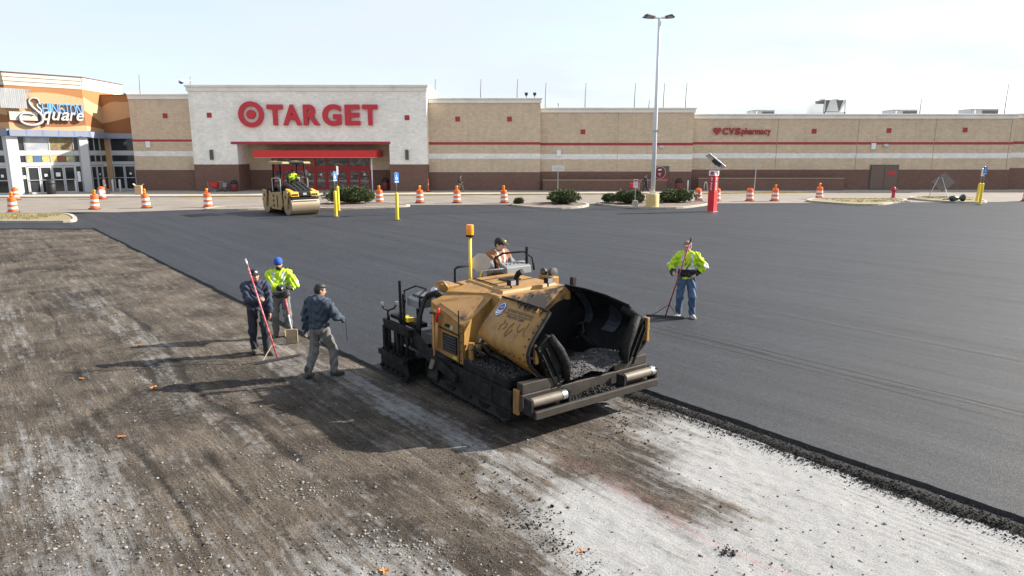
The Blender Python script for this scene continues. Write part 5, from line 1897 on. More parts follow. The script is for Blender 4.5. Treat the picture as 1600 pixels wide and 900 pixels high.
# ================================================================ PEOPLE
mat('skin', (0.40, 0.22, 0.15), 0.55, var=0.08, scale=12)
mat('skin_light', (0.52, 0.32, 0.24), 0.55, var=0.08, scale=12)
mat('hair', (0.012, 0.010, 0.009), 0.6, var=0.3, scale=60, stretch=(1, 1, 0.3))
mat('lips', (0.28, 0.11, 0.09), 0.5)
mat('eye', (0.02, 0.015, 0.012), 0.25)
mat('navy_knit', (0.026, 0.034, 0.058), 0.9, var=0.2, scale=8, bump=0.3, bscale=120)
mat('slate_knit', (0.034, 0.048, 0.070), 0.9, var=0.2, scale=8, bump=0.3, bscale=120)
mat('dark_trouser', (0.018, 0.020, 0.028), 0.9, var=0.25, scale=8, bump=0.3, bscale=90)
mat('grey_trouser', (0.135, 0.130, 0.125), 0.9, var=0.2, scale=7, bump=0.3, bscale=90, stain=(0.07, 0.065, 0.06), stain_amt=0.6, stain_scale=5)
mat('jeans', (0.045, 0.085, 0.16), 0.85, var=0.25, scale=6, bump=0.3, bscale=110, stain=(0.12, 0.17, 0.26), stain_amt=0.6, stain_scale=4)
mat('khaki', (0.25, 0.19, 0.13), 0.9, var=0.15)
mat('hivis', (0.42, 0.62, 0.02), 0.8, var=0.12, scale=6, bump=0.2, bscale=60)
mat('hivis_black', (0.016, 0.017, 0.02), 0.8, var=0.2, scale=8)
mat('reflective', (0.52, 0.55, 0.57), 0.45, var=0.08)
mat('beanie_blue', (0.015, 0.075, 0.38), 0.9, var=0.15, scale=20, bump=0.4, bscale=90)
mat('black_cloth', (0.014, 0.014, 0.016), 0.8, var=0.2)
mat('cap_camo', (0.16, 0.13, 0.13), 0.85, var=0.4, scale=22, stain=(0.36, 0.09, 0.08), stain_amt=0.9, stain_scale=26)
mat('boot', (0.035, 0.028, 0.022), 0.75, var=0.3, scale=18, stain=(0.13, 0.11, 0.09), stain_amt=0.6, stain_scale=10)
mat('boot_brown', (0.10, 0.075, 0.055), 0.8, var=0.3, scale=18)
mat('sneaker', (0.36, 0.34, 0.32), 0.7, var=0.3, scale=18)
mat('glove', (0.08, 0.08, 0.08), 0.85, var=0.25, scale=20)
mat('brown_canvas', (0.23, 0.10, 0.045), 0.85, var=0.18, scale=9, bump=0.3, bscale=90)
mat('grey_knit', (0.17, 0.165, 0.17), 0.9, var=0.18, scale=9)
mat('fleece', (0.60, 0.57, 0.53), 0.95, var=0.12, scale=20, bump=0.4, bscale=60)


def rot_x(a):
    c, s = math.cos(a), math.sin(a)
    return np.array([[1, 0, 0], [0, c, -s], [0, s, c]])


def rot_z(a):
    c, s = math.cos(a), math.sin(a)
    return np.array([[c, -s, 0], [s, c, 0], [0, 0, 1]])


def sdf_mesh(prims, vox, k=0.03, fold=None):
    """smooth union of tapered capsules ('c') and turned ellipsoids ('e'), meshed by surface nets"""
    lo, hi = np.full(3, 1e9), np.full(3, -1e9)
    bxs = []
    for p in prims:
        if p[0] == 'c':
            a, b, r = np.array(p[1], float), np.array(p[2], float), max(p[3], p[4])
            l0, h0 = np.minimum(a, b) - r, np.maximum(a, b) + r
        else:
            c, rr = np.array(p[1], float), max(p[3])
            l0, h0 = c - rr, c + rr
        bxs.append((l0, h0))
        lo, hi = np.minimum(lo, l0), np.maximum(hi, h0)
    pad = k + 4 * vox
    lo -= pad
    hi += pad
    n = np.ceil((hi - lo) / vox).astype(int) + 1
    D = np.full(n, 0.5)
    for p, (l0, h0) in zip(prims, bxs):
        i0 = np.maximum(((l0 - pad - lo) / vox).astype(int), 0)
        i1 = np.minimum(((h0 + pad - lo) / vox).astype(int) + 2, n)
        gx, gy, gz = np.meshgrid(*[lo[a] + vox * np.arange(i0[a], i1[a]) for a in range(3)], indexing='ij')
        P = np.stack([gx, gy, gz], -1)
        if p[0] == 'c':
            a, b = np.array(p[1], float), np.array(p[2], float)
            ab = b - a
            t = np.clip(((P - a) @ ab) / max(ab @ ab, 1e-9), 0, 1)
            d = np.linalg.norm(P - a - t[..., None] * ab, axis=-1) - (p[3] + (p[4] - p[3]) * t)
        else:
            q = (P - np.array(p[1], float)) @ np.array(p[2], float)
            r = np.array(p[3], float)
            k0 = np.linalg.norm(q / r, axis=-1)
            k1 = np.linalg.norm(q / (r * r), axis=-1)
            d = k0 * (k0 - 1) / np.maximum(k1, 1e-6)
        sl = tuple(slice(i0[a], i1[a]) for a in range(3))
        kk = p[5] if p[0] == 'c' and len(p) > 5 else (p[4] if p[0] == 'e' and len(p) > 4 else k)
        A = D[sl]
        h_ = np.clip(0.5 + 0.5 * (d - A) / kk, 0, 1)
        D[sl] = d * (1 - h_) + A * h_ - kk * h_ * (1 - h_)
    if fold is not None:
        gx, gy, gz = np.meshgrid(*[lo[a] + vox * np.arange(n[a]) for a in range(3)], indexing='ij', sparse=True)
        D = D + fold(gx, gy, gz)
    ins = D < 0
    cs = [(0, 0, 0), (1, 0, 0), (0, 1, 0), (1, 1, 0), (0, 0, 1), (1, 0, 1), (0, 1, 1), (1, 1, 1)]
    m = n - 1
    cnt = np.zeros(m, int)
    for c in cs:
        cnt += ins[c[0]:c[0] + m[0], c[1]:c[1] + m[1], c[2]:c[2] + m[2]]
    act = (cnt > 0) & (cnt < 8)
    ids = np.full(m, -1)
    cells = np.argwhere(act)
    ids[act] = np.arange(len(cells))
    acc = np.zeros((len(cells), 3))
    num = np.zeros(len(cells))
    for a in range(8):
        for ax in range(3):
            ca = cs[a]
            if ca[ax] == 1:
                continue
            cbb = list(ca)
            cbb[ax] = 1
            va = D[cells[:, 0] + ca[0], cells[:, 1] + ca[1], cells[:, 2] + ca[2]]
            vb = D[cells[:, 0] + cbb[0], cells[:, 1] + cbb[1], cells[:, 2] + cbb[2]]
            s = (va < 0) != (vb < 0)
            t = np.where(s, va / np.where(np.abs(va - vb) < 1e-12, 1, va - vb), 0)
            pt = np.array(ca, float)[None] + np.zeros((len(cells), 3))
            pt[:, ax] = t
            acc += np.where(s[:, None], pt, 0)
            num += s
    V = lo + vox * (cells + acc / np.maximum(num, 1)[:, None])
    F = []
    for ax in range(3):
        o1, o2 = (ax + 1) % 3, (ax + 2) % 3
        sa = [slice(0, n[i]) for i in range(3)]
        sb = list(sa)
        sa[ax] = slice(0, n[ax] - 1)
        sb[ax] = slice(1, n[ax])
        e = np.argwhere(ins[tuple(sa)] != ins[tuple(sb)])
        e = e[(e[:, o1] > 0) & (e[:, o2] > 0) & (e[:, o1] < m[o1]) & (e[:, o2] < m[o2])]
        flip = ins[e[:, 0], e[:, 1], e[:, 2]]

        def cid(d1, d2):
            q = e.copy()
            q[:, o1] -= d1
            q[:, o2] -= d2
            return ids[q[:, 0], q[:, 1], q[:, 2]]
        q = np.stack([cid(1, 1), cid(0, 1), cid(0, 0), cid(1, 0)], -1)
        q = np.where(flip[:, None], q, q[:, ::-1])
        F.append(q)
    return V, np.concatenate(F)


def ik(S, Hn, a, b, pole):
    S, Hn, pole = np.array(S, float), np.array(Hn, float), np.array(pole, float)
    d = Hn - S
    L = np.linalg.norm(d)
    if L > (a + b) * 0.995:
        Hn = S + d / L * (a + b) * 0.995
        d = Hn - S
        L = np.linalg.norm(d)
    u = d / L
    x = (a * a - b * b + L * L) / (2 * L)
    hgt = math.sqrt(max(a * a - x * x, 0))
    p = pole - u * (pole @ u)
    p /= np.linalg.norm(p) + 1e-9
    return S + u * x + p * hgt, Hn


def folds(amp, seed=0, leg=False):
    def f(x, y, z):
        if leg:
            return amp * np.sin(34 * z + 5 * np.sin(13 * x + seed) + 3 * np.sin(11 * y)) * (0.5 + 0.5 * np.sin(9 * z + 17 * x + seed)) + 0.5 * amp * np.sin(60 * x + 9 * z + seed) * np.sin(40 * y + seed)
        return amp * np.sin(19 * x + 4 * np.sin(9 * z + seed) + seed) * np.sin(24 * z + 5 * np.sin(8 * x + 6 * y + seed)) + 0.6 * amp * np.sin(41 * z + 18 * y + 7 * np.sin(13 * x + seed)) + 0.45 * amp * np.abs(np.sin(38 * x + 31 * z + 6 * np.sin(17 * y + 9 * z + seed))) * np.sin(14 * z + 11 * x + seed)
    return f


I3 = np.eye(3)


def person(label, loc, rz, H, pose, outfit, vox=0.011, seed=0, name='person'):
    root = empty(name, loc, rz, label, 'person')
    s = H / 1.75
    root.scale = (s, s, s)
    g_ = pose.get
    pel = np.array(g_('pelvis', (0, 0, 0.95)), float)
    lean, twist, side = g_('lean', 0.0), g_('twist', 0.0), g_('side', 0.0)
    cs_, sn_ = math.cos(side), math.sin(side)
    Ry = np.array([[cs_, 0, sn_], [0, 1, 0], [-sn_, 0, cs_]])
    Rt = rot_z(twist) @ Ry @ rot_x(lean)
    up = lambda x, y, z: pel + Rt @ np.array([x, y, z - 0.95])
    fat = g_('fat', 1.0)
    Rh = Rt @ rot_z(g_('head_yaw', 0)) @ rot_x(g_('head_pitch', 0))
    neck = up(0, 0.01, 1.46)
    hc = neck + Rh @ np.array([0, -0.02, 0.155])
    hp = lambda x, y, z: hc + Rh @ np.array([x, y, z])
    # ---- limbs
    J = {}
    for sd, sg_ in (('L', 1), ('R', -1)):
        hip = pel + np.array([sg_ * 0.09, 0, -0.03])
        foot = np.array(g_('foot' + sd, (sg_ * 0.12, 0, 0.085)), float)
        knee, foot = ik(hip, foot, 0.44, 0.42, g_('knee' + sd, (sg_ * 0.15, -1, 0)))
        sh = up(sg_ * 0.185 * (0.9 + 0.1 * fat), 0.0, 1.40)
        hand = np.array(g_('hand' + sd, (sg_ * 0.26, -0.05, 0.86)), float)
        el, hand = ik(sh, hand, 0.29, 0.26, g_('elbow' + sd, (sg_ * 0.5, 1, -0.2)))
        J[sd] = (hip, knee, foot, sh, el, hand)
    # ---- body, one surface
    B = [('e', tuple(hp(0, 0, 0.01)), Rh, (0.074, 0.094, 0.112)), ('e', tuple(hp(0, -0.022, -0.055)), Rh, (0.056, 0.070, 0.062)), ('c', tuple(neck - np.array([0, 0, 0.04])), tuple(hp(0, 0.015, -0.06)), 0.058, 0.054),
         ('c', tuple(hp(0, -0.088, 0.005)), tuple(hp(0, -0.108, -0.025)), 0.010, 0.016, 0.012), ('e', tuple(hp(0.076, 0.01, -0.005)), Rh, (0.012, 0.022, 0.032), 0.01), ('e', tuple(hp(-0.076, 0.01, -0.005)), Rh, (0.012, 0.022, 0.032), 0.01),
         ('e', tuple(hp(0, -0.078, 0.032)), Rh, (0.050, 0.018, 0.012), 0.012),
         ('e', tuple(up(0, 0.0, 1.30)), Rt, (0.155 * fat, 0.105 * fat, 0.17), 0.05), ('e', tuple(up(0, -0.01, 1.10)), Rt, (0.135 * fat, 0.10 * fat, 0.16), 0.05), ('e', tuple(pel + np.array([0, 0.0, -0.02])), I3, (0.155, 0.11, 0.13), 0.05)]
    glove = outfit.get('gloves')
    hands = []
    for sd, sg_ in (('L', 1), ('R', -1)):
        hip, knee, foot, sh, el, hand = J[sd]
        B += [('c', tuple(up(sg_ * 0.06, 0, 1.44)), tuple(sh), 0.055, 0.058), ('c', tuple(sh), tuple(el), 0.050, 0.040), ('c', tuple(el), tuple(hand), 0.041, 0.029), ('c', tuple(hip), tuple(knee), 0.080, 0.056), ('c', tuple(knee), tuple(foot), 0.056, 0.040), ('c', tuple(foot - np.array([0, 0, 0.04])), tuple(foot + rot_z(g_('toe' + sd, 0)) @ np.array([0, -0.14, -0.05])), 0.04, 0.03)]
        d = hand - el
        d /= np.linalg.norm(d)
        hd = np.array(g_('grip' + sd, tuple(d)), float)
        hd /= np.linalg.norm(hd)
        sx = np.cross(hd, np.array(g_('palm' + sd, (sg_, 0.0, 0.3)), float))
        sx /= np.linalg.norm(sx) + 1e-9
        nz = np.cross(sx, hd)
        curl = g_('curl' + sd, 0.5)
        pc = hand + hd * 0.045
        B.append(('e', tuple(pc), np.stack([sx, hd, nz], 1), (0.042, 0.055, 0.020), 0.015))
        for i, (off, ln) in enumerate(((-0.030, 0.066), (-0.010, 0.076), (0.010, 0.072), (0.030, 0.056))):
            p0 = hand + hd * 0.088 + sx * off
            d1 = hd * math.cos(curl * 0.6) - nz * math.sin(curl * 0.6)
            d2 = hd * math.cos(curl * 1.7) - nz * math.sin(curl * 1.7)
            p1 = p0 + d1 * ln * 0.5
            p2 = p1 + d2 * ln * 0.55
            B += [('c', tuple(p0), tuple(p1), 0.0095, 0.009, 0.006), ('c', tuple(p1), tuple(p2), 0.009, 0.008, 0.006)]
        th = hand + hd * 0.030 - sx * 0.036
        t1 = th + hd * 0.035 - sx * 0.024 - nz * 0.012
        B += [('c', tuple(th), tuple(t1), 0.013, 0.011, 0.01), ('c', tuple(t1), tuple(t1 + hd * 0.032 - nz * 0.012 * (1 + curl)), 0.011, 0.009, 0.006)]
        hands.append(pc)
    V, F = sdf_mesh(B, vox, 0.025)
    mi = None
    mats_ = [outfit.get('skin', 'skin')]
    if glove:
        C = V[F].mean(1)
        mi = np.zeros(len(F), int)
        for pc in hands:
            mi[np.linalg.norm(C - pc, axis=1) < 0.125] = 1
        mats_.append(glove)
    np_mesh('body', V, F, mats_, root, True, mi)
    # ---- face pieces
    if vox < 0.014:
        for sx in (-1, 1):
            b = MB()
            p = hp(sx * 0.030, -0.083, 0.012)
            b.ball(p, 0.013, 0.010, 0.007, 10, 6)
            b.build('eye', 'eye', root, True)
        b = MB()
        b.ball(hp(0, -0.086, -0.062), 0.024, 0.010, 0.006, 10, 6)
        b.build('mouth', 'lips', root, True)
    # ---- trousers
    tr = outfit.get('trousers')
    if tr:
        TP = [('e', tuple(pel + np.array([0, 0.005, -0.01])), I3, (0.175 * (0.6 + 0.4 * fat), 0.135 * (0.5 + 0.5 * fat), 0.15), 0.04)]
        for sd in 'LR':
            hip, knee, foot, *_ = J[sd]
            TP += [('c', tuple(hip), tuple(knee), 0.102, 0.082), ('c', tuple(knee), tuple(foot + (knee - foot) * 0.06), 0.082, 0.070)]
        V, F = sdf_mesh(TP, vox, 0.03, folds(0.011, seed, True))
        np_mesh('trousers', V, F, tr, root, True)
    # ---- boots
    for sd in 'LR':
        foot = J[sd][2]
        Rz = rot_z(g_('toe' + sd, 0))
        q = lambda x, y, z: tuple(foot + Rz @ np.array([x, y, z]))
        V, F = sdf_mesh([('c', q(0, 0.035, -0.035), q(0, -0.05, -0.04), 0.045, 0.048), ('c', q(0, -0.05, -0.045), q(0.0, -0.155, -0.05), 0.048, 0.036), ('c', q(0, 0.01, 0.0), q(0, 0.0, 0.10), 0.052, 0.055), ('e', q(0, -0.06, -0.075), Rz, (0.052, 0.14, 0.012), 0.01)], vox, 0.03)
        np_mesh('boot', V, F, outfit.get('boots', 'boot'), root, True)
    # ---- upper garments
    def upper(nm, m, infl, sleeves, hem, slotf=None, hood=False, fold=0.008):
        P = [('e', tuple(up(0, 0.0, 1.30)), Rt, (0.165 * fat + infl, 0.115 * fat + infl, 0.175 + infl * 0.5), 0.06), ('e', tuple(up(0, -0.01, 1.12)), Rt, (0.150 * fat + infl, 0.115 * fat + infl, 0.17), 0.06), ('e', tuple(up(0, 0.0, hem + 0.07)), Rt, (0.160 * (0.5 + 0.5 * fat) + infl, 0.125 * (0.5 + 0.5 * fat) + infl, 0.085), 0.05), ('c', tuple(up(0, 0.015, 1.42)), tuple(up(0, 0.02, 1.475)), 0.085, 0.072, 0.03)]
        for sd, sg_ in (('L', 1), ('R', -1)):
            hip, knee, foot, sh, el, hand = J[sd]
            P += [('c', tuple(up(sg_ * 0.06, 0, 1.43)), tuple(sh), 0.068 + infl, 0.070 + infl)]
            if sleeves:
                P += [('c', tuple(sh), tuple(el), 0.068 + infl, 0.056 + infl), ('c', tuple(el), tuple(el + (hand - el) * 0.93), 0.056 + infl, 0.040 + infl * 0.7)]
        if hood:
            P += [('e', tuple(up(0, 0.095, 1.435)), Rt, (0.105, 0.055, 0.075), 0.04), ('c', tuple(up(0.085, 0.03, 1.45)), tuple(up(0.04, -0.085, 1.40)), 0.035, 0.025), ('c', tuple(up(-0.085, 0.03, 1.45)), tuple(up(-0.04, -0.085, 1.40)), 0.035, 0.025)]
        V, F = sdf_mesh(P, vox, 0.035, folds(fold, seed))
        mi = None
        if slotf is not None:
            C = (V[F].mean(1) - pel) @ Rt + np.array([0, 0, 0.95])
            arm = np.zeros(len(F))
            # fraction along the sleeve, 0 at shoulder, 1 elbow, 2 wrist; -1 on the trunk
            C0 = V[F].mean(1)
            arm[:] = -1
            for sd in 'LR':
                hip, knee, foot, sh, el, hand = J[sd]
                for (a, b, o, rr) in ((sh, el, 0, 0.10), (el, hand, 1, 0.085)):
                    ab = b - a
                    t = ((C0 - a) @ ab) / (ab @ ab)
                    dd = np.linalg.norm(C0 - a - np.clip(t, 0, 1)[:, None] * ab, axis=1)
                    on = (dd < rr + infl) & (t > 0.05) & (t < 1.1) & (np.abs(C[:, 0]) > 0.125 if o == 0 else np.ones(len(C0), bool))
                    arm[on] = o + np.clip(t[on], 0, 1)
            mi = slotf(C, arm)
        return np_mesh(nm, V, F, m, root, True, mi)

    for gm in outfit.get('tops', []):
        upper(**gm)
    # ---- headgear and hair
    hg = outfit.get('head')
    def headpiece(nm, m, prims, keep=None, fold=None):
        V, F = sdf_mesh(prims, vox * 0.85, 0.012, fold)
        if keep is not None:
            C = (V[F].mean(1) - hc) @ Rh
            F = F[keep(C)]
        return np_mesh(nm, V, F, m, root, True)
    if hg in ('cap', 'cap_camo', 'hair', 'beanie'):
        hm = outfit.get('hair', 'hair')
        headpiece('hair', hm, [('e', tuple(hp(0, 0.008, 0.018)), Rh, (0.083, 0.100, 0.115))], (lambda C: ((C[:, 1] > -0.045) & (C[:, 2] > -0.055 - 0.25 * (C[:, 1] < 0.02) * -0.22)) | (C[:, 2] > 0.075)))
    if hg == 'hair':
        headpiece('hair_top', 'hair', [('e', tuple(hp(0, -0.005, 0.075)), Rh, (0.080, 0.098, 0.058))])
    if hg in ('cap', 'cap_camo'):
        m = outfit.get('hat_mat', 'black_cloth')
        headpiece('cap', m, [('e', tuple(hp(0, 0.004, 0.052)), Rh, (0.089, 0.106, 0.088)), ('e', tuple(hp(0, -0.118, 0.050)), Rh @ rot_x(0.15), (0.072, 0.075, 0.011), 0.006)], (lambda C: C[:, 2] > 0.022))
        if outfit.get('cap_mark'):
            b = MB()
            b.ball(hp(0, -0.100, 0.088), 0.028, 0.012, 0.022, 10, 6)
            b.build('cap_badge', outfit['cap_mark'], root, True)
    if hg == 'beanie':
        headpiece('beanie', outfit['hat_mat'], [('e', tuple(hp(0, 0.006, 0.060)), Rh, (0.092, 0.108, 0.098)), ('c', tuple(hp(0, 0.03, 0.04)), tuple(hp(0, -0.03, 0.04)), 0.085, 0.085)], (lambda C: C[:, 2] > 0.028))
    if outfit.get('beard'):
        headpiece('beard', 'hair', [('e', tuple(hp(0, -0.030, -0.070)), Rh, (0.066, 0.074, 0.056))], (lambda C: (C[:, 2] < -0.045)))
    if outfit.get('glasses'):
        b = MB()
        for sx in (-1, 1):
            b.ball(hp(sx * 0.032, -0.094, 0.012), 0.027, 0.012, 0.018, 10, 6)
        b.bar(tuple(hp(-0.03, -0.098, 0.018)), tuple(hp(0.03, -0.098, 0.018)), 0.008, 0.008)
        for sx in (-1, 1):
            b.bar(tuple(hp(sx * 0.055, -0.09, 0.015)), tuple(hp(sx * 0.082, 0.0, 0.012)), 0.006, 0.008)
        b.build('sunglasses', 'black', root, True)
    root['_j'] = 0
    del root['_j']
    info = dict(root=root, up=up, J=J, hp=hp, Rt=Rt, pel=pel)
    return info


def patch(info, pts, m, name, off=0.0):
    """small flat piece lying on the garment, corners in upright body coordinates"""
    me = bpy.data.meshes.new(name)
    V = [tuple(info['up'](*p)) for p in pts]
    me.from_pydata(V, [], [tuple(range(len(V)))])
    return finish(me, name, m, info['root'], False, 0)


def hivis_slots(low, stripe=True):
    def f(C, arm):
        mi = np.zeros(len(C), int)
        tr = arm < 0
        mi[tr & (C[:, 2] < low)] = 1
        if stripe:
            mi[tr & (np.abs(C[:, 2] - low - 0.03) < 0.028)] = 2
            mi[tr & (C[:, 2] > low + 0.03) & (np.abs(np.abs(C[:, 0]) - 0.105) < 0.026) & (C[:, 2] < 1.47)] = 2
            mi[(arm > 0.80) & (arm < 1.08)] = 2
        mi[arm > 1.62] = 1
        return mi
    return f


# worker with rake, navy hoodie
w1 = person('worker in dark hoodie and black cap holding the red rake', (-5.22, 13.62, 0), R(22), 1.78,
            dict(footL=(0.13, -0.10, 0.085), footR=(-0.10, 0.12, 0.085), toeL=R(35), toeR=R(-10), handR=(0.03, -0.30, 1.16), elbowR=(-0.8, 0.4, -0.8), gripR=(0.7, -0.5, 0.3), palmR=(0, -0.6, 0.6), curlR=1.2, handL=(0.24, -0.10, 0.86), elbowL=(0.5, 0.8, 0), head_yaw=R(12), head_pitch=0.05, fat=1.12),
            dict(tops=[dict(nm='hoodie', m='navy_knit', infl=0.022, sleeves=True, hem=0.88, hood=True, fold=0.014)], trousers='dark_trouser', boots='boot', head='cap', hat_mat='black_cloth', cap_mark='paper'), seed=1)
b = MB()
b.bar(tuple(w1['up'](0.02, -0.150, 0.93)), tuple(w1['up'](0.03, -0.160, 0.70)), 0.035, 0.012)
b.build('key_strap', 'grey_knit', w1['root'])

# worker in hi-vis with blue beanie, hands folded over a shovel grip
w2 = person('worker in yellow hi-vis jacket and blue beanie leaning on a shovel', (-5.18, 14.95, 0), R(12), 1.80,
            dict(footL=(0.15, -0.02, 0.085), footR=(-0.14, 0.03, 0.085), toeL=R(25), toeR=R(-20), handR=(0.08, -0.30, 1.13), elbowR=(-0.9, 0.2, -0.6), gripR=(0.9, -0.25, -0.15), palmR=(0, 0.2, 1), handL=(0.20, -0.32, 1.10), elbowL=(0.9, 0.3, -0.6), gripL=(-0.5, -0.5, -0.6), palmL=(0, 0.2, 1), curlL=1.0, curlR=0.8, fat=1.2, lean=0.05, head_yaw=R(8)),
            dict(tops=[dict(nm='hivis_jacket', m=['hivis', 'hivis_black', 'reflective'], infl=0.022, sleeves=True, hem=0.86, hood=True, slotf=hivis_slots(1.02), fold=0.015)], trousers='grey_trouser', boots='boot_brown', head='beanie', hat_mat='beanie_blue', beard=True, glasses=True, gloves='glove', skin='skin'), seed=2)

# worker seen from behind, slate hoodie
w3 = person('worker in slate hoodie and grey trousers seen from behind', (-3.56, 12.15, 0), R(152), 1.78,
            dict(footL=(0.12, 0.20, 0.085), footR=(-0.20, -0.14, 0.085), toeL=R(10), toeR=R(-35), pelvis=(-0.03, 0, 0.935), handR=(-0.26, -0.36, 1.02), elbowR=(-0.7, 0.7, -0.3), curlR=1.2, handL=(0.30, 0.02, 0.80), elbowL=(0.7, 0.6, 0), curlL=0.7, fat=1.16, lean=0.03, head_yaw=R(-28), head_pitch=0.12),
            dict(tops=[dict(nm='hoodie', m='slate_knit', infl=0.026, sleeves=True, hem=0.90, hood=True, fold=0.015)], trousers='grey_trouser', boots='boot', head='hair', gloves='glove'), seed=3)
b = MB()
hR = w3['J']['R'][5]
b.tube([tuple(hR + np.array([0, -0.08, 0.0])), tuple(hR + np.array([0.0, -0.10, -0.42]))], 0.006, 6)
b.build('hand_line', 'black', w3['root'])

# worker on the new mat with hand on hip
w4 = person('worker in yellow hi-vis top and blue jeans with hand on hip', (4.30, 16.55, ASPH), R(-14), 1.92,
            dict(footL=(0.16, -0.03, 0.085), footR=(-0.14, 0.02, 0.085), toeL=R(22), toeR=R(-25), handR=(-0.29, -0.16, 1.02), elbowR=(-0.7, 0.8, -0.3), gripR=(0, -1, 0.1), palmR=(-1, 0, 0), curlR=1.3, handL=(0.20, -0.03, 1.00), elbowL=(1.0, 0.35, 0.0), gripL=(-0.35, -0.75, -0.3), palmL=(1, 0, 0), curlL=0.5, fat=1.16, head_yaw=R(-18), head_pitch=0.1),
            dict(tops=[dict(nm='shirt', m='hivis', infl=0.012, sleeves=False, hem=0.86, fold=0.008), dict(nm='hivis_jacket', m=['hivis', 'hivis_black', 'reflective'], infl=0.026, sleeves=True, hem=0.92, slotf=hivis_slots(1.12), fold=0.014)], trousers='jeans', boots='sneaker', head='cap', hat_mat='cap_camo', skin='skin_light'), seed=4)
b = MB()
for p, q in (((0.0, -0.166, 1.12), (-0.05, -0.150, 1.37)), ((0.0, -0.168, 1.14), (0.09, -0.158, 1.34)), ((0.0, -0.17, 1.13), (0.0, -0.176, 1.02))):
    b.bar(tuple(w4['up'](*p)), tuple(w4['up'](*q)), 0.012, 0.010)
b.build('jacket_zip', 'black', w4['root'])

# two shoppers on the walk
person('shopper in dark jacket and khaki trousers walking past the tan wall', (-5.15, 68.6, 0.15), R(70), 1.72,
       dict(footL=(0.08, -0.28, 0.10), footR=(-0.08, 0.28, 0.12), handL=(0.26, 0.10, 0.90), handR=(-0.22, -0.22, 1.0), pelvis=(0, 0, 0.91), fat=1.05),
       dict(tops=[dict(nm='jacket', m='black_cloth', infl=0.02, sleeves=True, hem=0.88)], trousers='khaki', boots='sneaker', head='hair'), vox=0.02, seed=5)
person('shopper in navy coat pushing a red cart along the walk', (13.3, 68.25, 0.15), R(-90), 1.75,
       dict(footL=(0.08, -0.30, 0.10), footR=(-0.08, 0.34, 0.12), handL=(0.2, -0.48, 1.06), handR=(-0.2, -0.48, 1.06), pelvis=(0, 0, 0.90), lean=0.14, elbowL=(0.6, 0.3, -1), elbowR=(-0.6, 0.3, -1)),
       dict(tops=[dict(nm='coat', m='navy_knit', infl=0.02, sleeves=True, hem=0.80)], trousers='dark_trouser', boots='sneaker', head='hair', skin='skin_light'), vox=0.02, seed=6)


# ================================================================ HAND TOOLS
def rake(bot, top, headdir, lab, handle_m, wood=True, tip='alu'):
    bot, top = Vector(bot), Vector(top)
    e_ = empty('asphalt_rake', bot, 0, lab, 'rake')
    d = top - bot
    MB().tube([d * 0.02, d * 0.93], 0.017, 10).build('handle', handle_m, e_, True)
    MB().tube([d * 0.92, d], 0.019, 10).build('grip', tip, e_, True)
    hd = Vector(headdir).normalized()
    b = MB()
    b.bar(-hd * 0.46 + Vector((0, 0, 0.035)), hd * 0.46 + Vector((0, 0, 0.035)), 0.03, 0.055)
    b.build('head', 'dark_metal', e_, bevel=0.005)
    for s_ in (-1, 1):
        MB().bar(d * 0.17, hd * 0.30 * s_ + Vector((0, 0, 0.055)), 0.016, 0.016).build('brace', 'wood' if wood else 'dark_metal', e_)
    perp = Vector((-hd.y, hd.x, 0))
    b = MB()
    for k in range(22):
        p = -hd * 0.44 + hd * 0.88 * k / 21
        b.bar(p + Vector((0, 0, 0.03)), p + Vector((0, 0, 0.002)), 0.008, 0.012)
    b.build('teeth', 'dark_metal', e_)


mat('wood', (0.42, 0.29, 0.16), 0.7, var=0.2, scale=10, stretch=(1, 1, 0.2))
mat('handle_red', (0.48, 0.05, 0.07), 0.35, var=0.12, scale=10, stain=(0.62, 0.5, 0.5), stain_amt=0.6, stain_scale=14)
mat('handle_darkred', (0.30, 0.035, 0.045), 0.45, var=0.15, scale=10)
rake((-4.68, 13.12, 0.0), (-5.26, 13.32, 2.03), (0.78, 0.62, 0), 'red handled rake leaning beside the worker in dark hoodie', 'handle_red')
rake((3.80, 16.50, ASPH), (4.29, 16.22, 2.10), (0.93, -0.30, 0), 'dark red handled rake held by the worker in jeans', 'handle_darkred', False, 'black')
# shovel under the folded hands
e_ = empty('shovel', (-4.80, 14.38, 0.0), R(10), 'square shovel with red and white handle under the folded gloves', 'shovel')
mat('blade_tan', (0.32, 0.24, 0.15), 0.6, 0.1, var=0.3, scale=12)
b = MB()
b.tube([(0, 0.03, 0.30), (-0.05, 0.09, 0.62)], 0.017, 8)
b.build('lower_handle', 'reflective', e_, True)
MB().tube([(-0.05, 0.09, 0.62), (-0.10, 0.15, 0.97)], 0.017, 8).build('handle', 'handle_red', e_, True)
MB().tube([(-0.10, 0.15, 0.97), (-0.155, 0.16, 1.05), (-0.12, 0.17, 1.12), (-0.06, 0.17, 1.10), (-0.10, 0.15, 0.97)], 0.014, 8).build('grip', 'black', e_, True)
b = MB()
b.hexa([(-0.10, -0.06, 0.02), (0.13, -0.06, 0.02), (0.13, -0.04, 0.02), (-0.10, -0.04, 0.02), (-0.12, 0.0, 0.31), (0.12, 0.0, 0.31), (0.12, 0.02, 0.32), (-0.12, 0.02, 0.32)])
b.bar((-0.11, -0.05, 0.03), (-0.13, -0.02, 0.31), 0.012, 0.05)
b.bar((0.13, -0.05, 0.03), (0.13, -0.02, 0.31), 0.012, 0.05)
b.build('blade', 'blade_tan', e_, bevel=0.006)
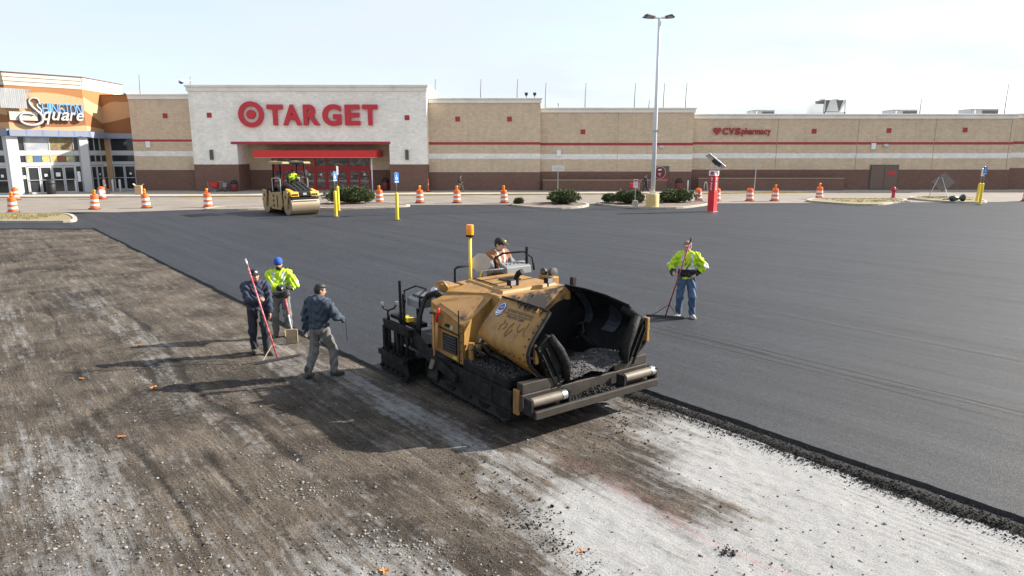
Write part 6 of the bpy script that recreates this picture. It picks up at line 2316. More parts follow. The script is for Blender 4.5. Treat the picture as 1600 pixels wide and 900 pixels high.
# ================================================================ ASPHALT PAVER
mat('paver_yellow', (0.305, 0.162, 0.040), 0.55, var=0.20, scale=3.5, stain=(0.085, 0.05, 0.026), stain_amt=0.75, stain_scale=3.4, stretch=(1.2, 1.2, 0.6), bump=0.06, bscale=25, lo=0.46, hi=0.70)
mat('paver_sooty', (0.30, 0.165, 0.055), 0.55, var=0.2, scale=3, stain=(0.018, 0.016, 0.016), stain_amt=1.0, stain_scale=1.6, lo=0.44, hi=0.56)
mat('hopper_black', (0.005, 0.005, 0.006), 0.6, spec=0.18, var=0.5, scale=4, bump=0.25, bscale=30, stain=(0.018, 0.019, 0.02), stain_amt=0.7, stain_scale=2.2)
mat('tar_black', (0.008, 0.008, 0.008), 0.7, spec=0.2, var=0.5, scale=9, bump=0.6, bscale=24, stain=(0.035, 0.033, 0.031), stain_amt=0.5, stain_scale=7)
mat('frame_black', (0.012, 0.012, 0.0125), 0.7, spec=0.15, var=0.3, scale=6, stain=(0.05, 0.045, 0.04), stain_amt=0.5, stain_scale=5)
mat('roller_steel', (0.125, 0.105, 0.082), 0.6, 0.2, var=0.2, scale=8, stain=(0.14, 0.12, 0.1), stain_amt=0.6, stain_scale=4)
mat('bumper_plate', (0.045, 0.037, 0.031), 0.55, 0.3, var=0.3, scale=6, stain=(0.03, 0.028, 0.026), stain_amt=0.7, stain_scale=5)
mat('console_grey', (0.17, 0.178, 0.185), 0.45, var=0.1, scale=6)
mat('scraped_steel', (0.14, 0.17, 0.20), 0.35, 0.5, var=0.25, scale=8)
mat('chrome', (0.5, 0.5, 0.5), 0.3, 0.9, var=0.05)
mat('print_dark', (0.05, 0.032, 0.022), 0.6, var=0.3, scale=14)
mat('drip', (0.15, 0.085, 0.035), 0.6, var=0.4, scale=14)
mat('tool_wood', (0.45, 0.23, 0.08), 0.6, var=0.2)

p_loc = Vector(pav(-9.0, 7.42))
p_rz = math.atan2(DV[1], DV[0]) - R(3.2)
pv = empty('asphalt_paver', p_loc, p_rz, 'yellow tracked asphalt paver with raised hopper wings and amber beacon', 'paver')


def P_(b, name, m, parent=pv, **kw):
    return b.build(name, m, parent, **kw)


# running gear
for sy in (-1, 1):
    y0, y1 = sorted((sy * 0.86, sy * 1.20))
    n = 20
    outl = [(1.30 + 0.27 * math.cos(a), 0.29 + 0.27 * math.sin(a)) for a in np.linspace(-math.pi / 2, math.pi / 2, n)] + [(-0.75 + 0.27 * math.cos(a), 0.29 + 0.27 * math.sin(a)) for a in np.linspace(math.pi / 2, 1.5 * math.pi, n)]
    tr_ = P_(MB().prism(outl, 'xz', y0 + 0.04, y1 - 0.04), 'track', 'rubber')
    per = []
    for x in np.arange(-0.75, 1.30, 0.115):
        per += [((x, 0.025), 0.0), ((x, 0.555), 0.0)]
    for a in np.linspace(-math.pi / 2, math.pi / 2, 8)[1:-1]:
        per += [((1.30 + 0.265 * math.cos(a), 0.29 + 0.265 * math.sin(a)), a - math.pi / 2), ((-0.75 - 0.265 * math.cos(a), 0.29 + 0.265 * math.sin(a)), math.pi / 2 - a)]
    for (px, pz), an in per:
        M_ = Matrix.Translation((px, 0, pz)) @ Matrix.Rotation(-an, 4, 'Y')
        P_(MB(M_).box(-0.045, 0.045, y0, y1, -0.022, 0.022), 'track_pad', 'frame_black', tr_)
    for wx in (-0.75, -0.2, 0.3, 0.8, 1.30):
        b = MB(Matrix.Translation((wx, sy * 1.03, 0.26)) @ Matrix.Rotation(R(90), 4, 'X'))
        b.lathe([(0.05, -0.16), (0.17, -0.155), (0.17, 0.155), (0.05, 0.16)], 18)
        P_(b, 'track_wheel', 'frame_black', tr_, smooth=40)
P_(MB().box(-0.9, 1.75, -0.84, 0.84, 0.28, 0.72), 'chassis', 'frame_black', bevel=0.02)
# side skirt and step deck, both sides
for sy in (-1, 1):
    P_(MB().box(-0.5, 1.74, sy * 1.29 - 0.025, sy * 1.29 + 0.025, 0.30, 0.66), 'side_skirt', 'tar_black', bevel=0.01)
    dk = P_(MB().box(0.40, 1.66, min(sy * 0.80, sy * 1.31), max(sy * 0.80, sy * 1.31), 0.66, 0.82), 'step_deck', 'tar_black', bevel=0.03)
    for x in (0.9, 1.4):
        P_(MB().box(x, x + 0.35, sy * 1.32 - 0.012, sy * 1.32 + 0.012, 0.38, 0.60), 'skirt_panel', 'frame_black')
    P_(MB().bar((-0.4, sy * 1.31, 0.325), (1.74, sy * 1.31, 0.325), 0.05, 0.05), 'skirt_rail', 'frame_black')
    q = MB()
    q.tube([(0.55, sy * 1.0, 0.95), (0.9, sy * 0.92, 0.90), (1.35, sy * 0.80, 0.78)], 0.045, 8)
    P_(q, 'wing_cylinder', 'frame_black', smooth=True)
    P_(MB().tube([(0.50, sy * 0.98, 1.05), (0.62, sy * 1.08, 1.12), (0.72, sy * 1.02, 0.98), (0.66, sy * 0.9, 0.86)], 0.03, 8), 'hose', 'rubber', smooth=True)
    P_(MB().tube([(0.46, sy * 1.12, 0.80), (0.56, sy * 1.16, 1.02), (0.52, sy * 1.02, 1.18)], 0.025, 8), 'hose', 'rubber', smooth=True)
    P_(MB().tube([(0.50, sy * 1.20, 0.72), (0.50, sy * 1.20, 1.10)], 0.05, 10), 'pivot_pin', 'paver_yellow', smooth=40)

# side engine boxes with folded facets
for sy in (-1, 1):
    c_ = [(-0.60, -1.30, 0.78), (0.42, -1.30, 0.72), (0.42, -0.45, 0.72), (-0.60, -0.45, 0.78), (-0.60, -1.30, 1.60), (0.46, -1.30, 1.37), (0.22, -0.52, 1.78), (-0.62, -0.60, 1.80)]
    if sy > 0:
        c_ = [(x, -y, z) for x, y, z in c_]
        c_ = [c_[i] for i in (3, 2, 1, 0, 7, 6, 5, 4)]
    b = MB()
    b.add(c_, [(0, 3, 2, 1), (0, 1, 5, 4), (1, 2, 6, 5), (2, 3, 7, 6), (3, 0, 4, 7)])
    # top in two facets
    if sy < 0:
        b.add(c_, [(4, 5, 6), (4, 6, 7)])
    else:
        b.add(c_, [(5, 6, 7), (4, 5, 7)])
    bx_ = P_(b, 'engine_side', 'paver_yellow')
    if sy < 0:
        # raised cover on the sloping facet, louvre, hinges
        A, D_, C_, B_ = (Vector(c_[i]) for i in (4, 5, 6, 7))
        nrm = (D_ - A).cross(C_ - A).normalized()
        tri = [A.lerp(C_, 0.10).lerp(D_, 0.12), D_.lerp(A, 0.12).lerp(C_, 0.10), C_.lerp(D_, 0.12).lerp(A, 0.12)]
        b = MB()
        b.add([tuple(v + nrm * 0.014) for v in tri] + [tuple(v - nrm * 0.01) for v in tri], [(0, 1, 2), (0, 3, 4, 1), (1, 4, 5, 2), (2, 5, 3, 0)])
        P_(b, 'engine_cover', 'paver_sooty', bx_)
        gr = P_(MB().box(-0.20, 0.24, -1.322, -1.30, 0.84, 1.14), 'side_grille', 'frame_black', bx_)
        for k in range(6):
            P_(MB().box(-0.19, 0.23, -1.332, -1.318, 0.86 + k * 0.048, 0.88 + k * 0.048), 'louvre', 'dark_metal', bx_)
        P_(MB().box(0.36, 0.425, -1.325, -1.302, 0.74, 1.40), 'corner_strip', 'paver_yellow', bx_, bevel=0.006)
        for z in (0.8, 0.95, 1.1, 1.25, 1.36):
            P_(MB().ball((0.393, -1.327, z), 0.014, seg=8, ring=4), 'bolt', 'frame_black', bx_)
        P_(MB().bar((-0.58, -1.312, 1.22), (0.36, -1.312, 1.19), 0.012, 0.02), 'seam_trim', 'frame_black', bx_)
        P_(MB().tube([(0.36, -1.345, 0.72), (0.36, -1.345, 1.62)], 0.010, 6), 'guide_rod', 'frame_black', bx_)
        P_(MB().box(-0.1, 0.02, -1.335, -1.30, 1.27, 1.31), 'latch', 'frame_black', bx_)

# central hood
hood = MB()
hood.hexa([(-1.10, -0.62, 0.7), (0.62, -0.64, 0.7), (0.62, 0.82, 0.7), (-1.10, 0.74, 0.7), (-0.98, -0.56, 1.80), (0.52, -0.64, 1.78), (0.50, 0.82, 1.80), (-0.98, 0.74, 1.82)])
hd_ = P_(hood, 'hood', 'paver_yellow', bevel=0.02)
P_(MB().hexa([(-0.88, -0.44, 1.80), (0.40, -0.52, 1.78), (0.38, 0.70, 1.80), (-0.88, 0.62, 1.815), (-0.84, -0.40, 1.845), (0.36, -0.48, 1.835), (0.34, 0.66, 1.85), (-0.84, 0.58, 1.86)]), 'hood_lid', 'paver_yellow', hd_, bevel=0.01)
P_(MB().bar((-0.80, -0.30, 1.862), (0.0, -0.34, 1.858), 0.025, 0.015), 'lid_handle', 'frame_black', hd_)
P_(MB().hexa([(-0.62, -1.0, 1.70), (0.12, -0.62, 1.70), (0.12, -0.50, 1.72), (-0.62, -0.50, 1.75), (-0.62, -0.98, 1.735), (0.12, -0.62, 1.775), (0.12, -0.50, 1.80), (-0.62, -0.50, 1.83)]), 'hood_step', 'paver_yellow', hd_)
# hood front wall = back of the hopper
P_(MB().hexa([(0.60, -0.66, 0.6), (0.66, -0.66, 0.6), (0.66, 0.80, 0.6), (0.60, 0.80, 0.6), (0.50, -0.68, 1.78), (0.56, -0.68, 1.78), (0.56, 0.82, 1.80), (0.50, 0.82, 1.80)]), 'hopper_back', 'paver_sooty')
# exhaust, lamps
P_(MB().tube([(0.12, -0.02, 1.84), (0.12, -0.02, 1.98), (0.15, 0.0, 2.05), (0.22, 0.03, 2.09)], [0.045, 0.045, 0.05, 0.055], 14), 'exhaust_pipe', 'frame_black', smooth=40)
for x, y in ((0.24, -0.22), (0.44, 0.42)):
    lm = P_(MB().box(x - 0.05, x + 0.06, y - 0.06, y + 0.06, 1.88, 1.98), 'work_lamp', 'frame_black', bevel=0.01)
    P_(MB().box(x + 0.061, x + 0.068, y - 0.05, y + 0.05, 1.89, 1.97), 'lens', 'alu', lm)
    P_(MB().tube([(x, y, 1.82), (x, y, 1.89)], 0.015, 6), 'stalk', 'frame_black', lm)
b = MB(Matrix.Translation((-0.12, 0.98, 1.93)) @ Matrix.Rotation(R(80), 4, 'Y'))
b.lathe([(0.05, -0.08), (0.085, -0.02), (0.085, 0.06), (0.02, 0.07)], 14)
lm = P_(b, 'work_lamp', 'dark_metal', smooth=40)
P_(MB().box(-0.35, 0.05, 0.84, 1.0, 1.72, 1.88), 'side_box', 'paver_yellow', bevel=0.02)
P_(MB().ball((-0.28, 0.9, 1.92), 0.085, 0.06, 0.085), 'air_filter', 'paver_sooty', smooth=True)
P_(MB().box(0.5, 0.58, 0.86, 0.95, 1.80, 1.95), 'wing_latch', 'frame_black', bevel=0.01)

# hopper wings: curved shells, yellow outside, black inside
def wing(sy):
    prof = [(-0.66, 1.80), (-0.78, 1.68), (-0.90, 1.56), (-1.01, 1.45), (-1.09, 1.35), (-1.135, 1.24), (-1.12, 1.12), (-1.04, 1.00), (-0.90, 0.86), (-0.74, 0.72), (-0.60, 0.60)]
    stations = [(0.60, 0.0, 0.30, 0), (0.95, 0.0, 0.15, 0), (1.35, 0.0, 0.05, 0), (1.86, -0.03, 0.0, 0)] if sy < 0 else [(0.52, 0.02, 0.0, 0.08), (0.95, 0.0, 0.0, 0.18), (1.35, -0.05, 0.0, 0.27), (1.82, -0.15, 0.0, 0.36)]
    V, F = [], []
    npf = len(prof)
    for x, dz, lift, fl in stations:
        for i, (y, z) in enumerate(prof):
            f = i / (npf - 1)
            zz = z + dz * (1 - f) + lift * max(0, f - 0.45) / 0.55
            xx = x + (0.06 if x > 1.7 else 0) * math.sin(math.pi * f)
            if x > 1.7:
                xx -= 0.05 * (1 - f)
            V.append((xx, sy * (-y + fl * (1 - 0.35 * f)), zz))
    for a in range(len(stations) - 1):
        for i in range(npf - 1):
            q = (a * npf + i, a * npf + i + 1, (a + 1) * npf + i + 1, (a + 1) * npf + i)
            F.append(q if sy > 0 else q[::-1])
    me = bpy.data.meshes.new('hopper_wing')
    me.from_pydata(V, [], F)
    o = finish(me, 'hopper_wing', ['paver_yellow', 'hopper_black'], pv, 50, 0)
    if me.polygons[0].normal.y * sy < 0:
        me.flip_normals()
    sm = o.modifiers.new('thick', 'SOLIDIFY')
    sm.thickness = 0.03
    sm.offset = -1
    sm.material_offset = 1
    sm.material_offset_rim = 1
    # inner liner
    Vi = [(x, y - sy * 0.042 * (1 if z > 1.0 else 0.8), z - (0.0 if i % npf < 2 else -0.015)) for i, (x, y, z) in enumerate(V)]
    me2 = bpy.data.meshes.new('wing_liner')
    me2.from_pydata(Vi, [], [f[::-1] for f in F])
    finish(me2, 'wing_liner', 'hopper_black', o, 50, 0)
    if sy > 0:
        ends = [(y, z) for _, y, z in V[:npf]]
        P_(MB().prism(ends + [(0.45, 0.6), (0.45, 1.79)], 'yz', 0.53, 0.56), 'wing_end_plate', 'hopper_black', o)
    # top rim and front rim
    b = MB()
    top = [V[a * npf] for a in range(len(stations))]
    b.tube([(x, y, z + 0.008) for x, y, z in top], 0.014, 6)
    P_(b, 'wing_rim', 'tar_black', o)
    b = MB()
    fr_ = [V[(len(stations) - 1) * npf + i] for i in range(npf)]
    b.tube([(x + 0.005, y, z) for x, y, z in fr_], 0.028, 6)
    P_(b, 'wing_front_edge', 'frame_black', o)
    # lower rib with hinge knuckles
    b = MB()
    if sy < 0:
        b.bar((0.66, sy * 0.98, 1.22), (1.84, sy * 0.86, 0.83), 0.06, 0.03)
        P_(b, 'wing_rib', 'paver_yellow', o)
    for k in range(3 if sy < 0 else 0):
        t = 0.2 + 0.3 * k
        P_(MB().bar((0.62 + 1.18 * t - 0.06, sy * (0.955 - 0.13 * t), 1.22 - 0.39 * t + 0.02), (0.62 + 1.18 * t + 0.08, sy * (0.955 - 0.13 * t), 1.18 - 0.39 * t + 0.02), 0.05, 0.05), 'hinge', 'paver_yellow', o)
    return o


wing_n = wing(-1)
wing_f = wing(1)
# bright worn streaks on the inside of the far wing, where the mix slides
def far_inner(x, f):
    prof = [(-0.66, 1.80), (-0.78, 1.68), (-0.90, 1.56), (-1.01, 1.45), (-1.09, 1.35), (-1.135, 1.24), (-1.12, 1.12), (-1.04, 1.00), (-0.90, 0.86), (-0.74, 0.72), (-0.60, 0.60)]
    st = [(0.52, 0.02, 0.08), (0.95, 0.0, 0.18), (1.35, -0.05, 0.27), (1.82, -0.15, 0.36)]
    for i in range(3):
        if x <= st[i + 1][0] or i == 2:
            t = (x - st[i][0]) / (st[i + 1][0] - st[i][0])
            dz, fl = (st[i][j] + (st[i + 1][j] - st[i][j]) * t for j in (1, 2))
            break
    q = f * (len(prof) - 1)
    i = min(int(q), len(prof) - 2)
    y = prof[i][0] + (prof[i + 1][0] - prof[i][0]) * (q - i)
    z = prof[i][1] + (prof[i + 1][1] - prof[i][1]) * (q - i)
    return Vector((x, -y + fl * (1 - 0.35 * f) - 0.062, z + dz * (1 - f) + 0.02))


mat('worn_streak', (0.035, 0.046, 0.058), 0.5, 0.2, var=0.35, scale=9, stain=(0.012, 0.012, 0.013), stain_amt=0.8, stain_scale=9)
for poly in ([(1.00, 0.66), (1.26, 0.66), (1.44, 0.34), (1.42, 0.22), (1.34, 0.16), (1.24, 0.24)], [(0.60, 0.62), (0.74, 0.62), (0.86, 0.10), (0.66, 0.10)]):
    gb = MB()
    K_ = 8
    rows_ = []
    c_x = sum(p[0] for p in poly) / len(poly)
    c_f = sum(p[1] for p in poly) / len(poly)
    ring_ = []
    for i in range(len(poly)):
        for k in range(K_):
            t = k / K_
            a, c = poly[i], poly[(i + 1) % len(poly)]
            ring_.append((a[0] + (c[0] - a[0]) * t, a[1] + (c[1] - a[1]) * t))
    vs_ = []
    for s_ in (1.0, 0.75, 0.5, 0.25):
        vs_ += [tuple(far_inner(c_x + (x - c_x) * s_, c_f + (f - c_f) * s_)) for x, f in ring_]
    vs_.append(tuple(far_inner(c_x, c_f)))
    m_n = len(ring_)
    fs_ = []
    for r_ in range(3):
        for i in range(m_n):
            j = (i + 1) % m_n
            fs_.append((r_ * m_n + i, r_ * m_n + j, (r_ + 1) * m_n + j, (r_ + 1) * m_n + i))
    for i in range(m_n):
        fs_.append((3 * m_n + i, 3 * m_n + (i + 1) % m_n, 4 * m_n))
    gb.add(vs_, fs_)
    P_(gb, 'worn_patch', 'worn_streak', wing_f)
# lettering and badge on the upper flat of the near wing
o0 = Vector((0.0, -0.66, 1.80))
o1 = Vector((0.0, -1.01, 1.45))
upv = (o0 - o1).normalized()
nrm = Vector((1, 0, 0)).cross(upv)
if nrm.y > 0:
    nrm = -nrm


def on_wing(x, t):       # t: distance down from the rim along the flat
    return Vector((x, 0, 0)) + o0 - upv * t + nrm * 0.007


tilt = Vector((1, 0, 0))
text_obj('lettering', 'ADVANTAGE PAVING', 'print_dark', wing_n, on_wing(0.93, 0.215), tilt, upv, 0.66, 0.060, 0, 0.012)
text_obj('lettering', '708.478.7284', 'print_dark', wing_n, on_wing(1.00, 0.315), tilt, upv, 0.44, 0.055, 0, 0.012)
b = MB()
q = [on_wing(0.90, 0.232), on_wing(1.60, 0.232), on_wing(1.60, 0.245), on_wing(0.90, 0.245)]
b.add([tuple(v) for v in q], [(3, 2, 1, 0)])
P_(b, 'underline', 'print_dark', wing_n)


def badge(rx, ry, m, off):
    c0 = on_wing(0.78, 0.215) + nrm * off
    pts = []
    for a, r_ in ((90, 1.0), (38, 0.86), (-38, 0.86), (-90, 1.0), (-142, 0.86), (142, 0.86)):
        pts.append(c0 + tilt * rx * r_ * math.cos(R(a)) + upv * ry * r_ * math.sin(R(a)))
    bb = MB()
    bb.add([tuple(v) for v in pts], [(5, 4, 3, 2, 1, 0)])
    return P_(bb, 'badge', m, wing_n)


badge(0.125, 0.145, 'sign_bluedark', 0.0)
badge(0.112, 0.130, 'paper', 0.002)
badge(0.100, 0.116, 'sign_bluedark', 0.004)
c0 = on_wing(0.78, 0.215) + nrm * 0.007
for k in range(4):
    t0 = -0.06 + 0.034 * k
    q = [c0 + tilt * (-0.065 + 0.01 * k) + upv * (t0 - 0.012), c0 + tilt * 0.0 + upv * (t0 - 0.03), c0 + tilt * 0.065 + upv * (t0 + 0.012), c0 + tilt * 0.065 + upv * (t0 + 0.028), c0 + tilt * 0.0 + upv * (t0 - 0.010), c0 + tilt * (-0.065 + 0.01 * k) + upv * (t0 + 0.004)]
    b = MB()
    b.add([tuple(v) for v in q], [(5, 4, 3, 2, 1, 0)])
    P_(b, 'badge_stroke', ('paper', 'paper', 'maroon', 'sign_blue')[k], wing_n)
# black tar smeared over the rim and brown drips below: thin raised runs
rr = np.random.default_rng(5)
b = MB()
for k in range(34):
    x = rr.uniform(1.12, 1.72) if k > 6 else rr.uniform(0.95, 1.2)
    ln = rr.uniform(0.03, 0.15) * (1.0 if k > 6 else 0.4)
    w_ = rr.uniform(0.008, 0.028)
    q = [on_wing(x - w_, 0.0), on_wing(x + w_, 0.0), on_wing(x + w_ * 0.3 + 0.02, ln), on_wing(x - w_ * 0.3 + 0.02, ln * 0.9)]
    b.add([tuple(v + nrm * (0.002 + 0.0004 * k)) for v in q], [(3, 2, 1, 0)])
P_(b, 'tar_smear', 'tar_black', wing_n)['kind'] = 'stuff'


def wing_surf(x, t):
    """point on the wing's outer skin, t metres down from the rim along its curve"""
    prof = [(-0.66, 1.80), (-1.01, 1.45), (-1.09, 1.35), (-1.135, 1.24), (-1.12, 1.12), (-1.04, 1.00), (-0.90, 0.86)]
    for i in range(len(prof) - 1):
        a, c = Vector((0, *prof[i])), Vector((0, *prof[i + 1]))
        l_ = (c - a).length
        if t <= l_:
            tg = (c - a).normalized()
            nn = Vector((1, 0, 0)).cross(-tg)
            if nn.y > 0:
                nn = -nn
            return a.lerp(c, t / l_) + Vector((x, 0, 0)) + nn * 0.008
        t -= l_
    return Vector((x, -0.9, 0.95))


b = MB()
for x0, t0, path in ((1.05, 0.36, ((0.03, 0.06), (-0.02, 0.12), (0.0, 0.2))), (1.12, 0.40, ((0.04, 0.05), (0.02, 0.12))), (1.28, 0.36, ((-0.03, 0.1), (-0.05, 0.2), (-0.02, 0.26), (0.03, 0.2), (0.06, 0.12))), (1.42, 0.36, ((0.0, 0.07), (0.05, 0.13), (0.10, 0.10), (0.14, 0.03))), (1.60, 0.30, ((0.0, 0.1), (0.02, 0.2), (0.08, 0.22)))):
    pts = [wing_surf(x0, t0)] + [wing_surf(x0 + a, t0 + c) for a, c in path]
    b.tube([tuple(p - Vector((0, 0, 0))) for p in pts], 0.006, 5)
P_(b, 'drip_stain', 'drip', wing_n)['kind'] = 'stuff'

# front aprons at the ends of the wings
def apron(sy, yo=0.0, zo=0.0):
    poly = [(-1.00, 1.30), (-0.80, 1.48), (-0.70, 1.44), (-0.44, 0.98), (-0.44, 0.74), (-0.58, 0.56), (-0.72, 0.60)]
    b = MB()
    b.M = Matrix.Translation((0, yo, zo))
    b.prism([(sy * -y, z) for y, z in poly], 'yz', 1.86, 1.95)
    o = P_(b, 'front_apron', 'hopper_black', bevel=0.02)
    b = MB(Matrix.Translation((0.02, yo, zo)))
    b.tube([(1.93, sy * 0.76, 1.45), (1.96, sy * 0.60, 1.22), (1.97, sy * 0.47, 0.98), (1.96, sy * 0.46, 0.74)], [0.06, 0.075, 0.075, 0.06], 12)
    P_(b, 'apron_roll', 'tar_black', o, smooth=True)
    for a, c in (((1.945, sy * 0.86, 1.30), (1.945, sy * 0.58, 0.74)), ((1.945, sy * 0.93, 1.22), (1.945, sy * 0.66, 0.68))):
        P_(MB(Matrix.Translation((0.02, yo, zo))).bar(a, c, 0.02, 0.05, (1, 0, 0)), 'apron_rib', 'tar_black', o)
    for k in range(5):
        t = k / 4
        P_(MB(Matrix.Translation((0.02, yo, zo))).ball((1.94, sy * (0.97 - 0.27 * t), 1.27 - 0.62 * t), 0.014, seg=8, ring=4), 'bolt', 'dark_metal', o)
    return o


apron(-1)
ap = apron(1, 0.30, 0.04)
b = MB()
b.tube([(1.66, 1.02, 1.60), (1.98, 1.14, 1.40)], 0.085, 14)
P_(b, 'wing_end_roll', 'hopper_black', smooth=40)
P_(MB().box(1.88, 2.0, 1.24, 1.30, 1.05, 1.45), 'edge_plate', 'paver_yellow', bevel=0.01)
P_(MB().box(1.84, 1.90, -0.99, -0.93, 1.05, 1.34), 'edge_plate', 'paver_yellow', bevel=0.01)

# hopper floor and its load of hot mix
P_(MB().box(0.60, 1.95, -0.62, 0.86, 0.50, 0.58), 'hopper_floor', 'hopper_black')
P_(MB().hexa([(0.60, 0.60, 0.5), (1.92, 0.84, 0.5), (1.92, 0.87, 0.5), (0.60, 0.63, 0.5), (0.60, 0.66, 0.95), (1.92, 0.88, 0.85), (1.92, 0.91, 0.85), (0.60, 0.69, 0.95)]), 'hopper_side', 'hopper_black')
P_(MB().box(0.62, 1.90, -0.66, -0.62, 0.5, 0.95), 'hopper_side', 'hopper_black')
bl_ = MB()
ys_ = np.linspace(-0.64, 0.80, 22)
tp_ = 1.28 + 0.16 * fbm(ys_ * 3, ys_ * 0, 3, 3) + 0.22 * sstep(0.0, 0.7, ys_)
bl_.M = Matrix.Translation((0.665, 0, 0.55)) @ Matrix.Rotation(R(-4.8), 4, 'Y')
bl_.prism([(float(a), float(c) - 0.55) for a, c in zip(ys_, tp_)] + [(0.80, 0.0), (-0.64, 0.0)], 'yz', 0.004, 0.02)
P_(bl_, 'back_liner', 'hopper_black')
nx, ny = 70, 70
gx = np.linspace(0.62, 2.02, nx)
gy = np.linspace(-0.66, 0.90, ny)
LX, LY = np.meshgrid(gx, gy, indexing='ij')
hz = 0.60 + 0.20 * sstep(0.9, 1.5, LX) - 0.10 * sstep(1.7, 2.02, LX) + 0.06 * np.cos(LY * 2.2) + 0.10 * (fbm(LX * 4, LY * 4, 14, 4) - 0.5) + 0.05 * (fbm(LX * 22, LY * 22, 15, 2) - 0.5) + 0.10 * sstep(0.3, 0.62, LY)
ii = np.arange(nx * ny).reshape(nx, ny)
q = np.stack([ii[:-1, :-1], ii[1:, :-1], ii[1:, 1:], ii[:-1, 1:]], -1).reshape(-1, 4)
mat('hot_mix', (0.040, 0.039, 0.040), 0.6, var=0.7, scale=30, bump=0.8, bscale=70)
o = np_mesh('asphalt_load', np.stack([LX, LY, hz], -1).reshape(-1, 3), q, 'hot_mix', pv, False)
o['kind'] = 'stuff'
rr = np.random.default_rng(9)
k = 1800
sx_, sy_ = rr.uniform(1.1, 2.0, k), rr.uniform(-0.62, 0.84, k)
sz_ = 0.60 + 0.20 * sstep(0.9, 1.5, sx_) - 0.10 * sstep(1.7, 2.02, sx_) + 0.06 * np.cos(sy_ * 2.2) + 0.10 * (fbm(sx_ * 4, sy_ * 4, 14, 4) - 0.5) + 0.10 * sstep(0.3, 0.62, sy_)
o = stones('loose_mix', np.stack([sx_, sy_, sz_], -1), 0.007 + 0.012 * rr.random(k), 'hot_mix', 0.9, pv)
o['kind'] = 'stuff'

# front bumper with push rollers
BZ = 0.07
P_(MB(T((0, 0, BZ))).box(1.82, 1.98, -1.30, 1.30, 0.34, 0.60), 'bumper_beam', 'bumper_plate', bevel=0.015)
P_(MB(T((0, 0, BZ))).box(2.20, 2.26, -1.26, 1.26, 0.30, 0.42), 'push_bar', 'bumper_plate', bevel=0.01)
P_(MB(T((0, 0, BZ))).box(1.98, 2.22, -1.24, 1.24, 0.30, 0.345), 'bumper_shelf', 'tar_black')
for sy in (-1, 1):
    P_(MB(T((0, 0, BZ))).box(1.83, 1.97, min(sy * 0.55, sy * 1.28), max(sy * 0.55, sy * 1.28), 0.602, 0.76), 'bumper_end', 'bumper_plate', bevel=0.01)
    P_(MB(T((0, 0, BZ))).box(1.80, 1.92, min(sy * 1.285, sy * 1.33), max(sy * 1.285, sy * 1.33), 0.28, 0.66), 'bumper_cheek', 'paver_yellow', bevel=0.01)
    rl = P_(MB(Matrix.Translation((2.13, sy * 0.93, 0.52 + BZ)) @ Matrix.Rotation(R(90), 4, 'X')).lathe([(0.04, -0.33), (0.070, -0.32), (0.076, 0.0), (0.070, 0.32), (0.04, 0.33)], 20), 'push_roller', 'roller_steel', smooth=40)
    yc = sy * 0.93 + (0.27 if sy < 0 else 0.30)
    P_(MB(Matrix.Translation((2.13, yc, 0.52 + BZ)) @ Matrix.Rotation(R(90), 4, 'X')).lathe([(0.077, -0.045), (0.078, 0.045)], 20), 'worn_sleeve', 'chrome', rl, smooth=40)
    for yy in (sy * 0.57, sy * 1.275):
        P_(MB(T((0, 0, BZ))).box(2.02, 2.2, yy - 0.02, yy + 0.02, 0.34, 0.58), 'roller_bracket', 'frame_black', rl)
k = 900
px, py = rr.uniform(1.99, 2.2, k), rr.normal(0.1, 0.32, k).clip(-0.55, 0.56)
pz = 0.36 + BZ + 0.09 * np.exp(-((py - 0.15) / 0.35) ** 2) * rr.random(k)
o = stones('bumper_spill', np.stack([px, py, pz], -1), 0.012 + 0.026 * rr.random(k) ** 2, 'crumb_black', 0.9, pv)
o['kind'] = 'stuff'
k = 900
px, py = rr.uniform(0.42, 1.64, k), rr.uniform(-1.29, -0.84, k)
o = stones('deck_spill', np.stack([px, py, np.full(k, 0.825)], -1), 0.008 + 0.016 * rr.random(k) ** 2, 'hot_mix', 0.7, pv)
o['kind'] = 'stuff'
P_(MB().tube([(1.75, -0.25, 0.5), (1.98, -0.3, 0.2), (1.9, -0.1, 0.12)], 0.02, 6), 'chain', 'frame_black')

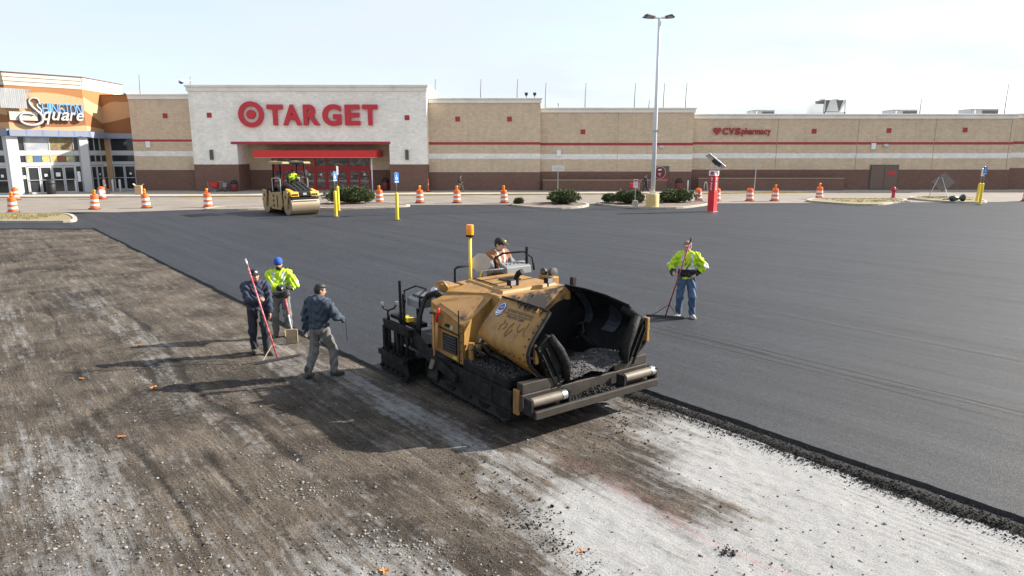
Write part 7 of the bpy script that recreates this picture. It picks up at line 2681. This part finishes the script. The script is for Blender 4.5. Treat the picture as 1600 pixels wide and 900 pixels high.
# screed, tow arms, rear deck
P_(MB().box(-2.15, -1.35, -1.48, 1.48, 0.03, 0.36), 'screed', 'tar_black', bevel=0.02)
P_(MB().box(-2.05, -1.12, -1.30, 1.30, 0.60, 0.68), 'rear_deck', 'frame_black')
for sy in (-1, 1):
    b = MB()
    b.prism([(-2.10, 0.86), (-1.12, 0.86), (-1.12, 1.0), (-1.02, 1.02), (-2.16, 1.02)], 'xz', sy * 1.40, sy * 1.48)
    b.bar((-2.10, sy * 1.44, 0.12), (-2.10, sy * 1.44, 0.90), 0.08, 0.12)
    b.bar((-1.55, sy * 1.44, 0.30), (-1.62, sy * 1.44, 0.90), 0.08, 0.08)
    P_(b, 'end_frame', 'frame_black', bevel=0.01)
    b = MB()
    b.prism([(-2.16, 0.02), (-1.15, 0.02), (-1.05, 0.16), (-1.15, 0.44), (-2.16, 0.44)], 'xz', sy * 1.50, sy * 1.54)
    eg = P_(b, 'end_gate', 'tar_black', bevel=0.01)
    P_(MB().bar((-2.18, sy * 1.56, 0.40), (-1.15, sy * 1.56, 0.40), 0.04, 0.10), 'end_gate_rail', 'frame_black', eg)
    for k in range(5):
        P_(MB().tube([(-2.05 + 0.2 * k, sy * 1.545, 0.16), (-2.05 + 0.2 * k, sy * 1.60, 0.16)], 0.035, 8), 'adjuster', 'frame_black', eg)
    P_(MB().prism([(-1.30, 0.90), (-1.12, 1.02), (-0.70, 0.80), (0.30, 0.52), (0.30, 0.40), (-0.80, 0.60)], 'xz', sy * 1.335, sy * 1.40), 'tow_arm', 'frame_black', bevel=0.01)
    P_(MB().tube([(-1.72, sy * 1.30, 0.66), (-1.72, sy * 1.30, 1.15)], 0.045, 10), 'screed_crank', 'frame_black')
    P_(MB().tube([(-1.35, sy * 1.15, 0.66), (-1.35, sy * 1.15, 1.42)], 0.035, 8), 'console_post', 'frame_black')
    # sensor stalk with two bright ends
    b = MB()
    b.tube([(-1.98, sy * 1.44, 1.0), (-1.98, sy * 1.44, 1.20)], 0.03, 8)
    b.tube([(-1.98, sy * 1.56, 1.32), (-1.98, sy * 1.52, 1.24), (-1.98, sy * 1.44, 1.20), (-1.90, sy * 1.36, 1.24), (-1.86, sy * 1.32, 1.32)], 0.018, 8)
    ss_ = P_(b, 'grade_sensor', 'frame_black', smooth=True)
    for yy, xx in ((1.56, -1.98), (1.32, -1.86)):
        P_(MB().tube([(xx, sy * yy, 1.31), (xx, sy * yy, 1.37)], 0.028, 10), 'sensor_cap', 'chrome', ss_, smooth=40)
P_(MB().tube([(-1.62, -1.36, 0.95), (-1.64, -1.36, 1.80)], 0.026, 8), 'upright', 'frame_black')
P_(MB().tube([(-1.50, -1.36, 0.95), (-1.50, -1.36, 1.58)], 0.030, 8), 'upright', 'frame_black')
P_(MB().box(-1.85, -1.2, -1.30, -1.05, 0.98, 1.06), 'control_deck', 'frame_black')
for x, z, s_ in ((-1.75, 1.08, 0.09), (-1.60, 1.10, 0.06), (-1.45, 1.09, 0.05)):
    P_(MB().box(x - s_, x + s_, -1.34, -1.20, z - 0.03, z + 0.05), 'control_box', 'bollard_yellow', bevel=0.01)
# near console with guard rail
cn = P_(MB().hexa([(-1.52, -1.28, 1.36), (-1.10, -1.28, 1.36), (-1.10, -1.0, 1.36), (-1.52, -1.0, 1.36), (-1.52, -1.28, 1.50), (-1.10, -1.28, 1.50), (-1.10, -1.0, 1.60), (-1.52, -1.0, 1.60)]), 'console', 'console_grey', bevel=0.015)
P_(MB().tube([(-1.56, -1.30, 1.40), (-1.58, -1.30, 1.62), (-1.50, -1.10, 1.70), (-1.12, -1.10, 1.70), (-1.04, -1.28, 1.62), (-1.04, -1.28, 1.40)], 0.016, 8), 'console_rail', 'frame_black', cn, smooth=True)
for k in range(4):
    P_(MB().box(-1.46 + 0.09 * k, -1.41 + 0.09 * k, -1.2, -1.15, 1.53, 1.57), 'switch', 'black', cn)
# hoses looping over the rear corner
for k, (dx, dz) in enumerate(((0, 0), (0.06, 0.05), (-0.05, -0.06))):
    P_(MB().tube([(-1.22 + dx, -1.25, 0.75), (-1.02 + dx, -1.30, 1.25 + dz), (-0.88 + dx, -1.26, 1.62 + dz), (-0.72 + dx, -1.15, 1.70 + dz), (-0.62, -1.0, 1.62)], 0.026, 8), 'hose', 'rubber', smooth=True)
P_(MB().tube([(-0.82, -1.05, 1.55), (-0.82, -1.05, 1.85), (-0.72, -0.98, 1.88), (-0.64, -0.94, 1.78)], 0.028, 8), 'grab_rail', 'paver_yellow', smooth=True)
P_(MB().box(-1.05, -0.64, -0.95, -0.70, 1.68, 1.82), 'rear_box', 'paver_yellow', bevel=0.015)
P_(MB().ball((-0.78, -1.12, 1.72), 0.08), 'mirror_lamp', 'steel', smooth=True)
P_(MB().tube([(-1.20, -0.45, 1.10), (-1.20, -0.45, 1.98), (-1.18, -0.40, 2.02), (-1.12, -0.20, 2.04)], 0.022, 8), 'hand_rail', 'frame_black', smooth=True)
P_(MB().tube([(-1.05, 0.05, 1.80), (-1.05, 0.05, 1.92), (-0.98, 0.6, 1.93), (-0.98, 0.6, 1.80)], 0.018, 8), 'hand_rail', 'alu', smooth=True)
# far console by the operator
cn = P_(MB().hexa([(-1.15, 0.52, 1.84), (-0.90, 0.52, 1.80), (-0.90, 1.10, 1.80), (-1.15, 1.10, 1.84), (-1.15, 0.52, 2.02), (-0.92, 0.52, 1.95), (-0.92, 1.10, 1.95), (-1.15, 1.10, 2.02)]), 'console', 'console_grey', bevel=0.015)
P_(MB().tube([(-1.02, 0.80, 1.0), (-1.02, 0.80, 1.84)], 0.05, 8), 'console_post', 'frame_black', cn)
P_(MB().tube([(-1.20, 0.46, 1.86), (-1.22, 0.46, 2.10), (-1.10, 0.56, 2.20), (-1.08, 1.05, 2.20), (-0.98, 1.18, 2.08), (-0.92, 1.18, 1.84)], 0.020, 8), 'console_rail', 'frame_black', cn, smooth=True)
P_(MB().tube([(-1.0, 1.06, 1.85), (-1.0, 1.06, 2.30)], 0.028, 8), 'lever', 'frame_black', cn)
for k in range(5):
    P_(MB().ball((-1.03, 0.60 + 0.09 * k, 1.995), 0.014, seg=8, ring=4), 'switch', 'black', cn)
# small hardware: bolts, seams, decals, pipework
for k in range(9):
    t = k / 8
    P_(MB().ball(tuple(wing_surf(1.80, 0.06 + 0.95 * t)), 0.013, seg=8, ring=4), 'bolt', 'frame_black', wing_n)
for k in range(8):
    P_(MB().ball(tuple(wing_surf(0.72 + 0.14 * k, 0.86)), 0.012, seg=8, ring=4), 'bolt', 'frame_black', wing_n)
for x in (-0.55, -0.15):
    P_(MB().bar((x, -0.40, 1.857), (x, 0.60, 1.868), 0.012, 0.008), 'hood_seam', 'frame_black', hd_)
for k in range(7):
    P_(MB().box(-0.46 + 0.035 * k, -0.44 + 0.035 * k, 0.0, 0.34, 1.855, 1.872), 'hood_vent', 'frame_black', hd_)
for y in (-0.58, -0.3, 0.0, 0.3, 0.6, 0.78):
    P_(MB().ball((0.575, y, 1.74), 0.012, seg=8, ring=4), 'bolt', 'frame_black', hd_)
mat('decal_yellow', (0.50, 0.36, 0.04), 0.5, var=0.2)
mat('decal_white', (0.42, 0.42, 0.40), 0.5, var=0.2)
P_(MB().box(-0.52, -0.40, -1.306, -1.301, 1.40, 1.48), 'decal', 'decal_yellow')
P_(MB().box(0.02, 0.10, -1.306, -1.301, 1.24, 1.30), 'decal', 'decal_white')
P_(MB().box(0.10, 0.22, -1.306, -1.301, 0.76, 0.81), 'decal', 'decal_yellow')
rp = np.random.default_rng(31)
for k in range(9):
    a = Vector((rp.uniform(0.44, 0.60), -rp.uniform(0.90, 1.24), rp.uniform(0.84, 1.05)))
    c = a + Vector((rp.uniform(0.05, 0.22), rp.uniform(-0.04, 0.14), rp.uniform(-0.12, 0.18)))
    m_ = a.lerp(c, 0.5) + Vector((0, -0.05, 0.05))
    P_(MB().tube([tuple(a), tuple(m_), tuple(c)], rp.uniform(0.014, 0.03), 8), 'pipe', ('frame_black', 'rubber', 'paver_sooty')[k % 3], smooth=True)
for k in range(6):
    x = rp.uniform(0.46, 0.62)
    y = -rp.uniform(0.92, 1.2)
    z = rp.uniform(0.86, 1.12)
    P_(MB().box(x, x + 0.09, y, y + 0.08, z, z + 0.09), 'valve_block', ('frame_black', 'paver_sooty')[k % 2], bevel=0.01)
for k in range(7):
    x = -1.95 + 0.13 * k
    P_(MB().tube([(x, -1.30, 0.66), (x + 0.05, -1.34, 0.88 + 0.05 * (k % 3)), (x + 0.16, -1.30, 0.70)], 0.018, 8), 'hose', 'rubber', smooth=True)
for x in (-1.95, -1.72, -1.45, -1.25):
    P_(MB().tube([(x, -1.44, 0.44), (x, -1.44, 0.86)], 0.030, 8), 'screed_post', 'frame_black', smooth=True)
P_(MB().box(-2.02, -1.2, -1.42, -1.30, 0.40, 0.56), 'screed_walkway', 'tar_black', bevel=0.01)
P_(MB().box(-1.98, -1.62, -1.40, -1.16, 1.06, 1.13), 'control_panel', 'frame_black', bevel=0.01)
kk = 500
px = rp.uniform(-2.1, -1.1, kk)
o = stones('screed_crust', np.stack([px, rp.uniform(-1.56, -1.30, kk), 0.42 + 0.05 * rp.random(kk)], -1), 0.01 + 0.022 * rp.random(kk) ** 2, 'tar_black', 0.8, pv)
o['kind'] = 'stuff'
# beacon
P_(MB().tube([(-1.17, -0.13, 1.2), (-1.17, -0.13, 2.56)], 0.030, 10), 'beacon_post', 'bollard_yellow', smooth=True)
bk = P_(MB().lathe([(0.07, 2.56), (0.075, 2.60)], 18, (-1.17, -0.13, 0)), 'beacon_base', 'frame_black')
P_(MB().lathe([(0.070, 2.60), (0.072, 2.68), (0.070, 2.77), (0.064, 2.785), (0.02, 2.79)], 18, (-1.17, -0.13, 0)), 'beacon_lens', 'amber', bk, smooth=40)
# back of an octagonal paddle sign behind the post
b = MB(Matrix.Translation((-1.16, 0.10, 2.05)) @ Matrix.Rotation(R(-36), 4, 'Z'))
b.prism([(0.19 * math.cos(R(22.5 + 45 * k)), 0.19 * math.sin(R(22.5 + 45 * k))) for k in range(8)], 'yz', -0.008, 0.008)
P_(b, 'paddle_sign', 'steel')
P_(MB().bar((-1.18, 0.12, 1.75), (-1.18, 0.12, 2.08), 0.05, 0.03), 'paddle_clip', 'bollard_yellow')


def paver_point(x, y, z):
    return Matrix.Translation(p_loc) @ Matrix.Rotation(p_rz, 4, 'Z') @ Vector((x, y, z))


# shovel and bars hung on the near side
def hung(name, lab, cat, parts):
    w0 = paver_point(-0.40, -1.36, 0.36)
    e_ = empty(name, w0, p_rz, lab, cat)
    for b, nm, m, kw in parts:
        b.build(nm, m, e_, **kw)


Mh = Matrix.Translation((0.40, 1.36, -0.36))
h1 = MB(Mh)
h1.tube([(-0.43, -1.36, 1.42), (-0.38, -1.38, 0.62)], 0.020, 8)
h1b = MB(Mh)
h1b.bar((-0.53, -1.36, 1.42), (-0.33, -1.36, 1.44), 0.03, 0.035)
h2 = MB(Mh)
h2.hexa([(-0.56, -1.44, 0.30), (-0.22, -1.44, 0.30), (-0.22, -1.42, 0.30), (-0.56, -1.42, 0.30), (-0.50, -1.37, 0.62), (-0.28, -1.37, 0.62), (-0.28, -1.35, 0.62), (-0.50, -1.35, 0.62)])
h3 = MB(Mh)
h3.hexa([(-0.49, -1.445, 0.46), (-0.36, -1.445, 0.48), (-0.36, -1.425, 0.48), (-0.49, -1.425, 0.46), (-0.46, -1.40, 0.63), (-0.34, -1.40, 0.64), (-0.34, -1.375, 0.64), (-0.46, -1.375, 0.63)])
hung('shovel', 'wooden handled shovel hung on the near side of the paver', 'shovel', [(h1, 'handle', 'tool_wood', dict(smooth=True)), (h1b, 'grip', 'black', {}), (h2, 'blade', 'frame_black', {}), (h3, 'worn_blade', 'roller_steel', {})])
h4 = MB(Mh)
h4.tube([(-0.32, -1.36, 0.85), (-0.31, -1.36, 1.30)], 0.026, 8)
h5 = MB(Mh)
h5.tube([(-0.315, -1.36, 1.26), (-0.29, -1.37, 1.42), (-0.22, -1.37, 1.55)], 0.024, 8)
hung('lute_handle', 'wooden bar with red grip hung beside the paver shovel', 'tool', [(h4, 'shaft', 'tool_wood', dict(smooth=True)), (h5, 'grip', 'bright_red', dict(smooth=True))])

# paver operator standing on the rear deck
op = paver_point(-1.47, 0.66, 0.68)
person('paver operator in brown vest over grey hoodie with black cap', op, R(42), 1.80,
       dict(handL=(0.26, -0.34, 1.16), handR=(-0.12, -0.36, 1.14), elbowL=(0.7, 0.5, -0.5), elbowR=(-0.7, 0.5, -0.5), curlL=1.0, curlR=1.0, lean=0.10, head_yaw=R(24), head_pitch=0.12, fat=1.22),
       dict(tops=[dict(nm='hoodie', m='grey_knit', infl=0.010, sleeves=True, hem=0.90, hood=True), dict(nm='vest', m=['brown_canvas', 'fleece'], infl=0.032, sleeves=False, hem=0.88, slotf=lambda C, arm: ((C[:, 2] > 1.18) & (np.abs(np.abs(C[:, 0]) - 0.02 - 0.20 * np.clip(C[:, 2] - 1.16, 0, 1)) < 0.022) & (C[:, 1] < 0)).astype(int))], trousers='dark_trouser', boots='boot', head='cap', hat_mat='black_cloth', cap_mark='bollard_yellow', skin='skin_light'), seed=8)
# ================================================================ TANDEM DRUM ROLLER
mat('roller_tan', (0.38, 0.25, 0.10), 0.5, var=0.1, scale=2, stain=(0.2, 0.14, 0.08), stain_amt=0.3, stain_scale=3)
mat('roller_yellow', (0.68, 0.36, 0.03), 0.4, var=0.07, scale=3)
mat('drum_steel', (0.29, 0.23, 0.15), 0.45, 0.35, var=0.12, scale=2, stretch=(1, 6, 1), stain=(0.24, 0.2, 0.15), stain_amt=0.6, stain_scale=2)
r_loc = Vector((-13.75, 44.9, ASPH))
r_rz = math.atan2(DV[1], DV[0]) + R(3)
rl = empty('drum_roller', r_loc, r_rz, 'tan tandem drum roller with canopy parked before the store entrance', 'road roller')
XR = -3.25          # rear axle
for x in (0.0, XR):
    b = MB(Matrix.Translation((x, 0, 0.62)) @ Matrix.Rotation(R(90), 4, 'X'))
    b.lathe([(0.50, -0.985), (0.60, -0.985), (0.62, -0.96), (0.62, -0.32), (0.616, -0.315), (0.616, -0.305), (0.62, -0.30), (0.62, 0.96), (0.60, 0.985), (0.50, 0.985)], 40)
    dm = b.build('drum', 'drum_steel', rl, 30)
    for sy in (-1, 1):
        b = MB(Matrix.Translation((x, sy * 0.94, 0.62)) @ Matrix.Rotation(R(90), 4, 'X'))
        b.lathe([(0.54, -0.01), (0.54, 0.01)], 36)
        b.build('drum_hub', 'dark_metal', dm)
        b = MB(Matrix.Translation((x, sy * 1.0, 0.62)) @ Matrix.Rotation(R(90), 4, 'X'))
        b.lathe([(0.20, -0.05), (0.20, 0.05)], 20)
        b.build('axle_cap', 'roller_tan', dm)
        # yoke arm over the axle
        b = MB()
        b.prism([(x - 0.30, 1.55), (x + 0.28, 1.52), (x + 0.34, 1.22), (x + 0.16, 0.55), (x - 0.16, 0.55), (x - 0.36, 1.15)], 'xz', sy * 1.02, sy * 1.10)
        yk = b.build('yoke', 'roller_tan', rl, bevel=0.03)
        b = MB(Matrix.Translation((x, sy * 1.11, 1.18)) @ Matrix.Rotation(R(90), 4, 'X'))
        b.lathe([(0.11, -0.01), (0.11, 0.01)], 18)
        b.build('lift_eye', 'dark_metal', yk)
    MB().box(x - 0.75, x - 0.66, -0.95, 0.95, 0.75, 0.95).build('scraper', 'frame_black', rl)
# side frames between the drums with slots
for sy in (-1, 1):
    b = MB()
    b.prism([(-2.25, 0.30), (-0.85, 0.30), (-0.62, 0.60), (-0.72, 1.48), (-2.10, 1.40), (-2.30, 1.0)], 'xz', sy * 0.98, sy * 1.06)
    sf = b.build('side_frame', 'roller_tan', rl, bevel=0.03)
    for z in (0.46, 0.78, 1.10):
        MB().box(-2.02, -1.78, sy * 1.055 - 0.012, sy * 1.055 + 0.012, z, z + 0.17).build('slot', 'black', sf)
    MB().box(-1.42, -1.25, sy * 1.055 - 0.012, sy * 1.055 + 0.012, 0.45, 1.22).build('slot', 'black', sf)
    b = MB()
    b.prism([(XR + 0.45, 0.45), (XR + 0.95, 0.35), (XR + 0.95, 1.3), (XR + 0.45, 1.5)], 'xz', sy * 0.92, sy * 1.0)
    b.build('rear_frame', 'roller_tan', rl, bevel=0.03)
MB().box(XR - 0.4, 0.25, -0.90, 0.90, 0.98, 1.30).build('main_frame', 'frame_black', rl, bevel=0.03)
MB().box(-2.1, -0.8, -0.96, 0.96, 0.35, 1.1).build('tank', 'frame_black', rl)
MB().hexa([(XR - 0.45, -0.92, 1.3), (XR + 0.75, -0.92, 1.3), (XR + 0.75, 0.92, 1.3), (XR - 0.45, 0.92, 1.3), (XR - 0.35, -0.85, 1.62), (XR + 0.75, -0.85, 1.70), (XR + 0.75, 0.85, 1.70), (XR - 0.35, 0.85, 1.62)]).build('rear_hood', 'frame_black', rl, bevel=0.04)
# front hood with raised ribs and yellow lamp corners
MB().hexa([(-0.95, -0.88, 1.28), (0.50, -0.80, 1.28), (0.50, 0.80, 1.28), (-0.95, 0.88, 1.28), (-0.95, -0.78, 1.98), (0.36, -0.62, 1.56), (0.36, 0.62, 1.56), (-0.95, 0.78, 1.98)]).build('front_hood', 'frame_black', rl, bevel=0.04)
for y in (-0.5, -0.17, 0.17, 0.5):
    MB().bar((-0.9, y * 1.1, 1.99), (0.30, y * 0.95, 1.60), 0.07, 0.05).build('hood_rib', 'dark_metal', rl)
for sy in (-1, 1):
    b = MB()
    y0, y1 = sorted((sy * 0.40, sy * 0.97))
    b.hexa([(-0.25, y0, 1.20), (0.56, y0, 1.20), (0.56, y1, 1.20), (-0.25, y1, 1.20), (-0.25, y0, 1.72), (0.46, y0, 1.50), (0.46, y1, 1.50), (-0.25, y1, 1.66)])
    lc = b.build('lamp_corner', 'roller_yellow', rl, bevel=0.05)
    for k in range(3):
        yy = sy * (0.52 + 0.15 * k)
        MB().box(0.535, 0.565, yy - 0.05, yy + 0.05, 1.28, 1.40).build('head_lamp', 'black', lc)
MB().box(0.44, 0.50, -0.38, 0.38, 1.22, 1.46).build('nose_plate', 'frame_black', rl, bevel=0.02)
MB().box(0.50, 0.515, -0.12, 0.12, 1.30, 1.44).build('nose_badge', 'alu', rl)
MB().box(0.05, 0.55, -0.95, 0.95, 1.02, 1.14).build('front_beam', 'frame_black', rl, bevel=0.02)
MB().tube([(0.62, -0.9, 0.98), (0.62, 0.9, 0.98)], 0.03, 8).build('spray_bar', 'steel', rl)
# cab floor, seat, wheel, canopy
MB().box(-2.35, -0.9, -0.9, 0.9, 1.38, 1.46).build('platform', 'frame_black', rl)
st = MB().box(-1.95, -1.45, 0.0, 0.5, 1.46, 1.95).build('seat', 'black', rl, bevel=0.05)
MB().box(-2.05, -1.93, 0.0, 0.5, 1.93, 2.48).build('seat_back', 'black', st, bevel=0.04)
MB().box(-1.15, -0.95, -0.1, 0.6, 1.46, 2.10).build('dash', 'frame_black', rl, bevel=0.04)
b = MB(Matrix.Translation((-1.22, 0.25, 2.16)) @ Matrix.Rotation(R(-30), 4, 'Y'))
b.tube([(0.18 * math.cos(t), 0.18 * math.sin(t), 0) for t in np.linspace(0, 2 * math.pi, 21)], 0.02, 6)
b.build('steering_wheel', 'black', rl)
for sy in (-1, 1):
    for x0, x1 in ((-0.95, -1.15), (-2.30, -2.15)):
        MB().tube([(x0, sy * 0.86, 1.44), (x1, sy * 0.82, 3.26)], 0.055, 10).build('canopy_post', 'frame_black', rl)
    MB().tube([(-0.95, sy * 0.94, 1.46), (-0.95, sy * 0.96, 2.3), (-1.5, sy * 0.96, 2.36), (-2.2, sy * 0.96, 2.3), (-2.2, sy * 0.94, 1.46)], 0.03, 8).build('hand_rail', 'alu', rl)
    MB().box(-1.3, -1.25, sy * 0.98 - 0.14, sy * 0.98 + 0.14, 2.5, 2.85).build('mirror', 'dark_metal', rl)
b = MB()
b.prism([(-2.55, 3.26), (-0.60, 3.26), (-0.50, 3.30), (-0.52, 3.36), (-0.9, 3.42), (-2.4, 3.42), (-2.6, 3.34)], 'xz', -0.95, 0.95)
cp = b.build('canopy', 'frame_black', rl, bevel=0.02)
for y0, y1 in ((-0.97, -0.50), (0.50, 0.97)):
    b = MB()
    b.prism([(-2.58, 3.24), (-0.46, 3.24), (-0.42, 3.30), (-0.50, 3.40), (-2.5, 3.44), (-2.62, 3.34)], 'xz', y0, y1)
    b.build('canopy_edge', 'roller_tan', cp, bevel=0.03)
sd = Matrix.Translation(r_loc) @ Matrix.Rotation(r_rz, 4, 'Z') @ Vector((-1.66, 0.25, 1.12))
person('roller operator in yellow hi-vis jacket sitting under the canopy', sd, r_rz + R(90), 1.76,
       dict(pelvis=(0, 0.02, 0.93), footL=(0.16, -0.52, 0.58), footR=(-0.16, -0.52, 0.58), kneeL=(0.2, -0.4, 1), kneeR=(-0.2, -0.4, 1), handL=(0.16, -0.42, 1.22), handR=(-0.16, -0.42, 1.22), elbowL=(0.7, 0.3, -0.7), elbowR=(-0.7, 0.3, -0.7), lean=0.08, head_yaw=R(20), fat=1.1),
       dict(tops=[dict(nm='hivis_jacket', m='hivis', infl=0.03, sleeves=True, hem=0.88, hood=True)], trousers='dark_trouser', boots='boot', head='cap', hat_mat='black_cloth'), vox=0.018, seed=9)
